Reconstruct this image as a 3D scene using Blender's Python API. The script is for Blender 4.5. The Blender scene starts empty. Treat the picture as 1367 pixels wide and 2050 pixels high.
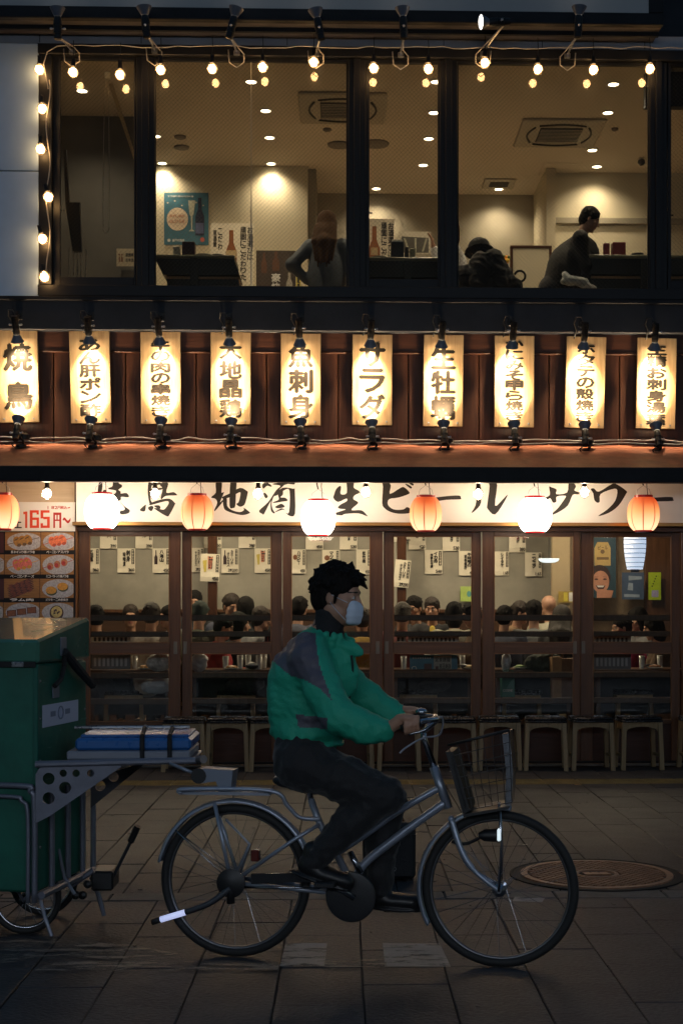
import bpy, math, random
import numpy as np
from mathutils import Vector, Matrix
from mathutils.geometry import tessellate_polygon
R = math.radians
random.seed(7)
scn = bpy.context.scene
C = scn.collection

# ------------------------------------------------------------------ camera, world, exposure
TH = R(1.7); F = 2900.0; CX = 686 + F*math.tan(TH); CY = 1213.0; EYE = 1.57
cam_d = bpy.data.cameras.new('camera'); cam = bpy.data.objects.new('camera', cam_d); C.objects.link(cam)
cam.location = (0, 0, EYE); cam.rotation_euler = (R(90), 0, -TH)
cam_d.sensor_fit = 'VERTICAL'; cam_d.sensor_height = 36; cam_d.lens = F/2050*36
cam_d.shift_x = -(CX-683.5)/2050; cam_d.shift_y = (CY-1025)/2050
cam_d.clip_start = 0.1; cam_d.clip_end = 800
cam_d.dof.use_dof = False
scn.camera = cam
world = bpy.data.worlds.new('World'); scn.world = world; world.use_nodes = True
wn = world.node_tree; bg = wn.nodes['Background']
sky = wn.nodes.new('ShaderNodeTexSky'); sky.sky_type = 'NISHITA'; sky.sun_disc = False
sky.sun_elevation = R(5.5); sky.sun_rotation = R(10); sky.air_density = 1.6; sky.dust_density = 2.0; sky.ozone_density = 4.0
wn.links.new(sky.outputs[0], bg.inputs[0]); bg.inputs[1].default_value = 0.15
scn.view_settings.view_transform = 'Standard'; scn.view_settings.look = 'None'
scn.view_settings.gamma = 1.0; scn.view_settings.exposure = 0.0
cy_ = scn.cycles
cy_.use_denoising = True; cy_.max_bounces = 7; cy_.diffuse_bounces = 3; cy_.glossy_bounces = 3
cy_.transparent_max_bounces = 14; cy_.sample_clamp_indirect = 4.0; cy_.caustics_reflective = False; cy_.caustics_refractive = False
cy_.use_light_tree = True

# ------------------------------------------------------------------ photograph pixel -> point in the place
def ray(px, py):
    a = (px-CX)/F; b = (CY-py)/F
    return Vector((math.sin(TH)+a*math.cos(TH), math.cos(TH)-a*math.sin(TH), b))
def PY(px, py, Y):
    d = ray(px, py); t = Y/d.y
    return Vector((d.x*t, Y, EYE+d.z*t))
def PG(px, py, Z=0.0):
    d = ray(px, py); t = (Z-EYE)/d.z
    return Vector((d.x*t, d.y*t, Z))
def XY(px, Y): return PY(px, CY, Y).x
def ZY(py, Y): return PY(700, py, Y).z

# ------------------------------------------------------------------ mesh helper
class MB:
    def __init__(s): s.v = []; s.f = []; s.m = []; s.mi = 0
    def add(s, vs, fs):
        o = len(s.v); s.v += [tuple(p) for p in vs]
        for f in fs: s.f.append([i+o for i in f]); s.m.append(s.mi)
        return s
    def box(s, x0, x1, y0, y1, z0, z1, bev=0.0, M=None):
        if x0 > x1: x0, x1 = x1, x0
        if y0 > y1: y0, y1 = y1, y0
        if z0 > z1: z0, z1 = z1, z0
        b = min(bev, (x1-x0)*.45, (y1-y0)*.45, (z1-z0)*.45)
        if b <= 0:
            vs = [Vector((x, y, z)) for z in (z0, z1) for y in (y0, y1) for x in (x0, x1)]
            fs = [(0,2,3,1),(4,5,7,6),(0,1,5,4),(2,6,7,3),(0,4,6,2),(1,3,7,5)]
        else:
            vs = []; idx = {}
            for sx in (0,1):
                for sy in (0,1):
                    for sz in (0,1):
                        X = x1 if sx else x0; Y = y1 if sy else y0; Z = z1 if sz else z0
                        dx = -b if sx else b; dy = -b if sy else b; dz = -b if sz else b
                        for k, p in enumerate(((X, Y+dy, Z+dz), (X+dx, Y, Z+dz), (X+dx, Y+dy, Z))):
                            idx[(sx,sy,sz,k)] = len(vs); vs.append(Vector(p))
            g = lambda a,b_,c,k: idx[(a,b_,c,k)]
            fs = []
            for t in (0,1):
                q = [g(t,0,0,0), g(t,1,0,0), g(t,1,1,0), g(t,0,1,0)]; fs.append(q if t else q[::-1])
                q = [g(0,t,0,1), g(1,t,0,1), g(1,t,1,1), g(0,t,1,1)]; fs.append(q[::-1] if t else q)
                q = [g(0,0,t,2), g(1,0,t,2), g(1,1,t,2), g(0,1,t,2)]; fs.append(q if t else q[::-1])
            for a in (0,1):
                for c in (0,1):
                    q = [g(0,a,c,1), g(1,a,c,1), g(1,a,c,2), g(0,a,c,2)]; fs.append(q if (a==c) == False else q[::-1])
                    q = [g(a,0,c,0), g(a,1,c,0), g(a,1,c,2), g(a,0,c,2)]; fs.append(q[::-1] if (a==c) == False else q)
                    q = [g(a,c,0,0), g(a,c,1,0), g(a,c,1,1), g(a,c,0,1)]; fs.append(q if (a==c) == False else q[::-1])
                    for d in (0,1): fs.append([g(a,c,d,0), g(a,c,d,1), g(a,c,d,2)] if (a+c+d)%2 else [g(a,c,d,2), g(a,c,d,1), g(a,c,d,0)])
        if M is not None: vs = [M @ p for p in vs]
        return s.add(vs, fs)
    def tube(s, pts, r, n=8, cap=True, closed=False):
        pts = [Vector(p) for p in pts]; m = len(pts)
        rs = r if isinstance(r, (list, tuple)) else [r]*m
        vs = []; up = None
        for i, p in enumerate(pts):
            if closed: t = pts[(i+1) % m]-pts[i-1]
            else: t = pts[min(i+1, m-1)]-pts[max(i-1, 0)]
            if t.length < 1e-9: t = Vector((0,0,1))
            t.normalize()
            if up is None:
                up = Vector((0,0,1)) if abs(t.z) < .9 else Vector((1,0,0))
            a = t.cross(up)
            if a.length < 1e-4: a = t.cross(Vector((0.3,1,0.2)))
            a.normalize(); up = a.cross(t); up.normalize()
            for k in range(n):
                an = 2*math.pi*(k+.5)/n; vs.append(p+(a*math.cos(an)+up*math.sin(an))*rs[i])
        fs = []
        for i in range(m if closed else m-1):
            j = (i+1) % m
            for k in range(n):
                l = (k+1) % n; fs.append((i*n+k, i*n+l, j*n+l, j*n+k))
        if cap and not closed: fs.append(tuple(range(n-1, -1, -1))); fs.append(tuple((m-1)*n+k for k in range(n)))
        return s.add(vs, fs)
    def lathe(s, prof, c=(0,0,0), n=16, M=None, cap=True):
        """prof: (radius, z) list; axis z, moved by M or to c"""
        vs = []; c = Vector(c)
        for r, z in prof:
            for k in range(n):
                a = 2*math.pi*k/n; p = Vector((r*math.cos(a), r*math.sin(a), z))
                vs.append((M @ p) if M is not None else p+c)
        fs = []
        for i in range(len(prof)-1):
            for k in range(n):
                l = (k+1) % n; fs.append((i*n+k, i*n+l, (i+1)*n+l, (i+1)*n+k))
        if cap:
            if prof[0][0] > 1e-6: fs.append(tuple(range(n-1, -1, -1)))
            if prof[-1][0] > 1e-6: fs.append(tuple((len(prof)-1)*n+k for k in range(n)))
        return s.add(vs, fs)
    def sphere(s, c, r, n=12, m=8, M=None):
        prof = [(max(1e-5, math.sin(math.pi*i/m)), -math.cos(math.pi*i/m)) for i in range(m+1)]
        if isinstance(r, (int, float)): r = (r, r, r)
        T = Matrix.Translation(Vector(c)) @ Matrix.Diagonal((r[0], r[1], r[2], 1))
        if M is not None: T = M @ T
        return s.lathe(prof, n=n, M=T, cap=False)
    def prism(s, pts2, fn, d0, d1, front_only=False):
        """pts2: outline in 2D, fn(u, v, d) -> 3D point"""
        n = len(pts2)
        tri = tessellate_polygon([[Vector((p[0], p[1], 0)) for p in pts2]])
        vs = [fn(p[0], p[1], d0) for p in pts2]; fs = [tuple(t) for t in tri]
        if not front_only:
            vs += [fn(p[0], p[1], d1) for p in pts2]
            fs += [tuple(n+i for i in reversed(t)) for t in tri]
            fs += [(i, (i+1) % n, n+(i+1) % n, n+i) for i in range(n)]
        return s.add(vs, fs)
    def torus(s, c, Rr, r, M=None, n=40, k=8, a0=0, a1=2*math.pi):
        full = abs(a1-a0-2*math.pi) < 1e-6
        M = M or Matrix.Identity(4); m = n if full else n+1
        pts = [M @ Vector((Rr*math.cos(a0+(a1-a0)*i/n), Rr*math.sin(a0+(a1-a0)*i/n), 0)) + Vector(c) for i in range(m)]
        return s.tube(pts, r, n=k, closed=full)
    def mesh(s, name, smooth=False, fix=True):
        me = bpy.data.meshes.new(name); me.from_pydata(s.v, [], s.f)
        me.polygons.foreach_set('material_index', s.m)
        if smooth: me.polygons.foreach_set('use_smooth', [True]*len(s.f))
        me.update()
        if fix:
            import bmesh
            bm = bmesh.new(); bm.from_mesh(me); bmesh.ops.recalc_face_normals(bm, faces=bm.faces); bm.to_mesh(me); bm.free()
        return me

WORLD = {}          # world matrix of things built here
def link(o, parent=None):
    C.objects.link(o)
    if parent is not None:
        o.parent = parent; o.matrix_parent_inverse = WORLD.get(parent.name, Matrix.Identity(4)).inverted()
    return o
def obj(name, mb, mats, parent=None, smooth=False, label=None, auto=None):
    me = mb if isinstance(mb, bpy.types.Mesh) else mb.mesh(name, smooth)
    o = bpy.data.objects.new(name, me)
    if not me.materials:
        for m in (mats if isinstance(mats, (list, tuple)) else [mats]): me.materials.append(m)
    link(o, parent)
    if label: o['label'] = label
    if auto: 
        me.polygons.foreach_set('use_smooth', [True]*len(me.polygons)); me.set_sharp_from_angle(angle=R(auto))
    return o
def tag(o, label=None, cat=None, group=None, kind=None):
    if label: o['label'] = label
    if cat: o['category'] = cat
    if group: o['group'] = group
    if kind: o['kind'] = kind
    return o
def thing(name, label, cat, loc=(0,0,0), rotz=0, group=None):
    o = bpy.data.objects.new(name, None); o.empty_display_size = .1; C.objects.link(o)
    o.location = loc; o.rotation_euler = (0, 0, rotz)
    WORLD[o.name] = Matrix.Translation(Vector(loc)) @ Matrix.Rotation(rotz, 4, 'Z')
    return tag(o, label, cat, group)
KIDS = {}
def dup(o, loc=None, rot=None, label=None, scale=None, parent=None):
    c = o.copy(); C.objects.link(c)
    if parent is not None: c.parent = parent
    if loc is not None: c.location = loc
    if rot is not None: c.rotation_euler = rot
    if scale is not None: c.scale = scale
    if label: c['label'] = label
    for ch in list(o.children): dup(ch, parent=c)
    return c

# ------------------------------------------------------------------ materials
MATS = {}
def mat(name, col, rough=.6, metal=0., var=0., vscale=8., bump=0., bscale=40., col2=None, stretch=None, spec=.5, coat=0., sheen=0.):
    if name in MATS: return MATS[name]
    m = bpy.data.materials.new(name); m.use_nodes = True; nt = m.node_tree; b = nt.nodes['Principled BSDF']
    b.inputs['Base Color'].default_value = (*col, 1); b.inputs['Roughness'].default_value = rough; b.inputs['Metallic'].default_value = metal
    b.inputs['Specular IOR Level'].default_value = spec; b.inputs['Coat Weight'].default_value = coat; b.inputs['Sheen Weight'].default_value = sheen
    if var or bump or col2:
        tc = nt.nodes.new('ShaderNodeTexCoord'); mp = nt.nodes.new('ShaderNodeMapping'); nt.links.new(tc.outputs['Object'], mp.inputs[0])
        if stretch: mp.inputs['Scale'].default_value = stretch
        if var or col2:
            n = nt.nodes.new('ShaderNodeTexNoise'); n.inputs['Scale'].default_value = vscale; n.inputs['Detail'].default_value = 6; n.inputs['Roughness'].default_value = .65
            nt.links.new(mp.outputs[0], n.inputs['Vector'])
            oi = nt.nodes.new('ShaderNodeObjectInfo'); ad = nt.nodes.new('ShaderNodeVectorMath'); ad.operation = 'ADD'
            ml = nt.nodes.new('ShaderNodeMath'); ml.operation = 'MULTIPLY'; ml.inputs[1].default_value = 37.0
            nt.links.new(oi.outputs['Random'], ml.inputs[0]); nt.links.new(mp.outputs[0], ad.inputs[0]); nt.links.new(ml.outputs[0], ad.inputs[1])
            nt.links.new(ad.outputs[0], n.inputs['Vector'])
            cr = nt.nodes.new('ShaderNodeValToRGB'); cr.color_ramp.elements[0].position = .32; cr.color_ramp.elements[1].position = .68
            c2 = col2 or tuple(min(1, c*(1+var)) for c in col); c1 = col if col2 else tuple(c*(1-var) for c in col)
            cr.color_ramp.elements[0].color = (*c1, 1); cr.color_ramp.elements[1].color = (*c2, 1)
            nt.links.new(n.outputs[0], cr.inputs[0]); nt.links.new(cr.outputs[0], b.inputs['Base Color'])
        if bump:
            n2 = nt.nodes.new('ShaderNodeTexNoise'); n2.inputs['Scale'].default_value = bscale; n2.inputs['Detail'].default_value = 5
            nt.links.new(mp.outputs[0], n2.inputs['Vector'])
            bp = nt.nodes.new('ShaderNodeBump'); bp.inputs['Strength'].default_value = bump; bp.inputs['Distance'].default_value = .01
            nt.links.new(n2.outputs[0], bp.inputs['Height']); nt.links.new(bp.outputs[0], b.inputs['Normal'])
            rr = nt.nodes.new('ShaderNodeMapRange'); rr.inputs[3].default_value = max(0, rough-.12); rr.inputs[4].default_value = min(1, rough+.12)
            nt.links.new(n2.outputs[0], rr.inputs[0]); nt.links.new(rr.outputs[0], b.inputs['Roughness'])
    MATS[name] = m; return m
def emis(name, col, strength, base=(.8,.8,.8)):
    if name in MATS: return MATS[name]
    m = bpy.data.materials.new(name); m.use_nodes = True; b = m.node_tree.nodes['Principled BSDF']
    b.inputs['Base Color'].default_value = (*base, 1); b.inputs['Roughness'].default_value = .5
    b.inputs['Emission Color'].default_value = (*col, 1); b.inputs['Emission Strength'].default_value = strength
    MATS[name] = m; return m
def glass(name, tint=(.93,.95,.93), wire=False, boost=1.0, smudge=.0):
    m = bpy.data.materials.new(name); m.use_nodes = True; nt = m.node_tree
    for n in list(nt.nodes):
        if n.type != 'OUTPUT_MATERIAL': nt.nodes.remove(n)
    out = nt.nodes['Material Output']
    tr = nt.nodes.new('ShaderNodeBsdfTransparent'); tr.inputs[0].default_value = (*tint, 1)
    gl = nt.nodes.new('ShaderNodeBsdfGlossy'); gl.inputs['Roughness'].default_value = .015; gl.inputs[0].default_value = (.9*boost, .9*boost, .9*boost, 1)
    fr = nt.nodes.new('ShaderNodeFresnel'); fr.inputs[0].default_value = 1.5
    mx = nt.nodes.new('ShaderNodeMixShader'); nt.links.new(fr.outputs[0], mx.inputs[0]); nt.links.new(tr.outputs[0], mx.inputs[1]); nt.links.new(gl.outputs[0], mx.inputs[2])
    last = mx
    tc = nt.nodes.new('ShaderNodeTexCoord')
    # dust film on the pane
    df = nt.nodes.new('ShaderNodeBsdfDiffuse'); df.inputs[0].default_value = (.6,.6,.58,1)
    ns = nt.nodes.new('ShaderNodeTexNoise'); ns.inputs['Scale'].default_value = 3; ns.inputs['Detail'].default_value = 8; nt.links.new(tc.outputs['Object'], ns.inputs['Vector'])
    mr = nt.nodes.new('ShaderNodeMapRange'); mr.inputs[1].default_value = .35; mr.inputs[2].default_value = .8; mr.inputs[3].default_value = .0; mr.inputs[4].default_value = .008+smudge
    nt.links.new(ns.outputs[0], mr.inputs[0])
    m2 = nt.nodes.new('ShaderNodeMixShader'); nt.links.new(mr.outputs[0], m2.inputs[0]); nt.links.new(last.outputs[0], m2.inputs[1]); nt.links.new(df.outputs[0], m2.inputs[2]); last = m2
    if wire:
        sx = nt.nodes.new('ShaderNodeSeparateXYZ'); nt.links.new(tc.outputs['Object'], sx.inputs[0])
        prev = None
        for sg in (1, -1):
            a = nt.nodes.new('ShaderNodeMath'); a.operation = 'MULTIPLY_ADD'; a.inputs[1].default_value = sg; nt.links.new(sx.outputs['Z'], a.inputs[0]); nt.links.new(sx.outputs['X'], a.inputs[2])
            b = nt.nodes.new('ShaderNodeMath'); b.operation = 'PINGPONG'; b.inputs[1].default_value = .021; nt.links.new(a.outputs[0], b.inputs[0])
            c = nt.nodes.new('ShaderNodeMath'); c.operation = 'LESS_THAN'; c.inputs[1].default_value = .0007; nt.links.new(b.outputs[0], c.inputs[0])
            if prev is not None:
                d = nt.nodes.new('ShaderNodeMath'); d.operation = 'MAXIMUM'; nt.links.new(prev.outputs[0], d.inputs[0]); nt.links.new(c.outputs[0], d.inputs[1]); c = d
            prev = c
        wd = nt.nodes.new('ShaderNodeBsdfPrincipled'); wd.inputs['Base Color'].default_value = (.05,.045,.035,1); wd.inputs['Metallic'].default_value = .0; wd.inputs['Roughness'].default_value = .4
        m3 = nt.nodes.new('ShaderNodeMixShader'); nt.links.new(prev.outputs[0], m3.inputs[0]); nt.links.new(last.outputs[0], m3.inputs[1]); nt.links.new(wd.outputs[0], m3.inputs[2]); last = m3
    nt.links.new(last.outputs[0], out.inputs[0])
    return m
def wood(name, col, col2, rough=.45, axis='Z', scale=1.0, bump=.25, spec=.35):
    st = {'Z': (9*scale, 9*scale, .7*scale), 'X': (.7*scale, 9*scale, 9*scale)}[axis]
    return mat(name, col, rough, col2=col2, vscale=3.0, bump=bump, bscale=6, stretch=st, spec=spec)

m_black = mat('black_paint', (.010,.010,.012), .6, var=.3, vscale=3, bump=.05, bscale=25, spec=.25)
m_blackmetal = mat('black_metal', (.009,.009,.010), .45, metal=.0, bump=.03, bscale=60, spec=.3)
m_navy = mat('dark_navy_panel', (.013,.015,.021), .6, var=.3, vscale=2.2, bump=.12, bscale=12, spec=.3)
m_brown = wood('brown_stained_wood', (.036,.011,.0035), (.074,.024,.008), .5)
m_brownx = wood('brown_stained_wood_beam', (.036,.011,.004), (.068,.022,.008), .5, 'X')
m_door = wood('door_wood', (.075,.033,.015), (.120,.054,.025), .40)
m_doorx = wood('door_wood_rail', (.075,.033,.015), (.120,.054,.025), .40, 'X')
m_board = wood('pale_signboard_wood', (.40,.24,.11), (.56,.38,.19), .5, bump=.2)
m_ink = mat('sign_ink', (.012,.009,.007), .6)
m_white = mat('white_signboard', (.88,.86,.82), .45, var=.04, vscale=2)
m_copper = mat('red_brown_roof_sheet', (.30,.105,.055), .5, var=.35, vscale=5, bump=.25, bscale=14)
m_gold = mat('brass_trim', (.35,.17,.05), .32, metal=.8)
m_cable = mat('pale_cable', (.42,.38,.33), .5)
m_dcable = mat('dark_cable', (.03,.03,.03), .5)
m_steel = mat('brushed_steel', (.35,.36,.38), .3, metal=.9, bump=.05, bscale=80)
m_alum = mat('pale_blue_cladding', (.40,.54,.72), .42, metal=.25, var=.08, vscale=1.5)
m_greyp = mat('grey_strip_cladding', (.30,.31,.34), .5, var=.12, vscale=2)
g_upper = glass('wired_window_glass', (.86,.85,.80), wire=True, boost=1.0)
g_door = glass('door_glass', (.94,.95,.92), boost=1.0, smudge=.004)

# ------------------------------------------------------------------ glyphs
GL = {}
def glyph(ch):
    if ch in GL: return GL[ch]
    c = bpy.data.curves.new('g', 'FONT'); c.body = ch; c.resolution_u = 2; c.size = 1.0
    o = bpy.data.objects.new('g', c)
    C.objects.link(o); dg = bpy.context.evaluated_depsgraph_get()
    me = bpy.data.meshes.new_from_object(o.evaluated_get(dg))
    v = [(p.co.x, p.co.y) for p in me.vertices]; f = [tuple(p.vertices) for p in me.polygons]
    bpy.data.meshes.remove(me); C.objects.unlink(o); bpy.data.objects.remove(o); bpy.data.curves.remove(c)
    GL[ch] = (v, f); return GL[ch]
def put_glyph(mb, ch, x0, x1, y0, y1, fn, bold=.03, d=0.0, fit=True, shear=0.0):
    """glyph ch into the rectangle, fn(u, v, d) -> 3D"""
    v, f = glyph(ch)
    if not v: return
    xs = [p[0] for p in v]; ys = [p[1] for p in v]
    if fit and ch not in 'ー一、・ 。～〜-':
        a0, a1, b0, b1 = min(xs), max(xs), min(ys), max(ys)
    else: a0, a1, b0, b1 = .0, 1.0, -.12, .88
    sx = (x1-x0)/max(a1-a0, 1e-6); sy = (y1-y0)/max(b1-b0, 1e-6)
    w = x1-x0
    if abs(w) > 1e-9 and ch in '1Il|': 
        sx = (y1-y0)/max(b1-b0, 1e-6)*(1 if x1 > x0 else -1)
    offs = [(0,0),(bold,0),(-bold,0),(0,bold*.7),(0,-bold*.7)] if bold else [(0,0)]
    for k, (ox, oy) in enumerate(offs):
        mb.add([fn(x0+(p[0]-a0)*sx+ox*abs(w)+shear*(p[1]-b0)*sx, y0+(p[1]-b0)*sy+oy*abs(w), d+k*.00025) for p in v], f)
def vtext(mb, s, xc, w, ytop, ybot, fn, bold=.03, gap=.12, d=0.0):
    """characters one under another; y grows downwards between ytop and ybot as given"""
    n = len(s); st = (ybot-ytop)/n
    for i, ch in enumerate(s):
        a = ytop+st*i+st*gap/2; b = ytop+st*(i+1)-st*gap/2
        if ch == 'ー': a2, b2 = a, b; mb.add([fn(xc-w*.08, a, d), fn(xc+w*.08, a, d), fn(xc+w*.08, b, d), fn(xc-w*.08, b, d)], [(0,1,2,3)]); continue
        put_glyph(mb, ch, xc-w/2, xc+w/2, b, a, fn, bold, d)
def htext(mb, s, x0, x1, ybot, ytop, fn, bold=.03, gap=.1, d=0.0):
    n = len(s)
    if not n: return
    st = (x1-x0)/n
    for i, ch in enumerate(s):
        put_glyph(mb, ch, x0+st*i+st*gap/2, x0+st*(i+1)-st*gap/2, ybot, ytop, fn, bold, d)
def catmull(pts, k=3):
    n = len(pts); out = []
    for i in range(n):
        p0, p1, p2, p3 = [Vector(pts[(i+j) % n]) for j in (-1,0,1,2)]
        for q in range(k):
            t = q/k
            out.append(tuple(.5*((2*p1)+(p2-p0)*t+(2*p0-5*p1+4*p2-p3)*t*t+(3*p1-p0-3*p2+p3)*t**3)))
    return out
def spot(parent, name, loc, target, power, col, cone, blend=.6, rad=.02):
    l = bpy.data.lights.new(name, 'SPOT'); l.energy = power; l.color = col; l.spot_size = R(cone); l.spot_blend = blend; l.shadow_soft_size = rad
    o = bpy.data.objects.new(name, l); link(o, parent)
    d = Vector(target)-Vector(loc); o.rotation_euler = d.to_track_quat('-Z', 'Y').to_euler(); o.location = loc
    return o
ORD = ['first','second','third','fourth','fifth','sixth','seventh','eighth','ninth','tenth','eleventh','twelfth','thirteenth','fourteenth','fifteenth','sixteenth','seventeenth','eighteenth']
# ================================================================== GROUND
m_paver = mat('sidewalk_paver', (.025,.025,.027), .60, col2=(.062,.059,.058), vscale=2.2, bump=.6, bscale=55, spec=.28)
m_slab = mat('street_slab', (.025,.026,.031), .58, col2=(.056,.056,.062), vscale=2.6, bump=.7, bscale=45, spec=.35)
m_joint = mat('dark_joint_mortar', (.012,.011,.010), .8)
m_kerb = mat('kerb_granite', (.085,.082,.076), .7, var=.3, vscale=9, bump=.3, bscale=70)
m_tact = mat('worn_yellow_tactile', (.19,.135,.04), .6, var=.35, vscale=6, bump=.3, bscale=50)
G = MB(); G.box(-150, 150, -60, 160, -.6, -.010)
ground = obj('ground', G, m_joint); tag(ground, kind='structure')
def paved(name, pmesh, x0, x1, y0, y1, w, l, mats_, part, inview):
    root = thing(name, None, None); root['kind'] = 'structure'; del_keys = None
    st = MB(); nst = 0; cnt = 0
    col = 0; x = x0
    while x < x1-1e-6:
        y = y0 - (l/2 if col % 2 else 0)
        while y < y1-1e-6:
            ya = max(y, y0); yb = min(y+l, y1)
            if yb-ya > .05:
                cxm, cym = x+w/2, (ya+yb)/2
                dz = random.uniform(-.0025, .0025)
                if inview(cxm, cym) and cnt < 296:
                    full = abs(yb-ya-l) < 1e-6
                    o = bpy.data.objects.new(part, random.choice(pmesh)) ; o.parent = root; C.objects.link(o)
                    o.location = (cxm, cym, dz); o.scale = (1, (yb-ya)/l, 1)
                    o.rotation_euler = (random.uniform(-.003,.003), random.uniform(-.003,.003), random.uniform(-.002,.002)); cnt += 1
                else:
                    st.box(x+.004, x+w-.004, ya+.004, yb-.004, -.03, dz, .003); nst += 1
            y += l
        x += w; col += 1
    if nst: tag(obj(part+'_field', st, mats_, root), kind='stuff')
    return root
def pvmesh(name, w, l, m):
    out = []
    for k in range(4):
        b = MB(); b.box(-w/2+.0026, w/2-.0026, -l/2+.0022, l/2-.0022, -.03, 0, .003+.002*(k%2)); me = b.mesh(name); me.materials.append(m); out.append(me)
    return out
YK0, YK1 = PG(700, 1801).y, PG(700, 1786).y      # kerb strip
YT0, YT1 = 12.72, 13.08                            # tactile line
def vis(x, y, px0=-60, px1=1430):
    d = math.sin(TH)*x+math.cos(TH)*y
    if d <= 0: return False
    px = CX+F*(math.cos(TH)*x-math.sin(TH)*y)/d; py = CY+F*EYE/d
    return px0 < px < px1 and py < 2075
xo = XY(731, 5.45)
paved('street', pvmesh('slab', .356, .6, m_slab), xo-.356*24, xo+.356*24, -3.0, YK0, .356, .6, m_slab, 'slab', lambda x, y: vis(x, y))
paved('sidewalk', pvmesh('paver', .30, .6, m_paver), -6.0, 6.6, YK1, YT0, .30, .6, m_paver, 'paver', lambda x, y: vis(x, y, -20, 1390))
k = MB()
kerb = thing('kerb', None, None); kerb['kind'] = 'structure'
kb = MB(); kb.box(-.296, .296, YK0+.004, YK1-.004, -.04, .004, .006); km = kb.mesh('kerb_stone'); km.materials.append(m_kerb)
for i in range(24):
    o = bpy.data.objects.new('kerb_stone', km); o.parent = kerb; C.objects.link(o); o.location = (-7+.6*i+.05, 0, random.uniform(-.002,.003))
tl = thing('tactile_line', None, None); tl['kind'] = 'structure'
tb = MB(); tb.box(-.148, .148, YT0+.003, YT1-.003, -.03, .001, .003)
tb.mi = 0
for q in range(4):
    yc = YT0+.05+(YT1-YT0-.1)*q/3; tb.box(-.135, .135, yc-.014, yc+.014, .0012, .006, .002)
tm = tb.mesh('tactile_tile'); tm.materials.append(m_tact)
for i in range(42):
    o = bpy.data.objects.new('tactile_tile', tm); o.parent = tl; C.objects.link(o); o.location = (-6+.3*i+.15, 0, 0)
paved('frontage_paving', pvmesh('frontage_paver', .30, .6, m_paver), -6.0, 6.6, YT1, 14.05, .30, .6, m_paver, 'frontage_paver', lambda x, y: vis(x, y, -20, 1390))

# worn white paint on the slabs
def worn(name, col, thr):
    m = mat(name, col, .6, var=.2, vscale=6); nt = m.node_tree; b = nt.nodes['Principled BSDF']
    tc = nt.nodes.new('ShaderNodeTexCoord'); n = nt.nodes.new('ShaderNodeTexNoise'); n.inputs['Scale'].default_value = 14; n.inputs['Detail'].default_value = 9; n.inputs['Roughness'].default_value = .75
    mp = nt.nodes.new('ShaderNodeMapping'); mp.inputs['Scale'].default_value = (.35, 1.6, 1)
    nt.links.new(tc.outputs['Object'], mp.inputs[0]); nt.links.new(mp.outputs[0], n.inputs['Vector'])
    r = nt.nodes.new('ShaderNodeMapRange'); r.inputs[1].default_value = thr; r.inputs[2].default_value = thr+.07; r.inputs[4].default_value = .8
    nt.links.new(n.outputs[0], r.inputs[0]); nt.links.new(r.outputs[0], b.inputs['Alpha']); return m
m_wp = worn('worn_white_paint', (.34,.33,.32), .40); m_wp2 = worn('worn_faded_paint', (.24,.21,.18), .48)
mk = thing('road_marking', None, None); mk['kind'] = 'structure'
def patch(name, pts, m, z=.0045):
    b = MB(); q = [PG(x, y, z) for x, y in pts]; b.prism([(p.x, p.y) for p in q], lambda u, v, d: (u, v, z), 0, 0, True); obj(name, b, m, mk)
patch('paint_patch', [(572,1888),(655,1888),(650,1934),(560,1934)], m_wp)
patch('paint_patch', [(766,1888),(880,1889),(902,1935),(770,1935)], m_wp)
patch('paint_patch', [(650,1920),(772,1920),(774,1936),(648,1936)], m_wp2, .0075)
patch('paint_patch', [(-200,1892),(40,1882),(240,1888),(375,1912),(360,1930),(150,1915),(-200,1945)], m_wp2)
patch('paint_patch', [(120,1925),(560,1925),(556,1942),(60,1945)], m_wp2, .0075)
patch('paint_patch', [(1030,1795),(1090,1797),(1085,1806),(1025,1804)], m_wp)

# manhole cover
mh_c = PG(1193, 1752); m_iron = mat('rusty_manhole_iron', (.24,.125,.075), .5, metal=.35, var=.3, vscale=10, bump=.3, bscale=60); m_irond = mat('dark_iron', (.010,.009,.009), .8, metal=.3)
mh = thing('manhole_cover', 'large round brown iron manhole cover with a lattice pattern set in the paving', 'manhole cover', mh_c)
RO = (XY(1365, mh_c.y)-XY(1021, mh_c.y))/2
b = MB(); b.lathe([(RO, -.02), (RO, .008), (RO*.975, .009), (RO*.97, .005)], (mh_c.x, mh_c.y, 0), 72, cap=False)
b.lathe([(RO*.97, .006),(RO*.90, .006)], (mh_c.x, mh_c.y, 0), 72, cap=False); obj('outer_ring', b, m_irond, mh)
b = MB(); b.lathe([(RO*.88, 0),(RO*.875, .012),(RO*.80, .0125),(RO*.795, .004)], (mh_c.x, mh_c.y, 0), 72, cap=False)
b.lathe([(RO*.26, .006),(RO*.25, .013),(RO*.215, .013),(RO*.205, .005)], (mh_c.x, mh_c.y, 0), 40, cap=False); obj('rim', b, m_iron, mh)
b = MB(); b.lathe([(0.0001, .0035),(RO*.9, .0035)], (mh_c.x, mh_c.y, 0), 48, cap=False); obj('cover_disc', b, m_irond, mh)
b = MB(); pit = .062; nrow = int(RO/pit*2.4)
for i in range(-nrow, nrow+1):
    for j in range(-nrow, nrow+1):
        u = (i+(j % 2)*.5)*pit*.8; v = j*pit*.42; rr = math.hypot(u, v)
        if RO*.285 < rr < RO*.765:
            a = pit*.30; c2 = pit*.26
            b.prism([(u-a, v),(u-a*.35, v-c2*.55),(u+a*.35, v-c2*.55),(u+a, v),(u+a*.35, v+c2*.55),(u-a*.35, v+c2*.55)], lambda p, q, d: (mh_c.x+p, mh_c.y+q, d), .004, .0125)
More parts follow.
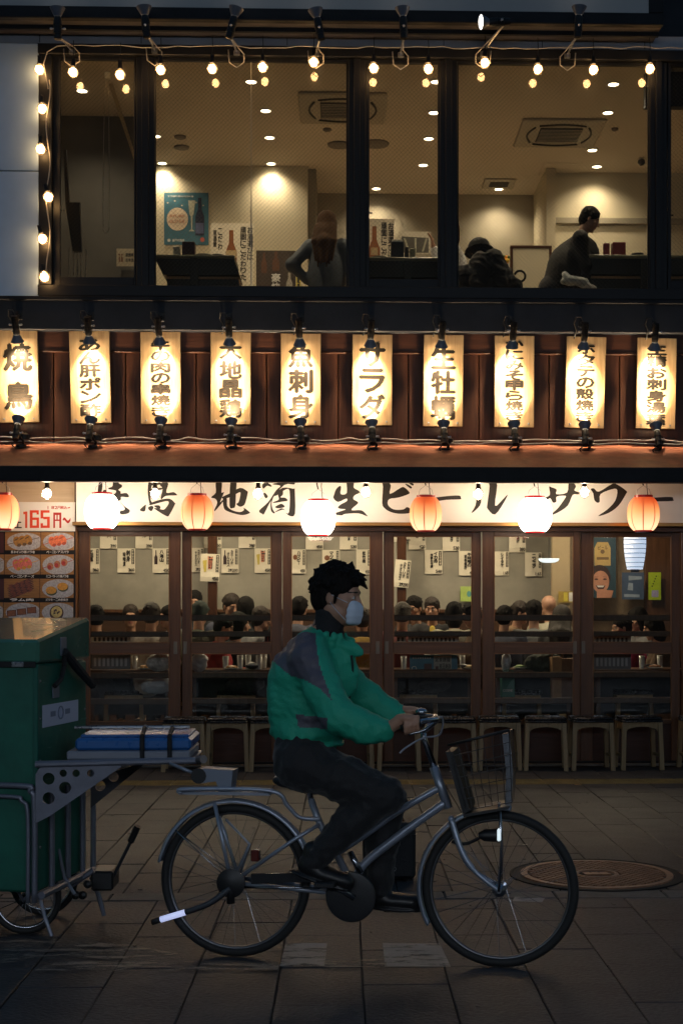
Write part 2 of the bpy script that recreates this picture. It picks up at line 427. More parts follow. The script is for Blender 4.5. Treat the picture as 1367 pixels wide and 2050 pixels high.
tag(obj('lattice_stud', b, m_iron, mh), kind='stuff')
b = MB(); 
for s in (-1, 0, 1): b.prism([(s*.05-.02, -.05),(s*.05+.035, -.045),(s*.05+.01, .05),(s*.05-.03, .04)], lambda p, q, d: (mh_c.x+p, mh_c.y+q*.8, d), .004, .0125)
obj('emblem', b, m_iron, mh)

# ================================================================== RESTAURANT BUILDING
bld = thing('restaurant_building', 'dark two storey restaurant with brown wooden sliding doors below and wide black framed windows above', 'building', (0, 14.3, 0))
XL, XR = -6.2, 7.6
X = lambda px, Y=14.2: XY(px, Y)
Z = lambda py, Y=14.2: ZY(py, Y)
# --- upper wall of brown planks
zt, zb = Z(665, 14.1), Z(889, 14.1)
seams = [-180, -35, 108, 252, 393, 534, 677, 817, 958, 1098, 1239, 1381, 1523]
bm_ = Z(706, 14.08)
for a, c in zip(seams[:-1], seams[1:]):
    b = MB(); b.box(X(a, 14.1)+.006, X(c, 14.1)-.006, 14.10, 14.14, zb, bm_, .004); obj('plank', b, m_brown, bld)
b = MB(); b.box(X(-180, 14.1), X(1523, 14.1), 14.14, 14.2, zb, zt); obj('backing_wall', b, m_black, bld)
b = MB(); b.box(X(-180, 14.1), X(1523, 14.1), 14.055, 14.12, bm_+.002, zt-.002, .004); obj('beam', b, m_brownx, bld)
b = MB(); b.box(X(-180, 14.1), X(1523, 14.1), 14.046, 14.1, bm_-.012, bm_, .003); obj('beam_lip', b, m_brownx, bld)
# --- dark band
b = MB(); b.box(XL, XR, 13.97, 14.2, Z(664, 13.97), Z(604, 13.97), .01); obj('fascia_band', b, m_navy, bld)
b = MB(); b.box(XL, XR, 13.94, 14.0, Z(604, 13.94), Z(596, 13.94), .004); obj('sill_ledge', b, m_black, bld)
# --- ledge roof
Yf = 13.28; za = Z(888, 14.1); zf = Z(934, Yf)
b = MB(); b.prism([(14.12, za),(Yf, zf),(Yf, zf-.03),(14.12, za-.05)], lambda u, v, d: (d, u, v), XL, XR); obj('ledge_roof', b, m_copper, bld)
b = MB(); b.box(XL, XR, Yf-.035, Yf+.02, Z(964, Yf), zf-.004, .004); obj('eave_fascia', b, m_black, bld)
b = MB(); b.box(XL, XR, Yf-.036, Yf+.02, Z(966.5, Yf), Z(964, Yf)-.001); obj('drip_trim', b, m_brownx, bld)
m_beige0 = wood('soffit_board', (.34,.22,.12), (.42,.28,.16), .5, 'X', bump=.08)
b = MB(); b.box(XL, XR, Yf+.02, 14.2, zf-.06, zf-.035); obj('soffit', b, m_beige0, bld)
# --- head over the doors
b = MB(); b.box(X(152), XR, 14.02, 14.25, Z(1053, 14.05), Z(1046, 14.05), .003); obj('brass_rail', b, m_gold, bld)
b = MB(); b.box(X(152), XR, 14.14, 14.3, Z(1053, 14.14)-.05, zf); obj('header_wall', b, m_doorx, bld)
# --- sliding doors
m_kick = wood('dark_kick_panel', (.030,.011,.006), (.048,.018,.010), .5, 'X')
leaves = [(158,362,180,340),(364,564,382,543),(566,766,583,741),(768,963,787,945),(965,1160,988,1147),(1162,1362,1187,1345),(1364,1562,1388,1545)]
zt_d = Z(1053, 14.2); hb = Z(1529, 14.2)
zU0, zU1 = Z(1287, 14.2), Z(1073, 14.2); zL0, zL1 = Z(1444, 14.2), Z(1308, 14.2)
for i, (a, c, p0, p1) in enumerate(leaves):
    yo = 14.19 if i % 2 == 0 else 14.235
    d = obj('door', MB().box(X(a), X(p0), yo, yo+.035, hb, zt_d, .004), m_door, bld)
    def dp(name, x0, x1, z0, z1, y0=0, y1=.035, m=m_door, bev=.003): return obj(name, MB().box(x0, x1, yo+y0, yo+y1, z0, z1, bev), m, d)
    dp('stile', X(p1), X(c), hb, zt_d, bev=.004)
    dp('top_rail', X(p0)+.001, X(p1)-.001, zU1, zt_d, .002, .033, m_doorx)
    dp('middle_rail', X(p0)+.001, X(p1)-.001, zL1, zU0, .002, .033, m_doorx)
    dp('bottom_panel', X(p0)+.001, X(p1)-.001, hb, zL0-.035, .012, .028, m_kick)
    dp('bottom_rail', X(p0)+.001, X(p1)-.001, zL0-.035, zL0, .002, .033, m_doorx)
    dp('glass_pane', X(p0), X(p1), zU0, zU1, .015, .019, g_door, 0)
    dp('glass_pane', X(p0), X(p1), zL0, zL1, .015, .019, g_door, 0)
    for (g0, g1) in ((1243,1231),(1275,1264),(1358,1346),(1410,1398)):
        dp('guard_bar', X(p0)-.02, X(p1)+.02, Z(g0), Z(g1), .04, .066, m_door, .006)
    for t in (0, 1):      # glazing beads
        z0, z1 = ((zU0, zU1), (zL0, zL1))[t]
        bd = MB(); bd.box(X(p0), X(p1), yo-.002, yo+.012, z0, z0+.008); bd.box(X(p0), X(p1), yo-.002, yo+.012, z1-.008, z1)
        bd.box(X(p0), X(p0)+.008, yo-.002, yo+.012, z0+.008, z1-.008); bd.box(X(p1)-.008, X(p1), yo-.002, yo+.012, z0+.008, z1-.008)
        obj('glazing_bead', bd, wood('bead_wood', (.16,.07,.028), (.23,.11,.045), .4), d)
    hx = X(c)-.05 if i % 2 == 0 else X(a)+.03
    hx = X(352) if i == 0 else hx
    hd = MB(); hd.box(hx-.018, hx+.018, yo-.004, yo+.01, Z(1309), Z(1284), .002); hd.box(hx-.01, hx+.01, yo-.006, yo-.003, Z(1306), Z(1287), .001)
    obj('handle', hd, mat('dull_handle_metal', (.16,.13,.10), .4, metal=.7), d)
# door posts, sill and step
b = MB(); b.box(X(152), X(158)-.002, 14.12, 14.3, hb, Z(1053, 14.2), .004); obj('post', b, wood('post_wood', (.15,.06,.02), (.22,.1,.035), .45), bld)
b = MB(); b.box(XL, XR, 14.12, 14.32, 0.0, hb-.002, .004); obj('threshold', b, mat('concrete_step', (.12,.11,.10), .6, var=.2, bump=.2), bld)
b = MB(); b.box(XL, XR, 14.1, 14.118, .03, .055, .004); obj('door_rail', b, m_black, bld)
# --- left bay wall behind the price board
m_beige = wood('beige_wall_board', (.52,.40,.27), (.60,.47,.33), .5, 'X', bump=.08)
b = MB(); b.box(XL, X(152)-.002, 14.16, 14.3, hb, zf, 0); obj('bay_wall', b, m_beige, bld)
# --- roof-level trim above the upper windows, projecting sign box
b = MB(); b.box(XL, XR, 14.06, 14.2, Z(94, 14.06), Z(66, 14.06)); obj('parapet_strip', b, m_greyp, bld)
for px in (80, 283, 575, 888, 1085, 1290):
    b = MB(); b.box(X(px, 14.05)-.003, X(px, 14.05)+.003, 14.056, 14.062, Z(92, 14.06), Z(70, 14.06)); obj('strip_joint', b, m_black, bld)
# --- upper windows: openings
Yw = 14.08
zh, zs = Z(120, Yw), Z(577, Yw)
b = MB(); b.box(X(78, Yw), XR, 14.0, 14.16, zh, Z(93, 14.0), .006); obj('window_head', b, m_blackmetal, bld)
b = MB(); b.box(X(78, Yw), XR, 14.0, 14.16, Z(596, 14.0), zs, .006); obj('window_sill', b, m_blackmetal, bld)
b = MB(); b.box(X(78, 14.0), X(104, 14.0), 14.0, 14.16, zs+.001, zh-.001, .005); obj('window_jamb', b, m_blackmetal, bld)
for (a, c) in ((273,310),(697,732),(880,915),(1300,1335)):
    b = MB(); b.box(X(a, 14.04), X(c, 14.04), 14.05, 14.16, zs+.001, zh-.001, .006); b.box(X(a, 14.04)+.055, X(c, 14.04)-.055, 14.02, 14.05, zs+.001, zh-.001, .004); obj('mullion', b, m_blackmetal, bld)
panes = [(104,273,True),(310,697,False),(732,880,True),(915,1300,False),(1335,1700,True)]
for (a, c, sash) in panes:
    x0, x1 = X(a, Yw), X(c, Yw)
    fr = MB(); t = .085 if (sash and a == 104) else (.035 if sash else .012); y0, y1 = (14.07, 14.11)
    tb_ = .09 if sash else .012
    fr.box(x0, x0+t, y0, y1, zs, zh, .003); fr.box(x1-.02, x1, y0, y1, zs, zh, .003); fr.box(x0+t, x1-.02, y0, y1, zs, zs+tb_, .003); fr.box(x0+t, x1-.02, y0, y1, zh-.03, zh, .003)
    w = obj('window', fr, m_blackmetal, bld)
    g = MB(); g.box(x0+t, x1-.02, 14.088, 14.093, zs+tb_, zh-.03); obj('glass_pane', g, g_upper, w)
    if a == 310:
        s_ = MB(); s_.box(X(503, Yw)-.004, X(503, Yw)+.004, 14.082, 14.087, zs+.012, zh-.03); obj('glass_joint', s_, mat('glass_joint', (.35,.32,.25), .4), w)
    if sash:
        hnd = MB(); hnd.box(x0+t-.012, x0+t+.03, 14.095, 14.12, Z(432), Z(430), .002); obj('latch', hnd, m_black, w)
# --- interior of the lower floor
m_conc = mat('concrete_wall_paint', (.30,.28,.235), .7, var=.22, vscale=1.6, bump=.15, bscale=10)
m_conc2 = mat('warm_plaster', (.36,.28,.17), .7, var=.12, vscale=2)
m_floor = mat('dark_interior_floor', (.05,.04,.035), .5, var=.3)
m_ceil = mat('interior_ceiling', (.35,.31,.26), .8)
m_dado = wood('bench_back_wood', (.045,.022,.012), (.075,.036,.02), .5, 'X')
YB = 17.0
zc1 = 3.0
def room(name, mb, m): return obj(name, mb, m, bld)
room('back_wall', MB().box(XL, X(1105, YB), YB, YB+.1, 1.50, zc1), m_conc)
room('dado', MB().box(XL, X(1105, YB), YB-.02, YB+.1, .2, 1.498), m_dado)
room('dado_rail', MB().box(XL, X(1105, YB), YB-.05, YB-.021, 1.49, 1.53, .004), m_door)
room('partition_wall', MB().box(X(1105, 16.4), X(1140, 16.4), 16.4, 16.5, .2, zc1), m_conc2)
room('partition_wall', MB().box(X(1140, 16.4)+.01, XR, 16.6, 16.7, .2, zc1), mat('dim_brown_wall', (.17,.12,.075), .7, var=.2))
room('dark_alcove', MB().box(X(1295, 16.4), XR, 16.5, 16.58, .2, zc1), m_door)
room('pillar', MB().box(X(416, 16.6), X(434, 16.6), 16.6, 16.72, .2, zc1, .005), m_brown)
room('pillar', MB().box(X(795, 16.6), X(813, 16.6), 16.6, 16.72, .2, zc1, .005), m_brown)
room('interior_floor', MB().box(XL, XR, 14.32, YB, .1, .2), m_floor)
room('interior_ceiling', MB().box(XL, XR, 14.3, 19.2, zc1, zc1+.08), m_ceil)
room('side_wall', MB().box(XL-.1, XL, 13.97, 19.2, .0, 7.4), m_conc)
room('side_wall', MB().box(XR, XR+.1, 13.97, 19.2, .0, 7.4), m_conc)
# --- interior of the upper floor
zc2 = 6.95; zf2 = 4.10; YA, YC = 17.75, 18.9
m_paper = mat('cream_wallpaper', (.56,.50,.37), .75, var=.06, vscale=3, bump=.08, bscale=30)
m_ceil2 = mat('upper_ceiling', (.62,.56,.48), .8, var=.05, vscale=1)
m_wall2 = mat('grey_brown_wallpaper', (.30,.27,.21), .75, var=.1, vscale=3)
room('upper_ceiling', MB().box(XL, XR, 14.16, 19.4, zc2, zc2+.1), m_ceil2)
room('upper_floor', MB().box(XL, XR, 14.2, 19.4, zf2-.15, zf2), wood('upper_floor_wood', (.30,.21,.13), (.38,.28,.18), .45, 'X'))
room('upper_wall', MB().box(XL, X(616, YA), YA, YA+.1, zf2, zc2), m_paper)
room('upper_wall', MB().box(X(616, YA)-.002, X(616, YA)+.1, YA+.1, YC, zf2, zc2), m_wall2)
room('upper_wall', MB().box(X(616, YA)-.1, X(1090, YC), YC, YC+.1, zf2, zc2), m_wall2)
room('upper_wall', MB().box(X(1093, 17.7), X(1112, 17.7), 17.7, YC+.1, zf2, zc2), m_paper)
room('upper_wall', MB().box(X(1112, 17.7)+.002, XR, 17.9, 18.0, zf2, zc2), m_paper)
room('inner_beam', MB().box(X(1112, 17.7)+.003, XR, 17.86, 17.898, Z(443, 17.86), Z(432, 17.86)), m_wall2)
b = MB(); b.box(X(306, 14.6)-.02, X(311, 14.6), 14.2, 14.24, zf2, zc2); room('inner_post', b, wood('orange_post', (.25,.11,.03), (.33,.16,.05), .5))
# bulkhead seen in the narrow left window: slanting stair soffit and dark post
room('upper_wall', MB().box(XL, X(308, 16.0), 16.0, 16.08, zf2, zc2), mat('dim_grey_wall', (.10,.095,.085), .7, var=.2, vscale=2))
# --- projecting sign box over the windows
sx0, sx1 = XL, X(1327, 13.6)
sb = thing('rooftop_sign_box', 'long dark framed sign box with a grey face projecting above the upper windows', 'sign box', (0, 13.8, 7.1))
zs0 = Z(20, 13.6)
m_signface = mat('grey_sign_face', (.34,.335,.33), .5, var=.05, vscale=1)
obj('lower_frame', MB().box(sx0, sx1, 13.58, 13.66, Z(44, 13.6), zs0, .006), m_black, sb)
obj('end_frame', MB().box(sx1-.14, sx1, 13.581, 13.66, zs0+.001, zs0+1.4, .006), m_black, sb)
obj('sign_face', MB().box(sx0, sx1-.14, 13.60, 13.64, zs0+.001, zs0+1.4), m_signface, sb)
obj('top_frame', MB().box(sx0, sx1, 13.58, 13.66, zs0+1.4, zs0+1.5, .006), m_black, sb)
obj('underside', MB().box(sx0, sx1, 13.66, 14.06, Z(44, 13.6)+.02, Z(44, 13.6)+.05), mat('dark_soffit', (.05,.045,.045), .5, var=.2), sb)
obj('back_casing', MB().box(sx0, sx1, 13.66, 14.2, Z(44, 13.6)+.052, zs0+1.5), m_black, sb)
obj('inner_frame', MB().box(sx0, sx1, 13.80, 13.84, Z(44,13.6)-.02, Z(44, 13.6)+.019), m_black, sb)
# end return of the building at the top right
b = MB(); b.box(X(1300, 14.3), XR, 14.5, 14.6, 6.6, 12.5); obj('rear_parapet', b, m_navy, bld)
# --- neighbour's pale cladding panels
nb = thing('neighbour_cladding', 'pale blue-grey metal cladding panels beside the black window frame', 'cladding', (X(38, 14.0), 14.1, 4.5))
for (y0, y1) in ((604, 349), (347.5, 94)):
    obj('panel', MB().box(X(-420, 14.0), X(77.5, 14.0), 14.0, 14.06, Z(y0, 14.0)+.002, Z(y1, 14.0), .004), m_alum, nb)
obj('panel_backing', MB().box(X(-420, 14.0), X(77.5, 14.0), 14.062, 14.2, Z(604, 14.0), Z(93, 14.0)), m_black, nb)

# --- lit shop fronts across the street (their signs light the road; the door glass mirrors the street)
ac = thing('opposite_shop_row', 'row of shops across the street with long lit signboards', 'building', (0, -6, 0))
obj('front_wall', MB().box(-24, 24, -6.6, -6.0, 0, 17), mat('opposite_wall', (.05,.05,.055), .7, var=.3, vscale=1), ac)
for i, (x0, x1, z0_, z1_, col, st) in enumerate([(-7.5,-2.6,3.4,4.6,(.70,.84,1.0),7.0),(-2.2,2.4,3.5,4.7,(.86,.92,1.0),6.0),(2.9,7.6,3.4,4.6,(.66,.80,1.0),7.0)]):
    sb_ = obj('lit_signboard', MB().box(x0, x1, -5.98, -5.78, z0_, z1_, .02), m_black, ac)
    obj('sign_face', MB().box(x0+.06, x1-.06, -5.775, -5.76, z0_+.06, z1_-.06), emis('opposite_sign_%d' % i, col, st), sb_)
# ================================================================== BOARD SIGNS WITH THEIR LAMPS
m_bink = mat('board_ink', (.012,.009,.006), .7, spec=.15, var=.4, vscale=30)
m_shade = mat('lamp_shade_enamel', (.10,.12,.16), .35)
e_lamp = emis('lamp_face_glow', (1.0,.80,.52), 26)
e_lampw = emis('flood_face_glow', (1.0,.93,.84), 3)
def lamp_parts(root, M, face, tilt_dir, col, power, cone, name_arm_pts=None, blend=.7):
    b = MB(); b.lathe([(.012,-.20),(.031,-.195),(.033,-.05),(.030,-.02),(.024,-.01)], n=14, M=M); b.lathe([(.036,-.15),(.036,-.135)], n=14, M=M); b.lathe([(.036,-.09),(.036,-.075)], n=14, M=M)
    obj('socket', b, m_blackmetal, root, auto=40)
    b = MB(); b.lathe([(.026,-.012),(.034,0),(.060,.052),(.063,.058),(.060,.058),(.032,.004)], n=20, M=M, cap=False); obj('shade', b, m_shade, root, auto=40)
    b = MB(); b.lathe([(.0001,.046),(.03,.052),(.056,.056),(.058,.050),(.03,.0)], n=20, M=M, cap=False); obj('bulb', b, face, root, True)
    b = MB(); b.tube([M @ Vector((-.05,0,-.11)), M @ Vector((.05,0,-.11))], .007, 6); b.sphere(M @ Vector((.055,0,-.11)), .012, 6, 4); b.sphere(M @ Vector((-.055,0,-.11)), .012, 6, 4); obj('wing_nut', b, m_steel, root)
    p = M @ Vector((0,0,.068)); l = spot(root, 'lamp_light', p, p+(M.to_3x3() @ Vector((0,0,1))), power, col, cone, blend, .03)
    return l
WARM = (1.0,.74,.46)
def axisM(d):
    return Vector(d).normalized().to_track_quat('Z', 'Y').to_matrix().to_4x4()
LP = 165
top0 = thing('spot_lamp', '', 'lamp', (0,0,0)); lamp_parts(top0, axisM((0,.58,-1)), e_lamp, None, WARM, LP, 82, blend=1.0)
b = MB(); b.tube([(0,.0,.11),(0,.03,.20),(0,.12,.22)], .012, 6); b.box(-.03,.03,.10,.125,.17,.26,.004); obj('bracket', b, m_blackmetal, top0)
b = MB(); b.tube([(0,-.03,.17),(-.03,-.05,.235),(-.075,-.02,.24),(-.085,.03,.19),(-.05,.09,.13),(-.07,.12,.06)], .006, 6); obj('flex', b, m_dcable, top0, True)
bot0 = thing('spot_lamp', '', 'lamp', (0,0,0)); lamp_parts(bot0, axisM((0,.58,1)), e_lamp, None, WARM, LP, 82, blend=1.0)
b = MB(); b.tube([(0.02,-.01,-.12),(.05,.03,-.17),(.03,.06,-.215)], .013, 6); b.lathe([(.045,-.225),(.045,-.2),(.03,-.19)], (.02,.05,0), 12); b.lathe([(.052,-.17),(.052,-.12),(.02,-.1)], (.045,.075,.02), 12); obj('bracket', b, m_blackmetal, bot0)
b = MB(); b.tube([(-.0,-.03,-.16),(-.05,-.04,-.20),(-.02,.0,-.235),(.06,.04,-.235)], .006, 6); obj('flex', b, m_dcable, bot0, True)

boards = [  # centre px, top py, bottom py, tilt deg, text rows, label, row height
 (37,663,848,-1.2,'焼鳥',(692,824),50,'pale board sign reading yakitori in two large characters, cut by the picture edge'),
 (181,665,849,-1.3,'あん肝ポン酢',(680,836),40,'lamp-lit pale board sign lettered with monkfish liver in ponzu'),
 (322,666,850,-.4,'牛の肉の串焼き',(682,836),36,'lamp-lit pale board sign lettered with skewered grilled meat'),
 (462,666,850,.0,'大地晶鶏',(683,838),42,'lamp-lit pale board sign ending in the character for chicken'),
 (602,668,852,.1,'魚刺身',(687,840),46,'lamp-lit pale board sign lettered with fish sashimi'),
 (745,669,851,.3,'サラダ',(684,840),48,'lamp-lit pale board sign with the three katakana for salad'),
 (887,669,853,.6,'生牡蠣',(689,841),46,'lamp-lit pale board sign with three characters for raw oyster'),
 (1029,670,854,.3,'かにみそ甲ら焼き',(678,842),34,'lamp-lit pale board sign lettered with crab miso grilled in the shell'),
 (1171,671,855,1.6,'ホタテの殻焼き',(684,844),34,'lamp-lit pale board sign lettered with scallop grilled in the shell, leaning clockwise'),
 (1313,673,856,1.1,'生精お刺身湯葉',(685,849),38,'lamp-lit pale board sign lettered with sashimi and tofu skin beside the picture edge')]
YBd = 14.01
who = ['the two-character yakitori board','the monkfish liver board','the skewered meat board','the board ending in chicken','the fish sashimi board','the salad board','the raw oyster board','the crab miso board','the scallop board','the sashimi and tofu skin board']
for i, (px, y0, y1, tilt, txt, (t0, t1), cw, lab) in enumerate(boards):
    xc = X(px, YBd); z0, z1 = Z(y1, YBd), Z(y0, YBd); zc = (z0+z1)/2; hw = .193
    root = thing('board_sign', lab, 'board sign', (xc, YBd, zc), 0, 'wooden board signs along the ledge')
    T = Matrix.Translation((xc, YBd, zc)) @ Matrix.Rotation(R(tilt), 4, 'Y')
    b = MB(); b.box(-hw, hw, 0, .022, z0-zc, z1-zc, .004, T); obj('plank', b, m_board, root)
    b = MB(); fn = lambda u, v, d: T @ Vector((u, -.0012-d, v))
    sc = YBd/F
    if i == 0:
        for ch, (a, c2) in zip(txt, ((692,745),(769,822))): put_glyph(b, ch, -.128, .128, EYE+(CY-c2)*sc-zc, EYE+(CY-a)*sc-zc, fn, .05)
    else:
        vtext(b, txt, 0, cw*sc, EYE+(CY-t0)*sc-zc, EYE+(CY-t1)*sc-zc, fn, .048, .1)
    obj('lettering', b, m_bink, root)
    b = MB()
    for sx in (-.14, .14): b.lathe([(.009,0),(.009,.003),(.003,.006)], n=8, M=T @ Matrix.Translation((sx,-.001,z0-zc+.035)) @ Matrix.Rotation(R(90), 4, 'X'))
    obj('screw', b, m_steel, root)
    b = MB(); b.box(-.02, .02, .0225, 14.1-YBd-.002, z0-zc+.05, z1-zc-.05, 0, T); obj('batten', b, m_brown, root)
    for proto, yy, pos, wy in ((top0, 688+i*.9, 'above', 0), (bot0, 838+i*.9, 'below', 0)):
        loc = (X(px-3+(3 if pos=='below' else 0)+random.uniform(-1.5,1.5), 13.865), 13.865, Z(yy, 13.865)+(.058 if pos=='above' else -.058))
        lb = 'black spot lamp '+pos+' '+who[i]
        if i == 0: o = proto; o.location = loc; o['label'] = lb
        else: o = dup(proto, loc, label=lb, rot=(random.uniform(-.03,.03), random.uniform(-.03,.03), random.uniform(-.1,.1)))
        o['group'] = 'spot lamps lighting the board signs'
# cables along the ledge and above the boards
def wavy(name, lab, cat, x0, x1, Yc, py, amp, r, m, seed, step=.16, grp=None):
    rnd = random.Random(seed); pts = []; x = x0
    while x < x1: pts.append((x, Yc+rnd.uniform(-.006,.006), Z(py, Yc)+rnd.uniform(-amp, amp))); x += step*rnd.uniform(.7,1.3)
    sm = []
    for i in range(len(pts)-1):
        p0, p1, p2, p3 = [Vector(pts[min(max(i+j,0),len(pts)-1)]) for j in (-1,0,1,2)]
        for q in range(4):
            t = q/4; sm.append(.5*((2*p1)+(p2-p0)*t+(2*p0-5*p1+4*p2-p3)*t*t+(3*p1-p0-3*p2+p3)*t**3))
    o = obj(name, MB().tube(sm, r, 6), m, smooth=True); return tag(o, lab, cat, grp)
wavy('cable', 'upper pale twin cable strung along the foot of the board signs', 'cable', X(-60), X(1450), 13.97, 880, .016, .0065, m_cable, 3)
wavy('cable', 'lower pale cable lying on the red-brown ledge under the board signs', 'cable', X(-60), X(1450), 13.90, 886.5, .008, .0065, m_cable, 5)
wavy('cable', 'thin grey cable running over the tops of the board signs', 'cable', X(-60), X(1450), 14.03, 664, .010, .004, mat('grey_cable', (.16,.17,.19), .5), 8)

# ================================================================== LONG WHITE SIGN OVER THE DOORS
ms = thing('long_shop_sign', 'long white shop sign with black brush characters over the sliding doors', 'shop sign', (0, 14.05, 2.5))
obj('sign_panel', MB().box(X(153, 14.05), XR, 14.05, 14.09, Z(1046, 14.05), zf-.062, .003), m_white, ms)
S1 = lambda p: (150+p[0]/5.258, 950+p[1]/5.258)
S2 = lambda p: (400+p[0]/5.258, 950+p[1]/5.258)
S3 = lambda p: (650+p[0]/4.882, 950+p[1]/4.882)
S4 = lambda p: (920+p[0]/3.058, 950+p[1]/3.058)
brush = [
 ('yaki', S1, [[(255,90),(280,75),(295,100),(285,180),(260,290),(215,360),(190,370),(235,280),(245,160)],[(180,250),(200,190),(215,185),(218,215),(190,270)],[(300,170),(330,165),(325,210),(295,230)],
   [(405,30),(455,30),(465,90),(497,110),(495,135),(460,160),(485,180),(488,200),(545,195),(572,225),(560,240),(490,235),(485,265),(430,290),(410,285),(425,250),(375,235),(370,210),(420,205),(435,170),(355,155),(360,140),(400,120)],
   [(480,285),(520,330),(575,370),(580,390),(560,410),(500,420),(470,405),(472,385),(520,375),(525,350),(490,300)],[(410,285),(430,290),(400,370),(330,420),(320,410),(380,350)]]),
 ('tori', S1, [[(845,40),(920,45),(920,70),(895,90),(840,95)],[(775,90),(800,85),(815,100),(800,180),(800,270),(825,305),(790,310),(770,200)],
   [(895,105),(945,75),(975,85),(985,105),(965,190),(1040,185),(1075,210),(1070,220),(960,225),(915,260),(905,240),(925,150)],[(805,95),(900,85),(905,105),(805,115)],[(800,150),(915,140),(912,160),(800,175)],
   [(800,300),(900,265),(1000,255),(1055,300),(1055,315),(1000,420),(965,438),(840,360),(870,355),(930,370),(960,350),(990,300),(960,280),(800,322)],
   [(690,365),(745,318),(750,330),(740,385),(700,385)],[(775,345),(810,330),(830,345),(810,385),(780,370)],[(835,330),(890,325),(905,355),(880,360)]]),
 ('ji', S2, [[(168,95),(200,73),(235,95),(230,190),(257,185),(215,290),(240,270),(245,285),(165,380),(155,370),(185,300),(165,255),(120,240),(170,190)],
   [(325,65),(360,60),(388,70),(382,200),(375,330),(350,352),(315,330)],[(240,235),(325,195),(425,140),(500,175),(505,200),(480,300),(455,330),(420,338),(385,310),(410,290),(430,200),(410,190),(330,235),(250,255)],
   [(245,250),(285,250),(290,330),(340,375),(420,395),(465,375),(465,350),(525,395),(520,410),(455,427),(380,415),(290,385),(255,350)]]),
 ('sake', S2, [[(660,105),(700,80),(750,110),(752,130),(710,118),(668,150)],[(670,200),(690,195),(718,230),(700,250),(685,240)],
   [(625,380),(720,290),(800,170),(850,120),(775,105),(780,95),(900,75),(985,65),(1000,85),(990,105),(890,110),(760,260),(680,410),(660,415)],
   [(765,245),(775,240),(757,300),(768,365),(790,400),(780,410),(750,380),(746,300)],
   [(790,215),(870,140),(985,150),(1000,165),(1003,410),(950,437),(905,400),(940,395),(945,170),(890,165),(810,220)],
   [(820,185),(870,165),(875,210),(850,240),(900,245),(925,275),(870,285),(780,300),(775,290),(830,265),(825,220)],[(800,335),(860,308),(895,340),(840,355),(800,350)],[(785,400),(860,355),(900,380),(870,370)]]),
 ('nama', S3, [[(215,55),(275,58),(285,95),(285,130),(335,160),(338,180),(290,205),(280,240),(320,265),(322,285),(270,330),(270,350),(360,350),(410,395),(412,408),(330,380),(200,385),(165,400),(100,390),(98,378),(150,360),(205,340),(150,335),(128,320),(160,290),(215,260),(210,235),(130,268),(85,230),(90,200),(110,145),(145,112),(160,125),(155,190),(215,180)]]),
 ('bi', S3, [[(555,55),(600,60),(645,105),(635,190),(740,130),(775,125),(820,165),(820,190),(720,225),(630,240),(615,290),(650,330),(700,345),(770,340),(800,318),(835,335),(835,365),(810,380),(720,383),(640,365),(585,330),(560,280),(568,120)],[(788,98),(800,93),(848,120),(838,137)],[(812,75),(830,68),(868,95),(855,108)]]),
 ('bar', S3, [[(985,250),(1060,228),(1180,212),(1310,205),(1328,230),(1320,243),(1180,248),(1000,275)]]),
 ('ru', S4, [[(105,60),(125,70),(130,170),(100,215),(70,235),(95,190),(105,120)],[(168,43),(205,43),(228,65),(215,190),(260,155),(292,123),(270,170),(215,245),(170,210),(168,180),(182,70)]]),
 ('sa', S4, [[(510,145),(550,125),(545,75),(560,78),(592,92),(590,120),(655,110),(665,50),(685,45),(710,70),(700,97),(730,110),(722,122),(690,125),(660,190),(600,232),(560,245),(600,205),(640,150),(645,130),(592,135),(590,165),(570,172),(552,145),(530,158),(512,155)]]),
 ('wa', S4, [[(800,90),(820,85),(850,105),(930,58),(960,60),(1018,100),(1015,120),(970,190),(910,235),(845,254),(900,215),(950,160),(962,95),(930,90),(860,120),(855,165),(840,172),(822,155),(815,115)]]),
 ('bar', S4, [[(1120,155),(1180,142),(1290,137),(1303,150),(1300,162),(1200,165),(1125,168)]])]
for nm, S, strokes in brush:
    b = MB()
    for q, st in enumerate(strokes):
        pts = catmull([S(p) for p in st], 3)
        b.prism([(XY(p[0], 14.05), PY(p[0], p[1], 14.05).z) for p in pts], lambda u, v, d: (u, 14.0485-q*.0003, v), 0, 0, True)
    obj('brush_character', b, m_ink, ms)

# ================================================================== PRICE BOARD AT THE LEFT
pb = thing('price_board', 'menu price board with a white header in red figures above photos of skewers', 'price board', (X(70), 14.1, 1.6))
YP = 14.10
PX = lambda u, v, d: (XY(u, YP), YP-.001-d, PY(u, v, YP).z)
obj('header', MB().box(X(-150, YP), X(151, YP), YP, YP+.02, Z(1064.5, YP), Z(1006.5, YP), .002), mat('header_white', (.80,.77,.73), .45), pb)
m_red = mat('print_red', (.45,.015,.008), .5); m_org = mat('print_orange_red', (.70,.045,.006), .5)
b = MB(); 
def seg(pts, w):   # blocky figure strokes
    for (x0, y0, x1, y1) in pts:
        b.prism([(x0, y0),(x1, y0),(x1, y1),(x0, y1)], PX, .0+random.uniform(0,.0008), 0, True)
seg([(51,1024,55.5,1057),(47.5,1024.5,51,1029.5)], 0)
obj('figure', b, mat('print_pink_red', (.68,.08,.03), .5), pb)
b = MB(); seg([(60.5,1021.5,66,1057),(66,1052,74,1057),(74,1036,79,1057),(66,1036,74,1041),(66,1021.5,78.5,1026.5),(74,1026.5,78.5,1030)], 0)
seg([(82,1021.5,100,1026.5),(82,1026.5,87.5,1038),(87.5,1034.5,95,1039.5),(95,1034.5,100.5,1057),(82,1052,95,1057),(82,1047.5,87,1052)], 0); obj('figure', b, m_org, pb)
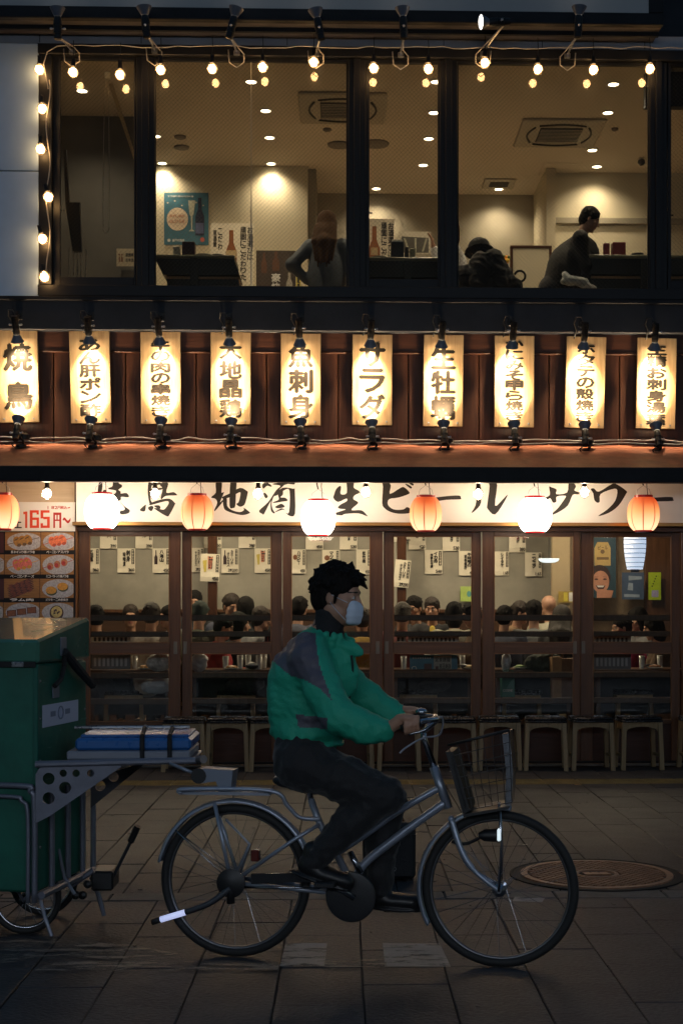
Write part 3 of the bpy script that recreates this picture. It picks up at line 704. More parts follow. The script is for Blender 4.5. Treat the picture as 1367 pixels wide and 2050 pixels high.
b = MB(); seg([(107.5,1026,123.5,1031),(107.5,1031,111,1057),(119.5,1031,123.5,1057),(111,1040,119.5,1043),(113.8,1031,116.3,1040)], 0)
b.prism(catmull([(126,1041),(128,1036.5),(131,1036.5),(136,1042),(139.5,1040),(141.5,1037),(141.8,1042),(138.5,1047),(135,1047),(130,1041.5),(128,1042)], 3), PX, 0, 0, True); obj('figure', b, m_red, pb)
b = MB(); htext(b, '182円税込', 97, 135, 1019, 1013, PX, .05); b.prism([(136,1016),(141,1015),(141,1017),(136,1018)], PX, 0, 0, True); obj('figure', b, m_red, pb)
b = MB(); put_glyph(b, '上', 30, 44, 1057, 1038, PX, .04); b.prism([(25,1054),(27,1052.5),(27.5,1056),(26,1057)], PX, 0, 0, True); obj('lettering', b, m_ink, pb)
obj('backing_panel', MB().box(X(-150, YP), X(151, YP), YP+.004, YP+.03, .6, Z(1065, YP)), m_black, pb)
mf = lambda n, c, r=.35: mat('photo_'+n, c, r, var=.35, vscale=60)
m_tray = wood('photo_wood_print', (.22,.10,.03), (.42,.2,.06), .4, 'X', 6, 0); m_plate = mf('plate_print', (.42,.41,.43))
m_cap = mat('caption_white', (.8,.8,.78), .5)
def ell(b, cx, cy, rx, ry, d, rot=0, n=18):
    c, s = math.cos(rot), math.sin(rot)
    b.prism([(cx+rx*math.cos(t)*c-ry*math.sin(t)*s, cy+rx*math.cos(t)*s+ry*math.sin(t)*c) for t in [2*math.pi*k/n for k in range(n)]], PX, d, 0, True)
cells = [(11,82,1065.5,1101.5,'長ネギ入り豚バラ巻','rolls',(.40,.19,.03),(.14,.07,.02)),(83,149,1065.5,1101.5,'ベーコンアスパラ','rolls',(.72,.17,.06),(.45,.07,.03)),
 (10,81,1110,1150,'ベーコンチーズ','rolls',(.70,.16,.12),(.60,.28,.03)),(82,148.5,1110,1150,'ミニトマト入り豚バラ巻','balls',(.42,.16,.07),(.38,.03,.02)),
 (9,80,1158.5,1197,'ラム肉','sticks',(.20,.05,.02),(.09,.025,.012)),(81,148,1158.5,1197,'ズッキーニ肉巻焼き','discs',(.62,.29,.03),(.05,.06,.02)),
 (8,79.5,1206,1244,'','cubes',(.26,.085,.03),(.10,.03,.015)),(80.5,147.5,1206,1244,'','egg',(.55,.42,.14),(.05,.02,.015)),
 (-63,9,1110,1150,'','rolls',(.4,.2,.1),(.2,.1,.05)),(-65,7,1206,1244,'','balls',(.4,.2,.1),(.2,.1,.05))]
for (x0, x1, y0, y1, cap_, kind, c1, c2) in cells:
    b = MB(); b.prism([(x0, y0),(x1, y0),(x1, y1),(x0, y1)], PX, .0003, 0, True); ph = obj('photo_print', b, m_tray, pb)
    w, h = x1-x0, y1-y0; cx, cyy = (x0+x1)/2, (y0+y1)/2
    if kind != 'sticks':
        b = MB(); pts = [(min(max(cx+w*.06+w*.5*math.cos(t), x0+.5), x1-.3), min(max(cyy+h*.5*math.sin(t)+1, y0+.5), y1-.3)) for t in [2*math.pi*k/30 for k in range(30)]]
        b.prism(pts, PX, .0008, 0, True); obj('plate', b, m_plate, ph)
    b = MB(); b2 = MB(); ma, mb_ = mf('food_%d_%d' % (int(c1[0]*99), int(c1[1]*99)), c1), mf('food_shade_%d_%d' % (int(c2[0]*99), int(c2[1]*99)), c2)
    if kind == 'rolls':
        for q in (-1, 0, 1):
            ell(b, cx+q*w*.15, cyy-q*h*.05-1, w*.115, h*.30, .0012+.0002*(q+1), -.45); ell(b2, cx+q*w*.15+w*.05, cyy-q*h*.05+h*.17, w*.06, h*.09, .002+.0002*(q+1), -.3)
            ell(b2, cx+q*w*.15-w*.03, cyy-q*h*.05-h*.15, w*.07, h*.04, .002+.0002*(q+1), -.5)
    elif kind == 'balls':
        for q in (-1, 0, 1): ell(b, cx+q*w*.21, cyy-q*h*.10, w*.10, h*.19, .0012); ell(b2, cx+q*w*.21-w*.02, cyy-q*h*.10+h*.04, w*.06, h*.11, .0018)
    elif kind == 'sticks':
        for q in range(-3, 4):
            ell(b2, cx-2+q*.5, cyy+q*h*.09, w*.40, h*.055, .0012+.0002*(q+3), -.42)
            for e in range(4): ell(b, cx-w*.26+e*w*.15+q*1.2, cyy+q*h*.09+h*.12-e*h*.085, w*.075, h*.04, .003+.0002*(q+3), -.42+random.uniform(-.4,.4))
    elif kind == 'discs':
        for q in (-1, 1): ell(b2, cx+q*w*.17+1, cyy-q*h*.10+2, w*.165, h*.23, .0012); ell(b, cx+q*w*.17, cyy-q*h*.10, w*.16, h*.2, .0016)
    elif kind == 'cubes':
        for q in (-1, 0, 1):
            for m3, s, d in ((b2, 1, .0012), (b, .82, .0018)): m3.prism([(cx+q*w*.28-w*.13*s, cyy-q*h*.08-h*.15*s),(cx+q*w*.28+w*.13*s, cyy-q*h*.08-h*.2*s),(cx+q*w*.28+w*.14*s, cyy-q*h*.08+h*.14*s),(cx+q*w*.28-w*.12*s, cyy-q*h*.08+h*.18*s)], PX, d+.0002*(q+1), 0, True)
    else:
        ell(b2, cx, cyy+2, w*.21, h*.40, .0012); ell(b, cx, cyy, w*.17, h*.30, .0016); 
        for e in range(5): ell(b2, cx+random.uniform(-5,5), cyy+random.uniform(-5,5), 2.6, 1.6, .0022+.0002*e, random.uniform(0,3))
    if kind in ('rolls','balls'):
        for sx in (-1, 1): b2.prism([(cx+sx*w*.24, cyy-sx*h*.1),(cx+sx*w*.46, cyy-sx*h*.22),(cx+sx*w*.46, cyy-sx*h*.19),(cx+sx*w*.24, cyy-sx*h*.06)], PX, .001, 0, True)
    obj('food', b, ma, ph); obj('food_garnish', b2, mb_, ph)
    if cap_:
        b = MB(); htext(b, cap_, x0+w*.16, x1-w*.16, y1+6.2, y1+1.2, PX, .03, .12); obj('caption', b, m_cap, pb)
for (y0, y1) in ((1066,1107),(1159,1200)):
    b = MB(); b.prism([(-60, y0),(8.5, y0),(8.5, y1),(-60, y1)], PX, .0003, 0, True); obj('maroon_cell', b, mat('print_maroon', (.06,.012,.014), .5), pb)

# ================================================================== STRING LIGHTS
m_bglass = bpy.data.materials.new('bulb_glass'); m_bglass.use_nodes = True
nt = m_bglass.node_tree; nt.nodes.remove(nt.nodes['Principled BSDF'])
a_ = nt.nodes.new('ShaderNodeBsdfTransparent'); a_.inputs[0].default_value = (1,.9,.75,1); g_ = nt.nodes.new('ShaderNodeBsdfGlossy'); g_.inputs[1].default_value = .08
f_ = nt.nodes.new('ShaderNodeLayerWeight'); f_.inputs[0].default_value = .35; x_ = nt.nodes.new('ShaderNodeMixShader')
nt.links.new(f_.outputs[1], x_.inputs[0]); nt.links.new(a_.outputs[0], x_.inputs[1]); nt.links.new(g_.outputs[0], x_.inputs[2]); nt.links.new(x_.outputs[0], nt.nodes['Material Output'].inputs[0])
e_core = emis('bulb_core_warm', (1.0,.62,.28), 42); e_core2 = emis('bulb_core_soft', (1.0,.86,.68), 135)
def bulb(core, cordlen):
    r = thing('string_bulb', '', 'bulb', (0,0,0))
    b = MB(); b.lathe([(.008,.115),(.019,.11),(.021,.055),(.026,.05),(.026,.04)], n=10); b.box(-.02,.02,-.004,.004,.11,.125,.002); obj('socket', b, m_blackmetal, r)
    b = MB(); b.lathe([(.020,.045),(.040,.015),(.049,-.016),(.036,-.046),(.012,-.062),(.0001,-.063)], n=8, cap=False); obj('bulb_glass', b, m_bglass, r)
    b = MB(); b.sphere((0,0,-.012), (.036,.036,.040), 12, 8); obj('glowing_core', b, core, r, True)
    b = MB()
    for kk in range(4):
        a = math.pi/2*kk+.4; c, s = math.cos(a), math.sin(a); b.tube([(.026*c,.026*s,.045),(.050*c,.050*s,.005),(.052*c,.052*s,-.02),(.030*c,.030*s,-.058),(.004*c,.004*s,-.070)], .0014, 4)
    obj('wire_cage', b, m_cable if cordlen != .10 else m_dcable, r)
    if cordlen:
        b = MB(); b.tube([(0,0,.12),(.004,.01,.12+cordlen*.5),(0,.02,.12+cordlen)], .004, 5); obj('cord', b, m_dcable, r)
    return r
ub = bulb(e_core, .18); Yu = 13.90
first = True
def place_bulb(proto, used, px, py, Yb, lab, grp, rot=None):
    loc = PY(px, py, Yb)+Vector((0,0,.014))
    if not used[0]: o = proto; o.location = loc; o['label'] = lab; used[0] = True
    else: o = dup(proto, loc, label=lab, rot=rot)
    o['group'] = grp; return o
used = [False]
for i, (px, py) in enumerate([(147,145),(241,150),(322,140),(425,138),(526,135),(628,125),(748,137),(857,138),(970,126),(1076,139),(1187,140),(1300,138)]):
    place_bulb(ub, used, px, py, Yu, ORD[i]+' glowing bulb from the left on the string over the upper windows', 'bulbs strung along the upper windows')
vb = bulb(e_core, 0); used = [False]
for i, (px, py) in enumerate([(80,140),(85,218),(82,299),(97,395),(85,479),(89,555)]):
    place_bulb(vb, used, px, py, 13.90, ORD[i]+' glowing bulb from the top on the string hanging down beside the pale cladding', 'bulbs strung down the window jamb', (random.uniform(-.2,.2), random.uniform(-.25,.25), random.uniform(0,3)))
lb_ = bulb(e_core2, .10); used = [False]
for px, py, lab in [(95,989,'clear glowing bulb hanging above the price board'),(311,989,'clear glowing bulb hanging in front of the bird character'),(517,989,'clear glowing bulb hanging left of the sake character'),(732,986,'clear glowing bulb hanging beside the character for raw'),(957,990,'clear glowing bulb hanging in a wire cage before the ru character'),(1169,986,'clear glowing bulb hanging between the sa and wa characters')]:
    place_bulb(lb_, used, px, py, 13.62, lab, 'clear bulbs hanging under the eave', (0,0,random.uniform(0,3)))
# wire carrying the upper bulbs
pts = [PY(97,178,13.93), PY(92,150,13.95), PY(88,128,13.95), PY(95,104,13.95), PY(115,92,13.95)]
rnd = random.Random(4)
for px in range(140, 1440, 24): pts.append(PY(px, 92+rnd.uniform(-3,3)+px*.003, 13.96))
tag(obj('bulb_string_wire', MB().tube(pts, .0055, 6), m_cable, smooth=True), 'pale wire strung along the top of the upper windows carrying the bulbs', 'wire')
pts = [PY(97+4*math.sin(y/23.), y, 13.94) for y in range(160, 560, 12)]
tag(obj('bulb_string_wire', MB().tube(pts, .0055, 6), m_cable, smooth=True), 'pale wire hanging down the window jamb beside the blue-grey cladding', 'wire')
# flood lamps on arms at the top
for i, (hx, hy, bx, by, d, lab) in enumerate([(116,30,145,102,(0,-.05,1),'leftmost'),(290,28,310,100,(-.1,0,1),'second'),(470,30,474,104,(.25,0,1),'third'),(634,33,633,106,(-.2,0,1),'fourth'),(806,30,802,108,(-.05,0,1),'fifth'),(975,44,966,106,(-1,-.25,-.12),'sixth'),(1158,28,1135,110,(.05,0,1),'rightmost')]):
    hp = PY(hx, hy, 13.35); bp = PY(bx, by, 13.98)
    lab2 = 'black flood lamp on a thin arm, turned sideways over the wide right window' if i == 5 else lab+' upright flood lamp'+(' from the left' if lab not in ('leftmost','rightmost') else '')+' on a thin arm above the windows'
    r = thing('flood_lamp', lab2, 'lamp', bp, 0, 'flood lamps on arms below the sign box')
    M = Matrix.Translation(hp) @ axisM(d) @ Matrix.Scale(1.12, 4)
    lamp_parts(r, M, e_lampw, None, (1,.9,.78), .8, 110)
    tail = M @ Vector((0,0,-.17))
    b = MB(); b.tube([bp, bp+(tail-bp)*.5+Vector((0,0,.01)), tail], .009, 6); b.lathe([(.03,-.03),(.03,.01)], bp, 10); obj('arm', b, m_steel, r)
    b = MB(); q = bp; s_ = 1 if i < 5 else -1
    b.tube([tail, q+Vector((s_*.02,-.02,.03)), q+Vector((s_*.07,0,-.02)), q+Vector((s_*.07,0,-.10)), q+Vector((0,0,-.15)), q+Vector((-s_*.07,0,-.10)), q+Vector((-s_*.08,0,.02))], .006, 6); obj('cable', b, m_cable, r, True)

# ================================================================== PAPER LANTERNS
def lantern_mat(name, red):
    m = bpy.data.materials.new(name); m.use_nodes = True; nt = m.node_tree; b = nt.nodes['Principled BSDF']; b.inputs['Roughness'].default_value = .6
    L = nt.links.new
    if red:
        tc = nt.nodes.new('ShaderNodeTexCoord'); sx = nt.nodes.new('ShaderNodeSeparateXYZ'); L(tc.outputs['Object'], sx.inputs[0])
        mr = nt.nodes.new('ShaderNodeMapRange'); mr.inputs[1].default_value = -.12; mr.inputs[2].default_value = .16; L(sx.outputs['Z'], mr.inputs[0])
        cr = nt.nodes.new('ShaderNodeValToRGB'); e = cr.color_ramp.elements; e[0].position = .0; e[0].color = (1.35,.84,.46,1); e[1].position = 1.0; e[1].color = (.48,.035,.006,1)
        k = e.new(.5); k.color = (1.05,.38,.12,1); k = e.new(.8); k.color = (.72,.11,.022,1); L(mr.outputs[0], cr.inputs[0])
        at = nt.nodes.new('ShaderNodeMath'); at.operation = 'ARCTAN2'; L(sx.outputs['Y'], at.inputs[0]); L(sx.outputs['X'], at.inputs[1])
        pp = nt.nodes.new('ShaderNodeMath'); pp.operation = 'PINGPONG'; pp.inputs[1].default_value = math.pi/8; L(at.outputs[0], pp.inputs[0])
        lt = nt.nodes.new('ShaderNodeMapRange'); lt.inputs[1].default_value = .015; lt.inputs[2].default_value = .055; L(pp.outputs[0], lt.inputs[0])
        mx = nt.nodes.new('ShaderNodeMix'); mx.data_type = 'RGBA'; mx.inputs[6].default_value = (.42,.05,.01,1); L(lt.outputs[0], mx.inputs[0]); L(cr.outputs[0], mx.inputs[7])
        L(mx.outputs[2], b.inputs['Emission Color']); b.inputs['Emission Strength'].default_value = 1.15; b.inputs['Base Color'].default_value = (.6,.25,.12,1)
    else:
        b.inputs['Base Color'].default_value = (.8,.75,.7,1); b.inputs['Emission Color'].default_value = (1.0,.86,.70,1); b.inputs['Emission Strength'].default_value = 9
    return m
m_lr, m_lw = lantern_mat('red_lantern_paper', True), lantern_mat('white_lantern_paper', False)
m_redring = mat('red_lacquer', (.35,.008,.012), .35)
def lantern(red, lab):
    r = thing('paper_lantern', lab, 'lantern', (0,0,0)); prof = []
    H = .155
    for i in range(61):
        t = -1+2*i/60; a = .162*(1-abs(t)**2.6*.60)**.5 if not red else .152*(1-abs(t)**2.4*.62)**.5
        rib = .0022*abs(math.sin(math.pi*i/2.))
        prof.append((a-rib, t*H))
    b = MB(); b.lathe(prof, n=48, cap=False); obj('paper_shade', b, m_lr if red else m_lw, r, True)
    b = MB(); b.lathe([(prof[-1][0]*.93, H-.012),(prof[-1][0]*.93, H+.022),(prof[-1][0]*.82, H+.022),(prof[-1][0]*.82, H-.01)], n=28, cap=False); obj('top_ring', b, m_redring, r, auto=40)
    b = MB(); b.lathe([(prof[0][0]*.85, -H-.016),(prof[0][0]*.88, -H+.010),(prof[0][0]*.75, -H+.01)], n=28); obj('bottom_ring', b, m_redring, r, auto=40)
    b = MB(); b.tube([(.07,0,H+.02),(.055,0,H+.075),(0,0,H+.115),(-.055,0,H+.075),(-.07,0,H+.02)], .0022, 5)
    obj('wire_handle', b, m_steel, r, True)
    b = MB(); b.tube([(.0,0,H+.115),(-.012,.01,H+.16),(-.01,.01,H+.26)], .0065, 6); b.tube([(.04,0,H+.02),(.03,.01,H+.14),(.035,.01,H+.26)], .004, 5); obj('hanging_cord', b, m_dcable, r)
    return r
lw = lantern(False, ''); lr = lantern(True, ''); uw = ur = False
for px, py, red, lab in [(205,1024,0,'glowing white round paper lantern over the first sliding door'),(637,1037,0,'glowing white round paper lantern hanging beside the character for raw'),(1070,1031,0,'glowing white round paper lantern left of the sa character'),
    (6,1025,1,'glowing red-orange paper lantern cut by the picture edge over the price board'),(395,1026,1,'glowing red-orange paper lantern between the bird and earth characters'),(852,1029,1,'glowing red-orange paper lantern over the start of the first long dash'),(1287,1029,1,'glowing red-orange paper lantern over the last long dash')]:
    proto = lr if red else lw; loc = PY(px, py, 13.58)
    if red and not ur: o = proto; ur = True; o.location = loc; o['label'] = lab
    elif not red and not uw: o = proto; uw = True; o.location = loc; o['label'] = lab
    else: o = dup(proto, loc, label=lab, rot=(0,0,random.uniform(-.3,.3)))
    o['group'] = 'paper lanterns hanging under the eave'

# ================================================================== INTERIOR LIGHTING
e_down = emis('downlight_lens', (1.0,.86,.62), 14)
dl = thing('downlight', '', 'ceiling light', (0,0,0))
obj('trim_ring', MB().lathe([(.075,0),(.075,-.008),(.055,-.01),(.052,.0)], n=20, cap=False), mat('white_plastic', (.7,.68,.64), .4), dl)
obj('lens', MB().lathe([(.0001,-.004),(.052,-.004)], n=20, cap=False), e_down, dl)
sp = spot(dl, 'downlight_light', (0,0,-.03), (0,0,-1), 74, (1,.83,.60), 135, 1.0, .05)
dls = [(165,181,'over the narrow left window'),(207,373,'seen low through the narrow left window'),(325,326,'above the blue poster'),(312,272,'behind the post left of the blue poster'),(503,163,'beside the glass joint at the top'),(532,221,'left of the first air conditioner'),(540,275,'second in the row left of the first air conditioner'),(543,327,'nearest the cream wall'),(873,163,'at the top of the middle window'),(868,225,'second down in the middle window'),(858,277,'third down in the middle window'),(847,330,'fourth down in the middle window'),(753,377,'over the leaning paper sign'),(1227,168,'at the top of the wide right window'),(1216,225,'right of the second air conditioner'),(1185,300,'just under the second air conditioner'),(1194,333,'above the standing waiter'),(998,378,'over the pool of light on the far wall')]
for i, (px, py, lab) in enumerate(dls):
    p = PG(px, py, zc2-.001); lab = 'small round lit ceiling downlight '+lab
    o = dl if i == 0 else dup(dl)
    o.location = p; o['label'] = lab; o['group'] = 'downlights in the upper ceiling'
e_pan = emis('ceiling_lamp_panel', (1,.84,.6), 5)
cl = thing('ceiling_lamp', 'warm ceiling lamp in the lower dining room, first from the price board', 'ceiling light', (0,0,0))
obj('lamp_body', MB().box(-.22,.22,-.22,.22,.004,.06,.01), mat('white_plastic', (.7,.68,.64), .4), cl)
obj('diffuser', MB().box(-.2,.2,-.2,.2,-.006,.003), e_pan, cl)
ar = bpy.data.lights.new('ceiling_lamp_light', 'AREA'); ar.energy = 23; ar.color = (1,.80,.55); ar.size = .4; ao = bpy.data.objects.new('ceiling_lamp_light', ar); link(ao, cl); ao.location = (0,0,-.02)
for i, (x, y) in enumerate([(-2.6,15.9),(-1.2,15.9),(.2,15.9),(1.5,15.9),(2.8,15.6)]):
    o = cl if i == 0 else dup(cl, label='warm ceiling lamp in the lower dining room, %s from the price board' % ORD[i])
    o.location = (x, y, zc1-.07); o['group'] = 'ceiling lamps of the lower room'
# ================================================================== IMPLICIT SURFACES (bodies, clothes, hair)
def sdf_mesh(prims, h, name='m', disp=None, smooth=True):
    los, his = [], []
    for p in prims:
        if p[0] == 'cap': a, b, ra, rb = p[1:5]; r = max(ra, rb); lo = np.minimum(a, b)-r; hi = np.maximum(a, b)+r
        else: r = max(p[3]); lo = np.array(p[1])-r; hi = np.array(p[1])+r
        los.append(lo); his.append(hi)
    adds = [i for i, p in enumerate(prims) if p[-1] >= 0]
    lo = np.min([los[i] for i in adds], 0)-2.5*h; hi = np.max([his[i] for i in adds], 0)+2.5*h
    n = np.ceil((hi-lo)/h).astype(int)+1
    D = np.full(n, 1.0, np.float32)
    ax = [(lo[i]+h*np.arange(n[i])).astype(np.float32) for i in range(3)]
    for i, p in enumerate(prims):
        k = abs(p[-1]); m = k*1.2+3*h
        i0 = np.maximum(0, np.floor((los[i]-m-lo)/h).astype(int)); i1 = np.minimum(n, np.ceil((his[i]+m-lo)/h).astype(int)+1)
        if np.any(i1 <= i0): continue
        sl = tuple(slice(i0[j], i1[j]) for j in range(3))
        x = ax[0][sl[0]][:,None,None]; y = ax[1][sl[1]][None,:,None]; z = ax[2][sl[2]][None,None,:]
        if p[0] == 'cap':
            a, b, ra, rb = np.array(p[1], np.float32), np.array(p[2], np.float32), p[3], p[4]
            ba = b-a; L = float(ba@ba)+1e-9
            t = np.clip(((x-a[0])*ba[0]+(y-a[1])*ba[1]+(z-a[2])*ba[2])/L, 0, 1)
            d = np.sqrt((x-a[0]-t*ba[0])**2+(y-a[1]-t*ba[1])**2+(z-a[2]-t*ba[2])**2)-(ra+(rb-ra)*t)
        else:
            c, A, r = np.array(p[1], np.float32), p[2], p[3]
            q = [((x-c[0])*A[j][0]+(y-c[1])*A[j][1]+(z-c[2])*A[j][2]) for j in range(3)]
            k0 = np.sqrt(sum((q[j]/r[j])**2 for j in range(3))); k1 = np.sqrt(sum((q[j]/r[j]**2)**2 for j in range(3)))
            d = k0*(k0-1)/np.maximum(k1, 1e-6)
        cur = D[sl]
        if p[-1] >= 0:
            if k > 0: hh = np.clip(.5+.5*(cur-d)/k, 0, 1); D[sl] = cur+(d-cur)*hh-k*hh*(1-hh)
            else: D[sl] = np.minimum(cur, d)
        else:
            dd = -d; hh = np.clip(.5-.5*(cur-dd)/k, 0, 1); D[sl] = cur+(dd-cur)*hh+k*hh*(1-hh)
    if disp is not None: D += disp(ax[0][:,None,None], ax[1][None,:,None], ax[2][None,None,:]).astype(np.float32)
    S = D < 0
    nc = n-1
    idx = -np.ones(nc, np.int64)
    acc = np.zeros((*nc, 3), np.float32); cnt = np.zeros(nc, np.float32)
    corners = [(i,j,k) for i in (0,1) for j in (0,1) for k in (0,1)]
    g = lambda A, c: A[c[0]:c[0]+nc[0], c[1]:c[1]+nc[1], c[2]:c[2]+nc[2]]
    for c in corners:
        for axi in range(3):
            if c[axi] == 0:
                c2 = list(c); c2[axi] = 1; s1, s2 = g(S, c), g(S, c2); m = s1 != s2
                d1, d2 = g(D, c)[m], g(D, c2)[m]; t = d1/(d1-d2)
                v = np.tile(np.array(c, np.float32), (len(t), 1)); v[:,axi] += t
                acc[m] += v; cnt[m] += 1
    act = cnt > 0; idx[act] = np.arange(act.sum())
    base = np.argwhere(act).astype(np.float32); V = lo+h*(base+acc[act]/cnt[act][:,None])
    quads = []
    for axi in range(3):
        a2, a3 = [(1,2),(2,0),(0,1)][axi]
        sl1 = [slice(None)]*3; sl2 = [slice(None)]*3; sl1[axi] = slice(0,-1); sl2[axi] = slice(1,None)
        s1, s2 = S[tuple(sl1)], S[tuple(sl2)]; m = s1 != s2
        e = np.argwhere(m); 
        ok = (e[:,a2] > 0) & (e[:,a3] > 0) & (e[:,a2] < nc[a2]) & (e[:,a3] < nc[a3]); e = e[ok]
        flip = s1[tuple(e.T)]
        def cell(da, db):
            q = e.copy(); q[:,a2] -= da; q[:,a3] -= db; return idx[tuple(q.T)]
        q = np.stack([cell(1,1), cell(0,1), cell(0,0), cell(1,0)], 1)
        q[~flip] = q[~flip][:, ::-1]; quads.append(q)
    Q = np.concatenate(quads)
    me = bpy.data.meshes.new(name); me.vertices.add(len(V)); me.vertices.foreach_set('co', V.astype(np.float32).ravel())
    me.loops.add(len(Q)*4); me.loops.foreach_set('vertex_index', Q.astype(np.int32).ravel())
    me.polygons.add(len(Q)); me.polygons.foreach_set('loop_start', np.arange(0, len(Q)*4, 4, dtype=np.int32))
    me.update(calc_edges=True); me.polygons.foreach_set('use_smooth', [smooth]*len(Q)); me.validate()
    return me
def V3(v): return np.array([v[0], v[1], v[2]], float)
def cap(a, b, ra, rb=None, k=.02): return ('cap', V3(a), V3(b), ra, ra if rb is None else rb, k)
I3 = ((1,0,0),(0,1,0),(0,0,1))
def ell3(c, r, A=I3, k=.02): return ('ell', V3(c), A, r, k)
def waves(seed, amp, f0, f1, n=7, crease=True, dirs=None):
    rnd = np.random.RandomState(seed); K = rnd.normal(size=(n,3)); K /= np.linalg.norm(K, axis=1)[:,None]
    if dirs is not None: K = K*.35+np.array(dirs)[None]; K /= np.linalg.norm(K, axis=1)[:,None]
    fr = rnd.uniform(f0, f1, n); ph = rnd.uniform(0, 6.3, n)
    def f(x, y, z):
        out = 0; wx = .02*np.sin(23*z+ph[0])+.015*np.sin(31*x+1); 
        for i in range(n):
            s = np.sin(fr[i]*(K[i,0]*x+K[i,1]*y+K[i,2]*z+wx)+ph[i])
            out = out+(np.abs(s)-.6 if crease else s)*(amp/n**.5)*(1+.3*i/n)
        return out
    return f
def paint(me, mats, rule):
    for m in mats: me.materials.append(m)
    n = len(me.polygons); co = np.zeros(n*3, np.float32); me.polygons.foreach_get('center', co)
    me.polygons.foreach_set('material_index', rule(co.reshape(-1,3)).astype(np.int32)); me.update()
def head_frame(c, fwd, up):
    fwd = Vector(fwd).normalized(); up = Vector(up); lat = up.cross(fwd).normalized(); up = fwd.cross(lat).normalized()
    return Vector(c), fwd, lat, up          # lat = the person's left
def hp(fr, f, l, u, s=1): c, a, b, d = fr; return c+a*f*s+b*l*s+d*u*s
def head_prims(fr, s=1.0, female=False):
    A = (tuple(fr[1]), tuple(fr[2]), tuple(fr[3])); P = lambda f, l, u: hp(fr, f, l, u, s)
    r = lambda *v: tuple(q*s for q in v); jw = .9 if female else 1
    out = [ell3(P(-.012,0,.035), r(.098,.077,.092), A, .0), ell3(P(.028,0,-.040), r(.064,.056*jw,.078), A, .03*s), cap(P(.066,-.008,-.100), P(.066,.008,-.100), .021*s*jw, None, .025*s),
      cap(P(-.02,-.045,-.045), P(.03,-.045*jw,-.075), .022*s, .016*s, .02*s), cap(P(-.02,.045,-.045), P(.03,.045*jw,-.075), .022*s, .016*s, .02*s),
      cap(P(.080,-.030,.024), P(.080,.030,.024), .013*s, None, .012*s), cap(P(.056,-.044,-.022), P(.056,-.040,-.022), .02*s, None, .02*s), cap(P(.056,.044,-.022), P(.056,.040,-.022), .02*s, None, .02*s)]
    out += [ell3(P(.103,l,.002), r(.017,.017,.012), A, -.010*s) for l in (-.031,.031)]
    out += [cap(P(.088,0,.008), P(.108,0,-.030), .008*s, .012*s, .008*s), cap(P(.094,-.011,-.034), P(.094,.011,-.034), .0085*s, None, .006*s)]
    out += [ell3(P(.079,l,.0), r(.0125,.0135,.0125), A, .002*s) for l in (-.031,.031)]
    out += [ell3(P(.087,0,-.058), r(.011,.023,.0055), A, .004*s), ell3(P(.085,0,-.068), r(.011,.020,.006), A, .004*s)]
    out += [ell3(P(-.006,l*.0775,-.010), r(.019,.008,.032), A, .006*s) for l in (-1,1)]
    return out
def face_rule(fr, s=1.0):
    c, a, b, d = [np.array(v) for v in fr]
    def rule(co):
        q = (co-c)/s; f, l, u = q@a, q@b, q@d; out = np.zeros(len(co))
        eye = (np.hypot(np.abs(l)-.031, (u-.0)*1.9) < .0125) & (f > .07); out[eye] = 1
        iris = (np.hypot(np.abs(l)-.030, u) < .006) & (f > .07); out[iris] = 2
        brow = (np.abs(u-.022-.1*(.03-np.abs(np.abs(l)-.03))) < .0045) & (np.abs(np.abs(l)-.032) < .02) & (f > .06); out[brow] = 2
        lip = (np.abs(u+.063) < .009) & (np.abs(l) < .023) & (f > .082); out[lip] = 3
        return out
    return rule
m_skin = mat('skin', (.42,.23,.15), .5, var=.08, vscale=14); m_eye = mat('eye_white', (.6,.58,.55), .3); m_iris = mat('iris_and_brow', (.02,.012,.008), .5); m_lip = mat('lip', (.33,.11,.09), .45)
SKIN = [m_skin, m_eye, m_iris, m_lip]
m_hair = mat('black_hair', (.009,.0075,.0065), .7, var=.4, vscale=60, bump=.8, bscale=90, spec=.12, stretch=(1,1,.4))
def hand_prims(wrist, fdir, side, palm_n, s=1.0, curl=.5):
    """relaxed hand: fdir fingers direction, side = across the palm towards the thumb, palm_n out of the palm"""
    w, f, t, n = Vector(wrist), Vector(fdir).normalized(), Vector(side).normalized(), Vector(palm_n).normalized()
    out = [cap(w, w+f*.03*s, .024*s, .026*s, .01), ell3(w+f*.06*s, (.048*s,.040*s,.016*s), (tuple(f), tuple(t), tuple(n)), .012)]
    for i, (L, off) in enumerate([(.072,.028),(.08,.010),(.075,-.009),(.058,-.027)]):
        p = w+f*.095*s+t*off*s; d = f.copy()
        for j in range(3):
            d = (d+n*curl*(.45+.25*j)).normalized(); q = p+d*L*s*(.42,.32,.26)[j]; out.append(cap(p, q, (.0095-.001*j)*s, (.0087-.001*j)*s, .003)); p = q
    p = w+f*.025*s+t*.03*s; d = (f*.6+t*.8).normalized(); q = p+d*.045*s; out.append(cap(p, q, .013*s, .011*s, .01)); d = (f+n*curl*.8+t*.1).normalized(); out.append(cap(q, q+d*.032*s, .011*s, .009*s, .003))
    return out

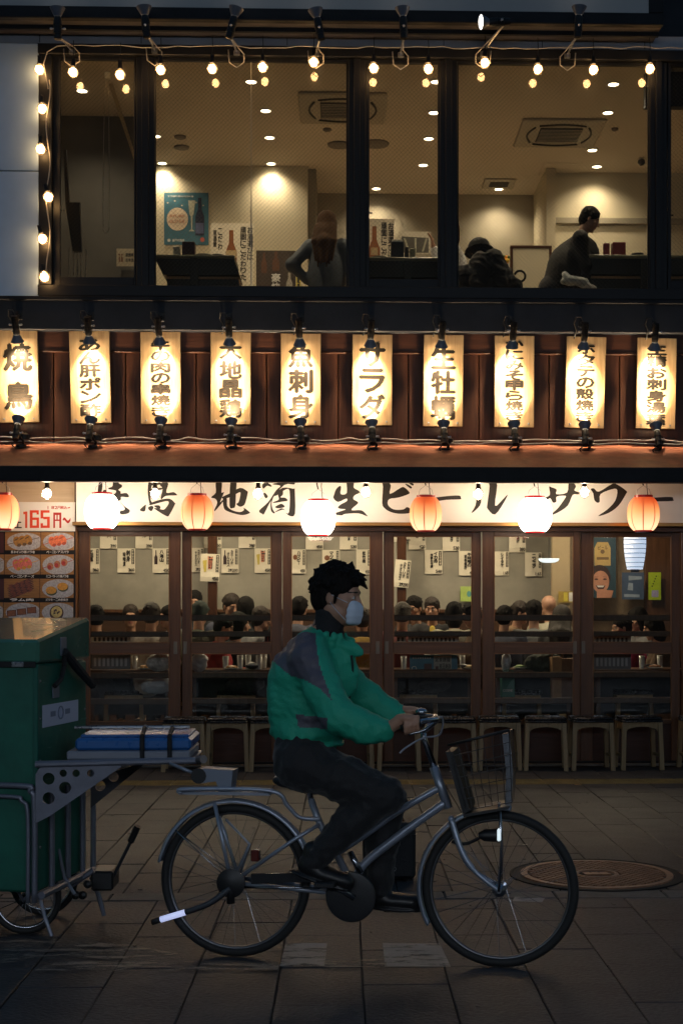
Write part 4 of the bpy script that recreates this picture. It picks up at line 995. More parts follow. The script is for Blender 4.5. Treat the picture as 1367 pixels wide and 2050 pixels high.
# ================================================================== BICYCLE
RC, FC = PG(471, 1915), PG(1000, 1936)
bu = (FC-RC).normalized(); bw = Vector((bu.y, -bu.x, 0)); bz = Vector((0,0,1)); CAMP = Vector((0,0,EYE))
def BK(px, py, wo=0.0):
    d = ray(px, py); o = RC+bw*wo; t = (o-CAMP).dot(bw)/d.dot(bw); return CAMP+d*t
m_frame = mat('silver_frame_paint', (.34,.38,.46), .34, metal=.55, bump=.03, bscale=50)
m_chrome = mat('worn_chrome', (.40,.42,.46), .22, metal=1.0, bump=.04, bscale=70)
m_rubber = mat('tyre_rubber', (.012,.012,.012), .7, bump=.1, bscale=120)
m_bplast = mat('black_plastic', (.012,.012,.013), .45)
m_cloth_b = mat('black_cloth', (.012,.012,.014), .85, bump=.3, bscale=200)
bike = thing('bicycle', 'silver city bicycle with wire front basket and rear carrier ridden along the street', 'bicycle', (RC+FC)/2)
MW = Matrix((( bu.x, 0, bw.x, 0),(bu.y, 0, bw.y, 0),(0, 1, 0, 0),(0,0,0,1)))
def bt(name, pts, r, m=m_frame, n=10, sm=True, parent=None): return obj(name, MB().tube(pts, r, n), m, parent or bike, sm)
def smooth_path(pts, k=6):
    pts = [Vector(p) for p in pts]; out = []
    for i in range(len(pts)-1):
        p0, p1, p2, p3 = [pts[min(max(i+j,0),len(pts)-1)] for j in (-1,0,1,2)]
        for q in range(k):
            t = q/k; out.append(.5*((2*p1)+(p2-p0)*t+(2*p0-5*p1+4*p2-p3)*t*t+(3*p1-p0-3*p2+p3)*t**3))
    return out+[pts[-1]]
m_rim = mat('dull_rim_metal', (.16,.16,.17), .35, metal=.9)
def bwheel(hub, rad):
    w = obj('wheel', MB().torus(hub, rad-.038, .010, MW, 56, 8), m_rim, bike, True)
    obj('tyre', MB().torus(hub, rad-.0205, .0205, MW, 64, 10), m_rubber, w, True)
    b = MB(); Mh = Matrix.Translation(hub) @ MW; b.lathe([(.012,-.055),(.03,-.04),(.03,-.036),(.016,-.03),(.016,.03),(.03,.036),(.03,.04),(.012,.055)], n=14, M=Mh); obj('hub', b, m_chrome, w, auto=40)
    sm_ = None
    for i in range(32):
        a0 = 2*math.pi*i/32; s = 1 if i % 2 else -1; off = .5*(1 if (i//2) % 2 else -1)
        p = hub+MW.to_3x3() @ Vector((.028*math.cos(a0+off*1.6), .028*math.sin(a0+off*1.6), .036*s)); q = hub+MW.to_3x3() @ Vector(((rad-.036)*math.cos(a0), (rad-.036)*math.sin(a0), 0))
        obj('spoke', MB().tube([p, q], .0013, 3, cap=False), m_chrome, w)
    return w
HR, HF = BK(471, 1762), BK(1000, 1779)
rr, rf = HR.z, HF.z
bwheel(HR, rr); bwheel(HF, rf)
BB = BK(716, 1790)
bt('head_tube', [BK(868,1535), BK(897,1618)], .021)
bt('down_tube', smooth_path([BK(893,1605), BK(800,1672), BK(722,1738), BB]), .019)
bt('top_tube', smooth_path([BK(885,1574), BK(800,1622), BK(735,1668), BK(662,1716)]), .0155)
bt('seat_tube', [BB, BK(640,1648), BK(622,1600)], .0165)
bt('seat_post', [BK(625,1610), BK(612,1556)], .0125, m_chrome)
for s in (-1, 1):
    bt('chain_stay', [BB+bw*.03*s, HR+bw*.06*s], .010)
    bt('seat_stay', [BK(640,1650,.02*s), BK(590,1680,.04*s), HR+bw*.06*s], .009)
    bt('fork_blade', smooth_path([BK(903,1640,.045*s), BK(922,1700,.055*s), BK(948,1742,.055*s), HF+bw*.055*s]), [.014]*12+[.010]*7)
    bt('basket_stay', [HF+bw*.062*s, BK(1004,1690,.07*s), BK(998,1606,.08*s)], .0065, m_chrome)
    bt('carrier_stay', [HR+bw*.065*s, BK(430,1608,.06*s)], .009)
    bt('carrier_stay', [HR+bw*.06*s, BK(500,1690,.06*s), BK(452,1640,.055*s)], .006)
    bt('mudguard_stay', [HR+bw*.06*s, BK(352,1662,.03*s)], .0032, m_chrome)
bt('fork_crown', [BK(903,1640,-.05), BK(903,1640,.05)], .016)
bt('stem', [BK(870,1540), BK(848,1478), BK(846,1462)], .0145, m_chrome)
bt('handlebar', smooth_path([BK(806,1458,.27), BK(838,1446,.26), BK(872,1440,.20), BK(872,1444,.12), BK(848,1464,.0), BK(868,1440,-.12), BK(870,1434,-.2), BK(845,1434,-.26), BK(808,1438,-.27)]), .0115, m_chrome)
for s in (1, -1):
    bt('grip', [BK(802,1458 if s>0 else 1438,.27*s), BK(842,1446 if s>0 else 1434,.262*s)], .0165, m_bplast)
    bt('brake_lever', smooth_path([BK(866,1448,.235*s), BK(848,1462,.262*s), BK(818,1470,.272*s)]), .006, m_chrome)
bt('brake_cable', smooth_path([BK(856,1452,.2), BK(884,1436,.1), BK(880,1470,.03), BK(845,1478,.03), BK(812,1497,.05), BK(800,1508,.06)]), .0042, mat('silver_cable', (.35,.36,.42), .4))
b = MB(); b.sphere(BK(843,1425,.2), (.026,.026,.018), 12, 8); obj('bell', b, m_chrome, bike, True)
# mudguards
def guard(name, hub, rad, a0, a1):
    b = MB(); n = 36; vs = []; prof = [(-.027,-.012),(-.02,.002),(0,.008),(.02,.002),(.027,-.012)]
    for i in range(n+1):
        a = R(a0+(a1-a0)*i/n)
        for (w_, h_) in prof: vs.append(hub+MW.to_3x3() @ Vector(((rad+h_)*math.cos(a), (rad+h_)*math.sin(a), w_)))
    fs = []
    for i in range(n):
        for j in range(4): fs.append((i*5+j, i*5+j+1, (i+1)*5+j+1, (i+1)*5+j))
    b.add(vs, fs); o = obj(name, b, m_frame, bike, True); sol = o.modifiers.new('s', 'SOLIDIFY'); sol.thickness = .0015
guard('mudguard', HR, rr+.018, 22, 168); guard('mudguard', HF, rf+.016, 82, 128); guard('mudguard', HF, rf+.016, 128, 208)
# chain case, crank set
Mb = lambda c: Matrix.Translation(c) @ MW
b = MB(); b.lathe([(.0001,.045),(.09,.047),(.108,.055),(.112,.062),(.108,.070),(.085,.074),(.0001,.076)], n=36, M=Mb(BB+bu*-.02)); obj('chain_guard', b, mat('scuffed_chain_case', (.018,.018,.020), .4, bump=.05), bike, auto=40)
b = MB(); pr = [BK(505,1748,.055), BK(700,1744,.055), BK(700,1762,.055), BK(505,1768,.055)]
b.add([p+bw*o_ for o_ in (0,.02) for p in pr], [(0,1,2,3),(7,6,5,4),(0,4,5,1),(1,5,6,2),(2,6,7,3),(3,7,4,0)]); obj('chain_case', b, mat('glossy_black_case', (.02,.02,.022), .18), bike)
bt('chain', [BK(490,1776,.06), BK(640,1778,.06)], .006, m_chrome)
for s, (ex, ey) in ((1, (657,1765)), (-1, (786,1822))):
    e = BK(ex, ey, .115*s)
    bt('crank', [BB+bw*.085*s, BB+(e-BB)*.5+bw*.04*s, e], [.014,.012,.013], m_chrome)
    b = MB(); Mp = Matrix.Translation(e+bw*.05*s) @ MW; b.box(-.045,.045,-.012,.012,-.045,.045,.005,Mp); obj('pedal', b, m_bplast, bike)
bt('seat_lock', [BK(700,1705,.03), BK(722,1748,.03)], .014, m_chrome)
# saddle
b = MB(); P_ = lambda x, y: BK(x, y); 
me = sdf_mesh([ell3(P_(590,1562), (.10,.085,.035), (tuple(bu), tuple(bw), (0,0,1)), .0), cap(P_(600,1558), P_(652,1557), .045, .022, .03)], .008, 'saddle'); obj('saddle', me, m_bplast, bike)
# rear carrier with hitch block
def plank_px(name, pts, w0, w1, m, parent=bike, d=.012):
    b = MB(); a = [BK(x, y, 0) for x, y in pts]; n = len(a)
    vs = [p+bw*w0 for p in a]+[p+bw*w1 for p in a]; fs = [tuple(range(n)), tuple(range(2*n-1, n-1, -1))]+[(i, (i+1) % n, n+(i+1) % n, n+i) for i in range(n)]
    b.add(vs, fs); return obj(name, b, m, parent)
for s in (-1, 1): bt('carrier_rail', smooth_path([BK(362,1588,.07*s), BK(372,1580,.075*s), BK(540,1583,.075*s), BK(575,1612,.06*s), BK(600,1636,.04*s), BK(642,1640,.02*s)]), .010)
for x in (366, 400, 440, 480, 520, 545): bt('carrier_slat', [BK(x,1581,-.075), BK(x,1581,.075)], .007)
plank_px('carrier_plate', [(365,1581),(545,1584),(545,1590),(365,1588)], -.05, .05, m_frame)
m_hitch = mat('grey_hitch_metal', (.22,.25,.31), .4, metal=.5)
plank_px('hitch_block', [(408,1536),(472,1540),(466,1582),(444,1582),(438,1562),(408,1566)], -.05, .045, m_hitch)
b = MB(); b.lathe([(.02,-.05),(.035,-.05),(.035,.05),(.02,.05)], n=14, M=Mb(BK(404,1551))); obj('hitch_roller', b, m_bplast, bike, auto=40)
bt('hitch_rod', [BK(395,1551), BK(340,1528)], .008, m_hitch)
# tow arm with its reflector band
bt('tow_arm', smooth_path([HR+bw*.08+bz*-.02, BK(420,1808,.09), BK(372,1826,.09)]), .014, mat('dark_grey_arm', (.06,.065,.075), .4, metal=.4))
bt('reflector_band', [BK(372,1826,.09), BK(322,1841,.09)], .0135, emis('reflector_painted_shine', (.55,.62,1.0), .72))  # no lamp: emission stands in for the light the band throws back
bt('arm_tip', [BK(322,1841,.09), BK(305,1846,.09)], .014, m_bplast)
b = MB(); b.lathe([(.02,.05),(.06,.055),(.065,.075),(.03,.09)], n=20, M=Mb(HR)); obj('hub_brake', b, m_bplast, bike, auto=40)
bt('axle_bracket', [HR+bw*.07+bz*.03, HR+bw*.075+bz*-.09], .018, m_bplast)
b = MB(); b.box(-.018,.018,-.025,.025,-.02,.02,.004, Matrix.Translation(BK(512,1712,.05)) @ MW); obj('rear_reflector', b, mat('dark_red_reflector', (.12,.02,.015), .2), bike)
# headlight
b = MB(); b.lathe([(.012,-.06),(.026,-.035),(.030,.02),(.033,.03)], n=16, M=Matrix.Translation(BK(985,1672,.06)) @ Vector((1,0,0)).to_track_quat('Z','Y').to_matrix().to_4x4()); hl = obj('headlight', b, m_bplast, bike, auto=40)
b = MB(); b.box(-.004,.010,-.026,.026,-.018,.018,.004, Matrix.Translation(BK(997,1671,.075)) @ MW); obj('headlight_lens', b, emis('headlight_glow', (.80,.95,1.0), .8), bike)
bt('headlight_mount', smooth_path([BK(905,1685,.03), BK(935,1688,.05), BK(975,1668,.06)]), .008, m_bplast)
# wire basket
kb0, kb1, kb2, kb3 = (897,1492), (932,1622), (1024,1606), (1018,1462)     # back top, back bottom, front bottom, front top
def lerp2(a, b, t): return (a[0]+(b[0]-a[0])*t, a[1]+(b[1]-a[1])*t)
bask = obj('basket', MB().tube([BK(*kb0,.15), BK(*kb3,.15), BK(*kb3,-.15), BK(*kb0,-.15)], .0065, 6, closed=True), m_bplast, bike, True)
for s in (.13, -.13):
    for q in range(0, 8):
        t = q/7; obj('wire', MB().tube([BK(*lerp2(kb0,kb3,t),s*1.12), BK(*lerp2(kb1,kb2,t),s)], .0022, 4), m_bplast, bask)
    for q in range(1, 7):
        t = q/6; obj('wire', MB().tube([BK(*lerp2(kb0,kb1,t),s*(1.12-.12*t)), BK(*lerp2(kb3,kb2,t),s*(1.12-.12*t))], .0024, 4), m_bplast, bask)
for e0, e1 in ((kb0,kb1),(kb3,kb2)):
    for q in range(0, 7): s = -.13+.26*q/6; obj('wire', MB().tube([BK(*e0,s*1.12), BK(*e1,s)], .0022, 4), m_bplast, bask)
    for q in range(1, 7): t = q/6; s = .13*(1.12-.12*t); obj('wire', MB().tube([BK(*lerp2(e0,e1,t),s), BK(*lerp2(e0,e1,t),-s)], .0024, 4), m_bplast, bask)
plank_px('basket_bottom', [kb1,kb2,(1022,1612),(934,1628)], -.13, .13, m_bplast, bask)
plank_px('basket_back_pad', [(898,1500),(912,1500),(946,1615),(932,1622)], -.12, .12, m_bplast, bask)
plank_px('basket_front_plate', [(1008,1466),(1022,1462),(1030,1540),(1026,1606),(1014,1606),(1016,1540)], -.10, .10, m_chrome, bask)
# ================================================================== RIDER
rd = thing('person', 'cyclist in a green and grey jacket, black trousers and white face mask riding the bicycle', 'person', BK(610, 1560))
tu, tw, tz = tuple(bu), tuple(bw), (0,0,1)
fr = head_frame(BK(676, 1193), bu*1.0+bw*.16+bz*-.12, bz*1.0+bu*.12)
HS = 1.03
sh = {1: BK(618,1318,.165), -1: BK(645,1318,-.165)}
elb = {1: BK(676,1432,.25), -1: BK(738,1402,-.26)}
wr = {1: BK(772,1462,.25), -1: BK(806,1438,-.26)}
hip = {1: BK(606,1528,.085), -1: BK(612,1528,-.085)}
knee = {1: BK(772,1592,.11), -1: BK(778,1602,-.11)}
ank = {1: BK(628,1712,.115), -1: BK(758,1772,-.115)}
# body: head, neck, trunk, arms, hands, legs in one surface
pr = head_prims(fr, HS)
neck0 = BK(640,1290); nk = hp(fr,-.022,0,-.07,HS)
pr += [cap(neck0, nk, .062, .056, .03), cap(BK(612,1500), BK(630,1340), .115, .12, .05), cap(sh[1], sh[-1], .05, None, .04)]
for s in (1, -1):
    pr += [cap(sh[s], elb[s], .043, .036, .02), cap(elb[s], wr[s], .036, .026, .02), cap(hip[s], knee[s], .07, .05, .03), cap(knee[s], ank[s], .05, .036, .02)]
    # hand wrapped round the grip
    g0 = BK(806 if s>0 else 812, 1457 if s>0 else 1437, .27*s); g1 = BK(842, 1446 if s>0 else 1434, .262*s); gax = (g1-g0).normalized()
    out = bw*s; upv = bz
    gc = g0+(g1-g0)*.35
    ca = lambda ang, r, along: gc+gax*along+out*(math.cos(R(ang))*r)+upv*(math.sin(R(ang))*r)
    pr += [cap(wr[s], ca(110,.034,-.045), .026, .026, .015), ell3(ca(100,.034,-.005), (.046,.040,.019), (tuple(gax), tuple(bw), tz), .015)]
    for i, al in enumerate((.030,.012,-.006,-.022)):
        L = (1,1.05,1,.85)[i]; a_s = [62, 62-58*L, 62-115*L, 62-160*L]
        for j in range(3): pr.append(cap(ca(a_s[j],.031,al+.01), ca(a_s[j+1],.031,al+.01), .0098-.0008*j, .0092-.0008*j, .002))
    pr += [cap(ca(150,.035,-.02), ca(185,.036,.015), .013, .011, .006), cap(ca(185,.036,.015), ca(215,.033,.035), .011, .009, .002)]
me = sdf_mesh(pr, .0065, 'rider_body')
paint(me, SKIN, face_rule(fr, HS)); body = obj('body', me, None, rd)
# trousers
pr = [cap(BK(606,1500,.05), BK(606,1500,-.05), .125, None, .03), cap(hip[1], hip[-1], .12, None, .03)]
for s in (1, -1):
    mid = hip[s].lerp(knee[s], .5)
    pr += [cap(hip[s], mid, .115, .097, .04), cap(mid, knee[s], .097, .078, .03), cap(knee[s], knee[s].lerp(ank[s],.45)-bu*.01, .076, .074, .03), cap(knee[s].lerp(ank[s],.45)-bu*.01, ank[s]-bz*.025, .074, .058, .03)]
w1, w2 = waves(3, .0085, 30, 60, 7), waves(5, .0025, 90, 150, 6)
me = sdf_mesh(pr, .009, 'trousers', lambda x,y,z: w1(x,y,z)+w2(x,y,z)); obj('trousers', me, mat('black_trousers', (.010,.010,.012), .75, bump=.25, bscale=160, sheen=.15), rd)
st_pts = [hip[1].lerp(knee[1], t)+bw*.072+bz*(.062-.045*t)+bu*(.0+.02*t) for t in (.25,.4,.55,.7,.82)]
obj('side_stripe', MB().tube(smooth_path(st_pts), .006, 5), mat('grey_trouser_stripe', (.12,.12,.14), .6), rd, True)
zp = [BK(703,1312,.045), BK(706,1345,.03), BK(702,1380,.02), BK(694,1420,.02), BK(688,1470,.02)]
obj('zip', MB().tube(smooth_path(zp), .007, 5), mat('dark_zip', (.01,.03,.025), .5), rd, True)
for s in (1, -1):
    a = ank[s]; dn = (bu*.9+bz*(-.28 if s > 0 else -.05)).normalized(); up_ = bw.cross(dn) if bw.cross(dn).z > 0 else -bw.cross(dn)
    me = sdf_mesh([cap(a+bz*.02, a-up_*.035, .046, .048, .02), ell3(a+dn*.075-up_*.062, (.125,.048,.036), (tuple(dn), tw, tuple(up_)), .03), cap(a+dn*.16-up_*.065, a+dn*.17-up_*.068, .034, .03, .02), ell3(a+dn*.06-up_*.096, (.145,.05,.014), (tuple(dn), tw, tuple(up_)), .004)], .007, 'shoe')
    obj('shoe', me, mat('black_shoe_leather', (.012,.012,.013), .4, bump=.1), rd)
# jacket
pr = [cap(BK(622,1345), BK(618,1400), .150, .160, .05), cap(BK(618,1400), BK(616,1458), .160, .146, .05), ell3(BK(618,1462), (.172,.165,.075), (tu, tw, tz), .03),
  ell3(BK(610,1350), (.155,.185,.13), (tu, tw, tz), .04), cap(BK(622,1300,.09), BK(622,1300,-.09), .085, None, .05), cap(BK(680,1320), BK(690,1370), .065, .06, .05), ell3(BK(562,1400), (.05,.13,.15), (tu, tw, tz), .04)]
for s in (1, -1):
    e = elb[s]; f = wr[s]-(wr[s]-e).normalized()*.012
    pr += [cap(sh[s], sh[s].lerp(e,.5)-bz*.012, .083, .080, .04), cap(sh[s].lerp(e,.5)-bz*.012, e, .080, .074, .03), cap(e, e.lerp(f,.6)-bz*.018, .074, .073, .03), cap(e.lerp(f,.6)-bz*.018, f-bz*.004, .073, .050, .02)]
pr += [ell3(BK(622,1487), (.158,.155,.026), (tu, tw, tz), .012)]                            # gathered hem
# stand-up collar: ring of short rolls round the neck, open at the front
for k in range(13):
    a = math.pi*(.20+1.6*k/12); q = BK(652,1290)+bu*(math.cos(a)*.078)+bw*(math.sin(a)*.078); q2 = q+bz*(.052-.012*math.cos(a))+bu*.012; pr.append(cap(q, q2, .017, .014, .014))
pr += [ell3(BK(708,1298,.035), (.034,.020,.040), (tuple((bu*.8+bz*.5).normalized()), tw, tz), .02), ell3(BK(700,1290,-.04), (.030,.020,.036), (tu, tw, tz), .02), cap(BK(690,1300,.02), BK(706,1345,.0), .03, .03, .02)]
pr += [cap(BK(668,1270), nk+bu*.03+bz*.03, .050, .050, -.012)]
wj = waves(11, .0060, 18, 36, 7); wk = waves(12, .0030, 48, 85, 5); wl = waves(14, .0045, 60, 90, 4, True, (0,0,1))
dark_z = BK(600,1455).z
def jd(x, y, z):
    hem = np.clip((z-(dark_z-.02))/.10, 0, 1); hem2 = 1-hem
    return wj(x,y,z)*.9+wk(x,y,z)+wl(x,y,z)*(.5+hem2)
me = sdf_mesh(pr, .0072, 'jacket', jd)
m_green = mat('green_jacket_nylon', (.022,.35,.225), .6, bump=.35, bscale=90, spec=.35); m_pan = mat('grey_jacket_panel', (.085,.082,.11), .5, bump=.3, bscale=70)
def inpoly(x, y, P):
    c = np.zeros(len(x), bool); n = len(P)
    for i in range(n):
        (x1,y1),(x2,y2) = P[i], P[i-1]; m = ((y1 > y) != (y2 > y)) & (x < (x2-x1)*(y-y1)/(y2-y1+1e-9)+x1); c ^= m
    return c
def jacket_rule(co):
    d = co-np.array([0,0,EYE]); fx, fy = math.sin(TH), math.cos(TH); dep = d[:,0]*fx+d[:,1]*fy; a = (d[:,0]*fy-d[:,1]*fx)/dep
    px = CX+F*a; py = CY-F*d[:,2]/dep
    near = ((co-np.array(RC))@np.array(bw)) > .0
    return (inpoly(px, py, [(612,1264),(632,1268),(634,1300),(640,1335),(658,1382),(664,1402),(640,1378),(612,1362),(580,1352),(545,1322),(560,1298),(585,1275)]) | inpoly(px, py, [(592,1430),(655,1438),(655,1460),(598,1456)])).astype(int)*near
paint(me, [m_green, m_pan], jacket_rule); obj('jacket', me, None, rd)
me = sdf_mesh([cap(BK(655,1288), nk+bz*.02, .070, .066, .02), cap(BK(672,1290), BK(694,1300), .04, .028, .02)], .008, 'scarf', waves(4, .004, 50, 90)); obj('scarf', me, m_cloth_b, rd)
# mask
P = lambda f, l, u: hp(fr, f, l, u, HS)
A = (tuple(fr[1]), tuple(fr[2]), tuple(fr[3]))
def pleats(x, y, z): return .0022*np.abs(np.sin((z-fr[0].z)*110+.4))+0*x*y
me = sdf_mesh([ell3(P(.060,0,-.062), (.056*HS,.064*HS,.058*HS), A, .0), cap(P(.108,0,-.032), P(.100,0,-.098), .010, .016, .03), cap(P(.085,.032,-.03), P(.08,.034,-.095), .016, .016, .03), cap(P(.085,-.032,-.03), P(.08,-.034,-.095), .016, .016, .03), ell3(P(.03,0,-.06), (.05,.09,.09), A, -.01)], .0045, 'face_mask', pleats); obj('face_mask', me, mat('pale_blue_mask_paper', (.60,.68,.80), .75, bump=.15, bscale=90), rd)
for l in (1, -1):
    for u1, u2 in ((-.022,.004),(-.098,-.03)): obj('mask_strap', MB().tube(smooth_path([P(.07,.060*l,u1), P(.035,.078*l,(u1+u2)/2), P(.0,.084*l,u2)], 4), .0018, 5), mat('white_elastic', (.5,.52,.56), .6), rd, True)
# hair: scalp shell plus tufts
rnd = random.Random(21)
pr = [ell3(P(-.018,0,.046), (.103*HS,.088*HS,.092*HS), A, .0), ell3(P(-.045,0,-.01), (.075*HS,.080*HS,.082*HS), A, .02), ell3(P(.105,0,-.02), (.062,.10,.058), A, -.012), ell3(P(.035,.09,-.03), (.035,.04,.05), A, -.01), ell3(P(.035,-.09,-.03), (.035,.04,.05), A, -.01)]
for i in range(190):
    th = rnd.uniform(0, 2*math.pi); ph = rnd.uniform(-.25, 1.5)
    f = math.cos(ph)*math.cos(th); l = math.cos(ph)*math.sin(th); u = math.sin(ph)
    if f > .45 and u < .45: continue
    root = P(-.018+f*.096, l*.083, .040+u*.088); flow = Vector(fr[1])*(.35 if u > .4 else -.25)+Vector(fr[3])*(-.55 if u < .5 else .35)+Vector(fr[2])*l*.5
    out = (root-P(-.018,0,.04)).normalized(); d = (out*.55+flow+Vector((rnd.uniform(-.5,.5),rnd.uniform(-.5,.5),rnd.uniform(-.4,.4)))).normalized(); L = rnd.uniform(.014,.030)
    pr.append(cap(root, root+d*L, rnd.uniform(.010,.015), .004, .011))
for (f, l, u, df, du, L) in [(.07,.02,.100,.8,.05,.045),(.080,-.01,.092,.9,-.2,.05),(.078,.04,.082,.7,-.6,.045),(.084,-.04,.078,.7,-.5,.04),(.06,0,.108,.7,.4,.03),(.03,.03,.125,.2,.8,.035),(.09,.015,.075,.75,-.65,.045),(-.11,.02,.0,-.6,-.5,.03),(-.10,.04,-.05,-.5,-.7,.03),(-.115,.0,.04,-.8,.1,.03)]:
    a = P(f,l,u); pr.append(cap(a, a+(fr[1]*df+fr[3]*du)*L, .016, .005, .016))
for l in (1,-1): pr.append(cap(P(.022,.078*l,.02), P(.018,.079*l,-.03), .012, .005, .008))
me = sdf_mesh(pr, .0048, 'hair'); obj('hair', me, m_hair, rd)

# black case standing on the paving behind the bicycle
cb = PG(781, 1766); s_ = 8.25/F
cs = thing('carrying_case', 'black upright carrying case standing on the paving behind the bicycle', 'case', cb)
obj('case_body', MB().box(cb.x-.155, cb.x+.145, cb.y, cb.y+.18, .012, .335, .022), mat('black_case_fabric', (.014,.014,.016), .6, bump=.3, bscale=120), cs)
b = MB()
for x in (-.11,.11): b.box(cb.x+x-.02, cb.x+x+.02, cb.y+.02, cb.y+.16, 0, .013, .003)
obj('foot', b, m_bplast, cs)
obj('handle', MB().tube([(cb.x-.03,cb.y+.08,.33),(cb.x-.02,cb.y+.08,.362),(cb.x+.07,cb.y+.08,.362),(cb.x+.08,cb.y+.08,.33)], .009, 8), mat('brown_leather', (.22,.11,.05), .5), cs, True)
b = MB(); b.box(cb.x-.156, cb.x+.146, cb.y-.002, cb.y+.182, .262, .268); obj('zip_seam', b, m_bplast, cs)
b = MB(); b.torus((cb.x+.02, cb.y-.003, .075), .012, .002, Matrix.Rotation(R(90),4,'X'), 14, 4); obj('badge', b, m_steel, cs)

# ================================================================== CARGO TRAILER
N = Vector((XY(75, 6.75), 6.75, 0)); sd = Vector((.195,.981,0)); fd = Vector((-.981,.195,0))
tr = thing('cargo_trailer', 'tall green lidded cargo box on a grey two wheeled trailer frame behind the bicycle', 'trailer', N)
m_gbox = mat('green_cargo_box', (.008,.085,.058), .45, col2=(.014,.145,.10), vscale=3.5, bump=.15, bscale=14); m_gdark = mat('dark_green_lid_edge', (.010,.10,.072), .4, bump=.06)
m_strap = mat('black_webbing', (.012,.012,.013), .8, bump=.3, bscale=200); m_tframe = mat('grey_trailer_frame', (.17,.18,.225), .42, metal=.4, var=.15, vscale=8, bump=.05)
def TP(f, s, z): return N+fd*f+sd*s+Vector((0,0,z))
def tbox(name, f0, f1, s0, s1, z0, z1, m, bev=.008, parent=tr, slope=0):
    T = Matrix((( fd.x, sd.x, 0, N.x),(fd.y, sd.y, 0, N.y),(0,0,1,0),(0,0,0,1)))
    b = MB(); b.box(f0, f1, s0, s1, z0, z1, bev, T)
    if slope:
        zm = (z0+z1)/2; b.v = [(x, y, z+(slope*((Vector((x,y,0))-N).dot(sd)/.62) if z > zm else 0)) for x, y, z in b.v]
    return obj(name, b, m, parent)
bx = tbox('cargo_box', .0, .74, .0, .62, .24, 1.30, m_gbox, .012)
tbox('lid', -.012, .752, -.012, .632, 1.305, 1.415, mat('glossy_green_lid', (.05,.16,.115), .25, var=.2, vscale=3, bump=.05, bscale=8, coat=.6), .012, slope=.095)
tbox('lid_strap', .0, .752, -.018, -.0125, 1.285, 1.312, m_strap, .002)
tbox('strap_buckle', .055, .115, -.026, -.0185, 1.286, 1.312, m_steel, .003)
tbox('corner_trim', -.006, .02, -.006, .02, .25, 1.30, m_gdark, .004)
for z in (.45,.65,.85,1.05,1.22):
    b = MB(); M = Matrix.Translation(TP(-.006,.02,z)) @ Vector(-fd).to_track_quat('Z','Y').to_matrix().to_4x4(); b.lathe([(.008,0),(.006,.004)], n=8, M=M); obj('rivet', b, m_steel, tr)
for z in (.45,.75,1.05,1.22):
    b = MB(); M = Matrix.Translation(TP(-.001,.59,z)) @ Vector(-fd).to_track_quat('Z','Y').to_matrix().to_4x4(); b.lathe([(.008,0),(.006,.004)], n=8, M=M); obj('rivet', b, m_steel, tr)
# label on the side
lz0, lz1 = 1.0, 1.105
tbox('label', -.0035, -.0005, .055, .50, lz0, lz1, mat('pale_label', (.52,.53,.66), .5), .001)
lm = mat('label_grey_print', (.20,.22,.30), .6)
for (a, c) in ((.15,.21),(.33,.39)):
    tbox('label_print', -.0045, -.0036, a, c, lz0+.045, lz1-.035, lm, 0)
b = MB(); M = Matrix.Translation(TP(-.005,.27,lz0+.057)) @ Vector(-fd).to_track_quat('Z','Y').to_matrix().to_4x4(); b.torus((0,0,0), .03, .004, None, 24, 4); b.v = [tuple(M @ Vector(v)) for v in b.v]; obj('label_ring', b, lm, tr)
rnd = random.Random(77); m_scuff = mat('pale_scuff', (.10,.24,.20), .7)
for k in range(9):
    s_, z_ = rnd.uniform(.04,.55), rnd.uniform(.3,1.25); L_ = rnd.uniform(.02,.09)
    tbox('scuff_mark', -.0022, -.0004, s_, s_+L_, z_, z_+rnd.uniform(.0015,.004), m_scuff, 0)
# latch and straps on the side
tbox('latch', -.02, -.0125, .24, .31, 1.33, 1.42, m_hitch, .004); tbox('latch_plate', -.008, -.0005, .17, .25, 1.13, 1.19, m_hitch, .003)
obj('strap', MB().tube([TP(-.03,.26,1.35), TP(-.035,.40,1.27), TP(-.04,.60,1.17)], [.020,.024,.020], 8), m_strap, tr)
obj('strap', MB().tube([TP(-.03,.26,1.34), TP(-.02,.28,1.28), TP(-.02,.24,1.22), TP(-.02,.16,1.19)], .012, 7), m_strap, tr)
# lower side ribs and frame
for s in (.13,.33,.52): obj('upright_post', MB().tube([TP(-.018,s,.22), TP(-.018,s,.70)], .014, 8), m_tframe, tr)
obj('bottom_rail', MB().tube([TP(-.03,-.02,.235), TP(-.03,.64,.235)], .018, 8), m_tframe, tr)
obj('corner_tube', MB().tube(smooth_path([TP(-.0,-.03,.20), TP(-.0,-.03,.65), TP(.02,-.03,.715), TP(.08,-.03,.74), TP(.75,-.03,.74)]), .014, 8), m_tframe, tr, True)
obj('corner_tube', MB().tube(smooth_path([TP(.03,-.035,.20), TP(.03,-.035,.60), TP(.06,-.035,.67), TP(.14,-.035,.69), TP(.75,-.035,.69)]), .010, 8), m_tframe, tr, True)
obj('far_post', MB().tube([TP(-.02,.66,.2), TP(-.02,.66,.80)], .014, 8), m_tframe, tr)
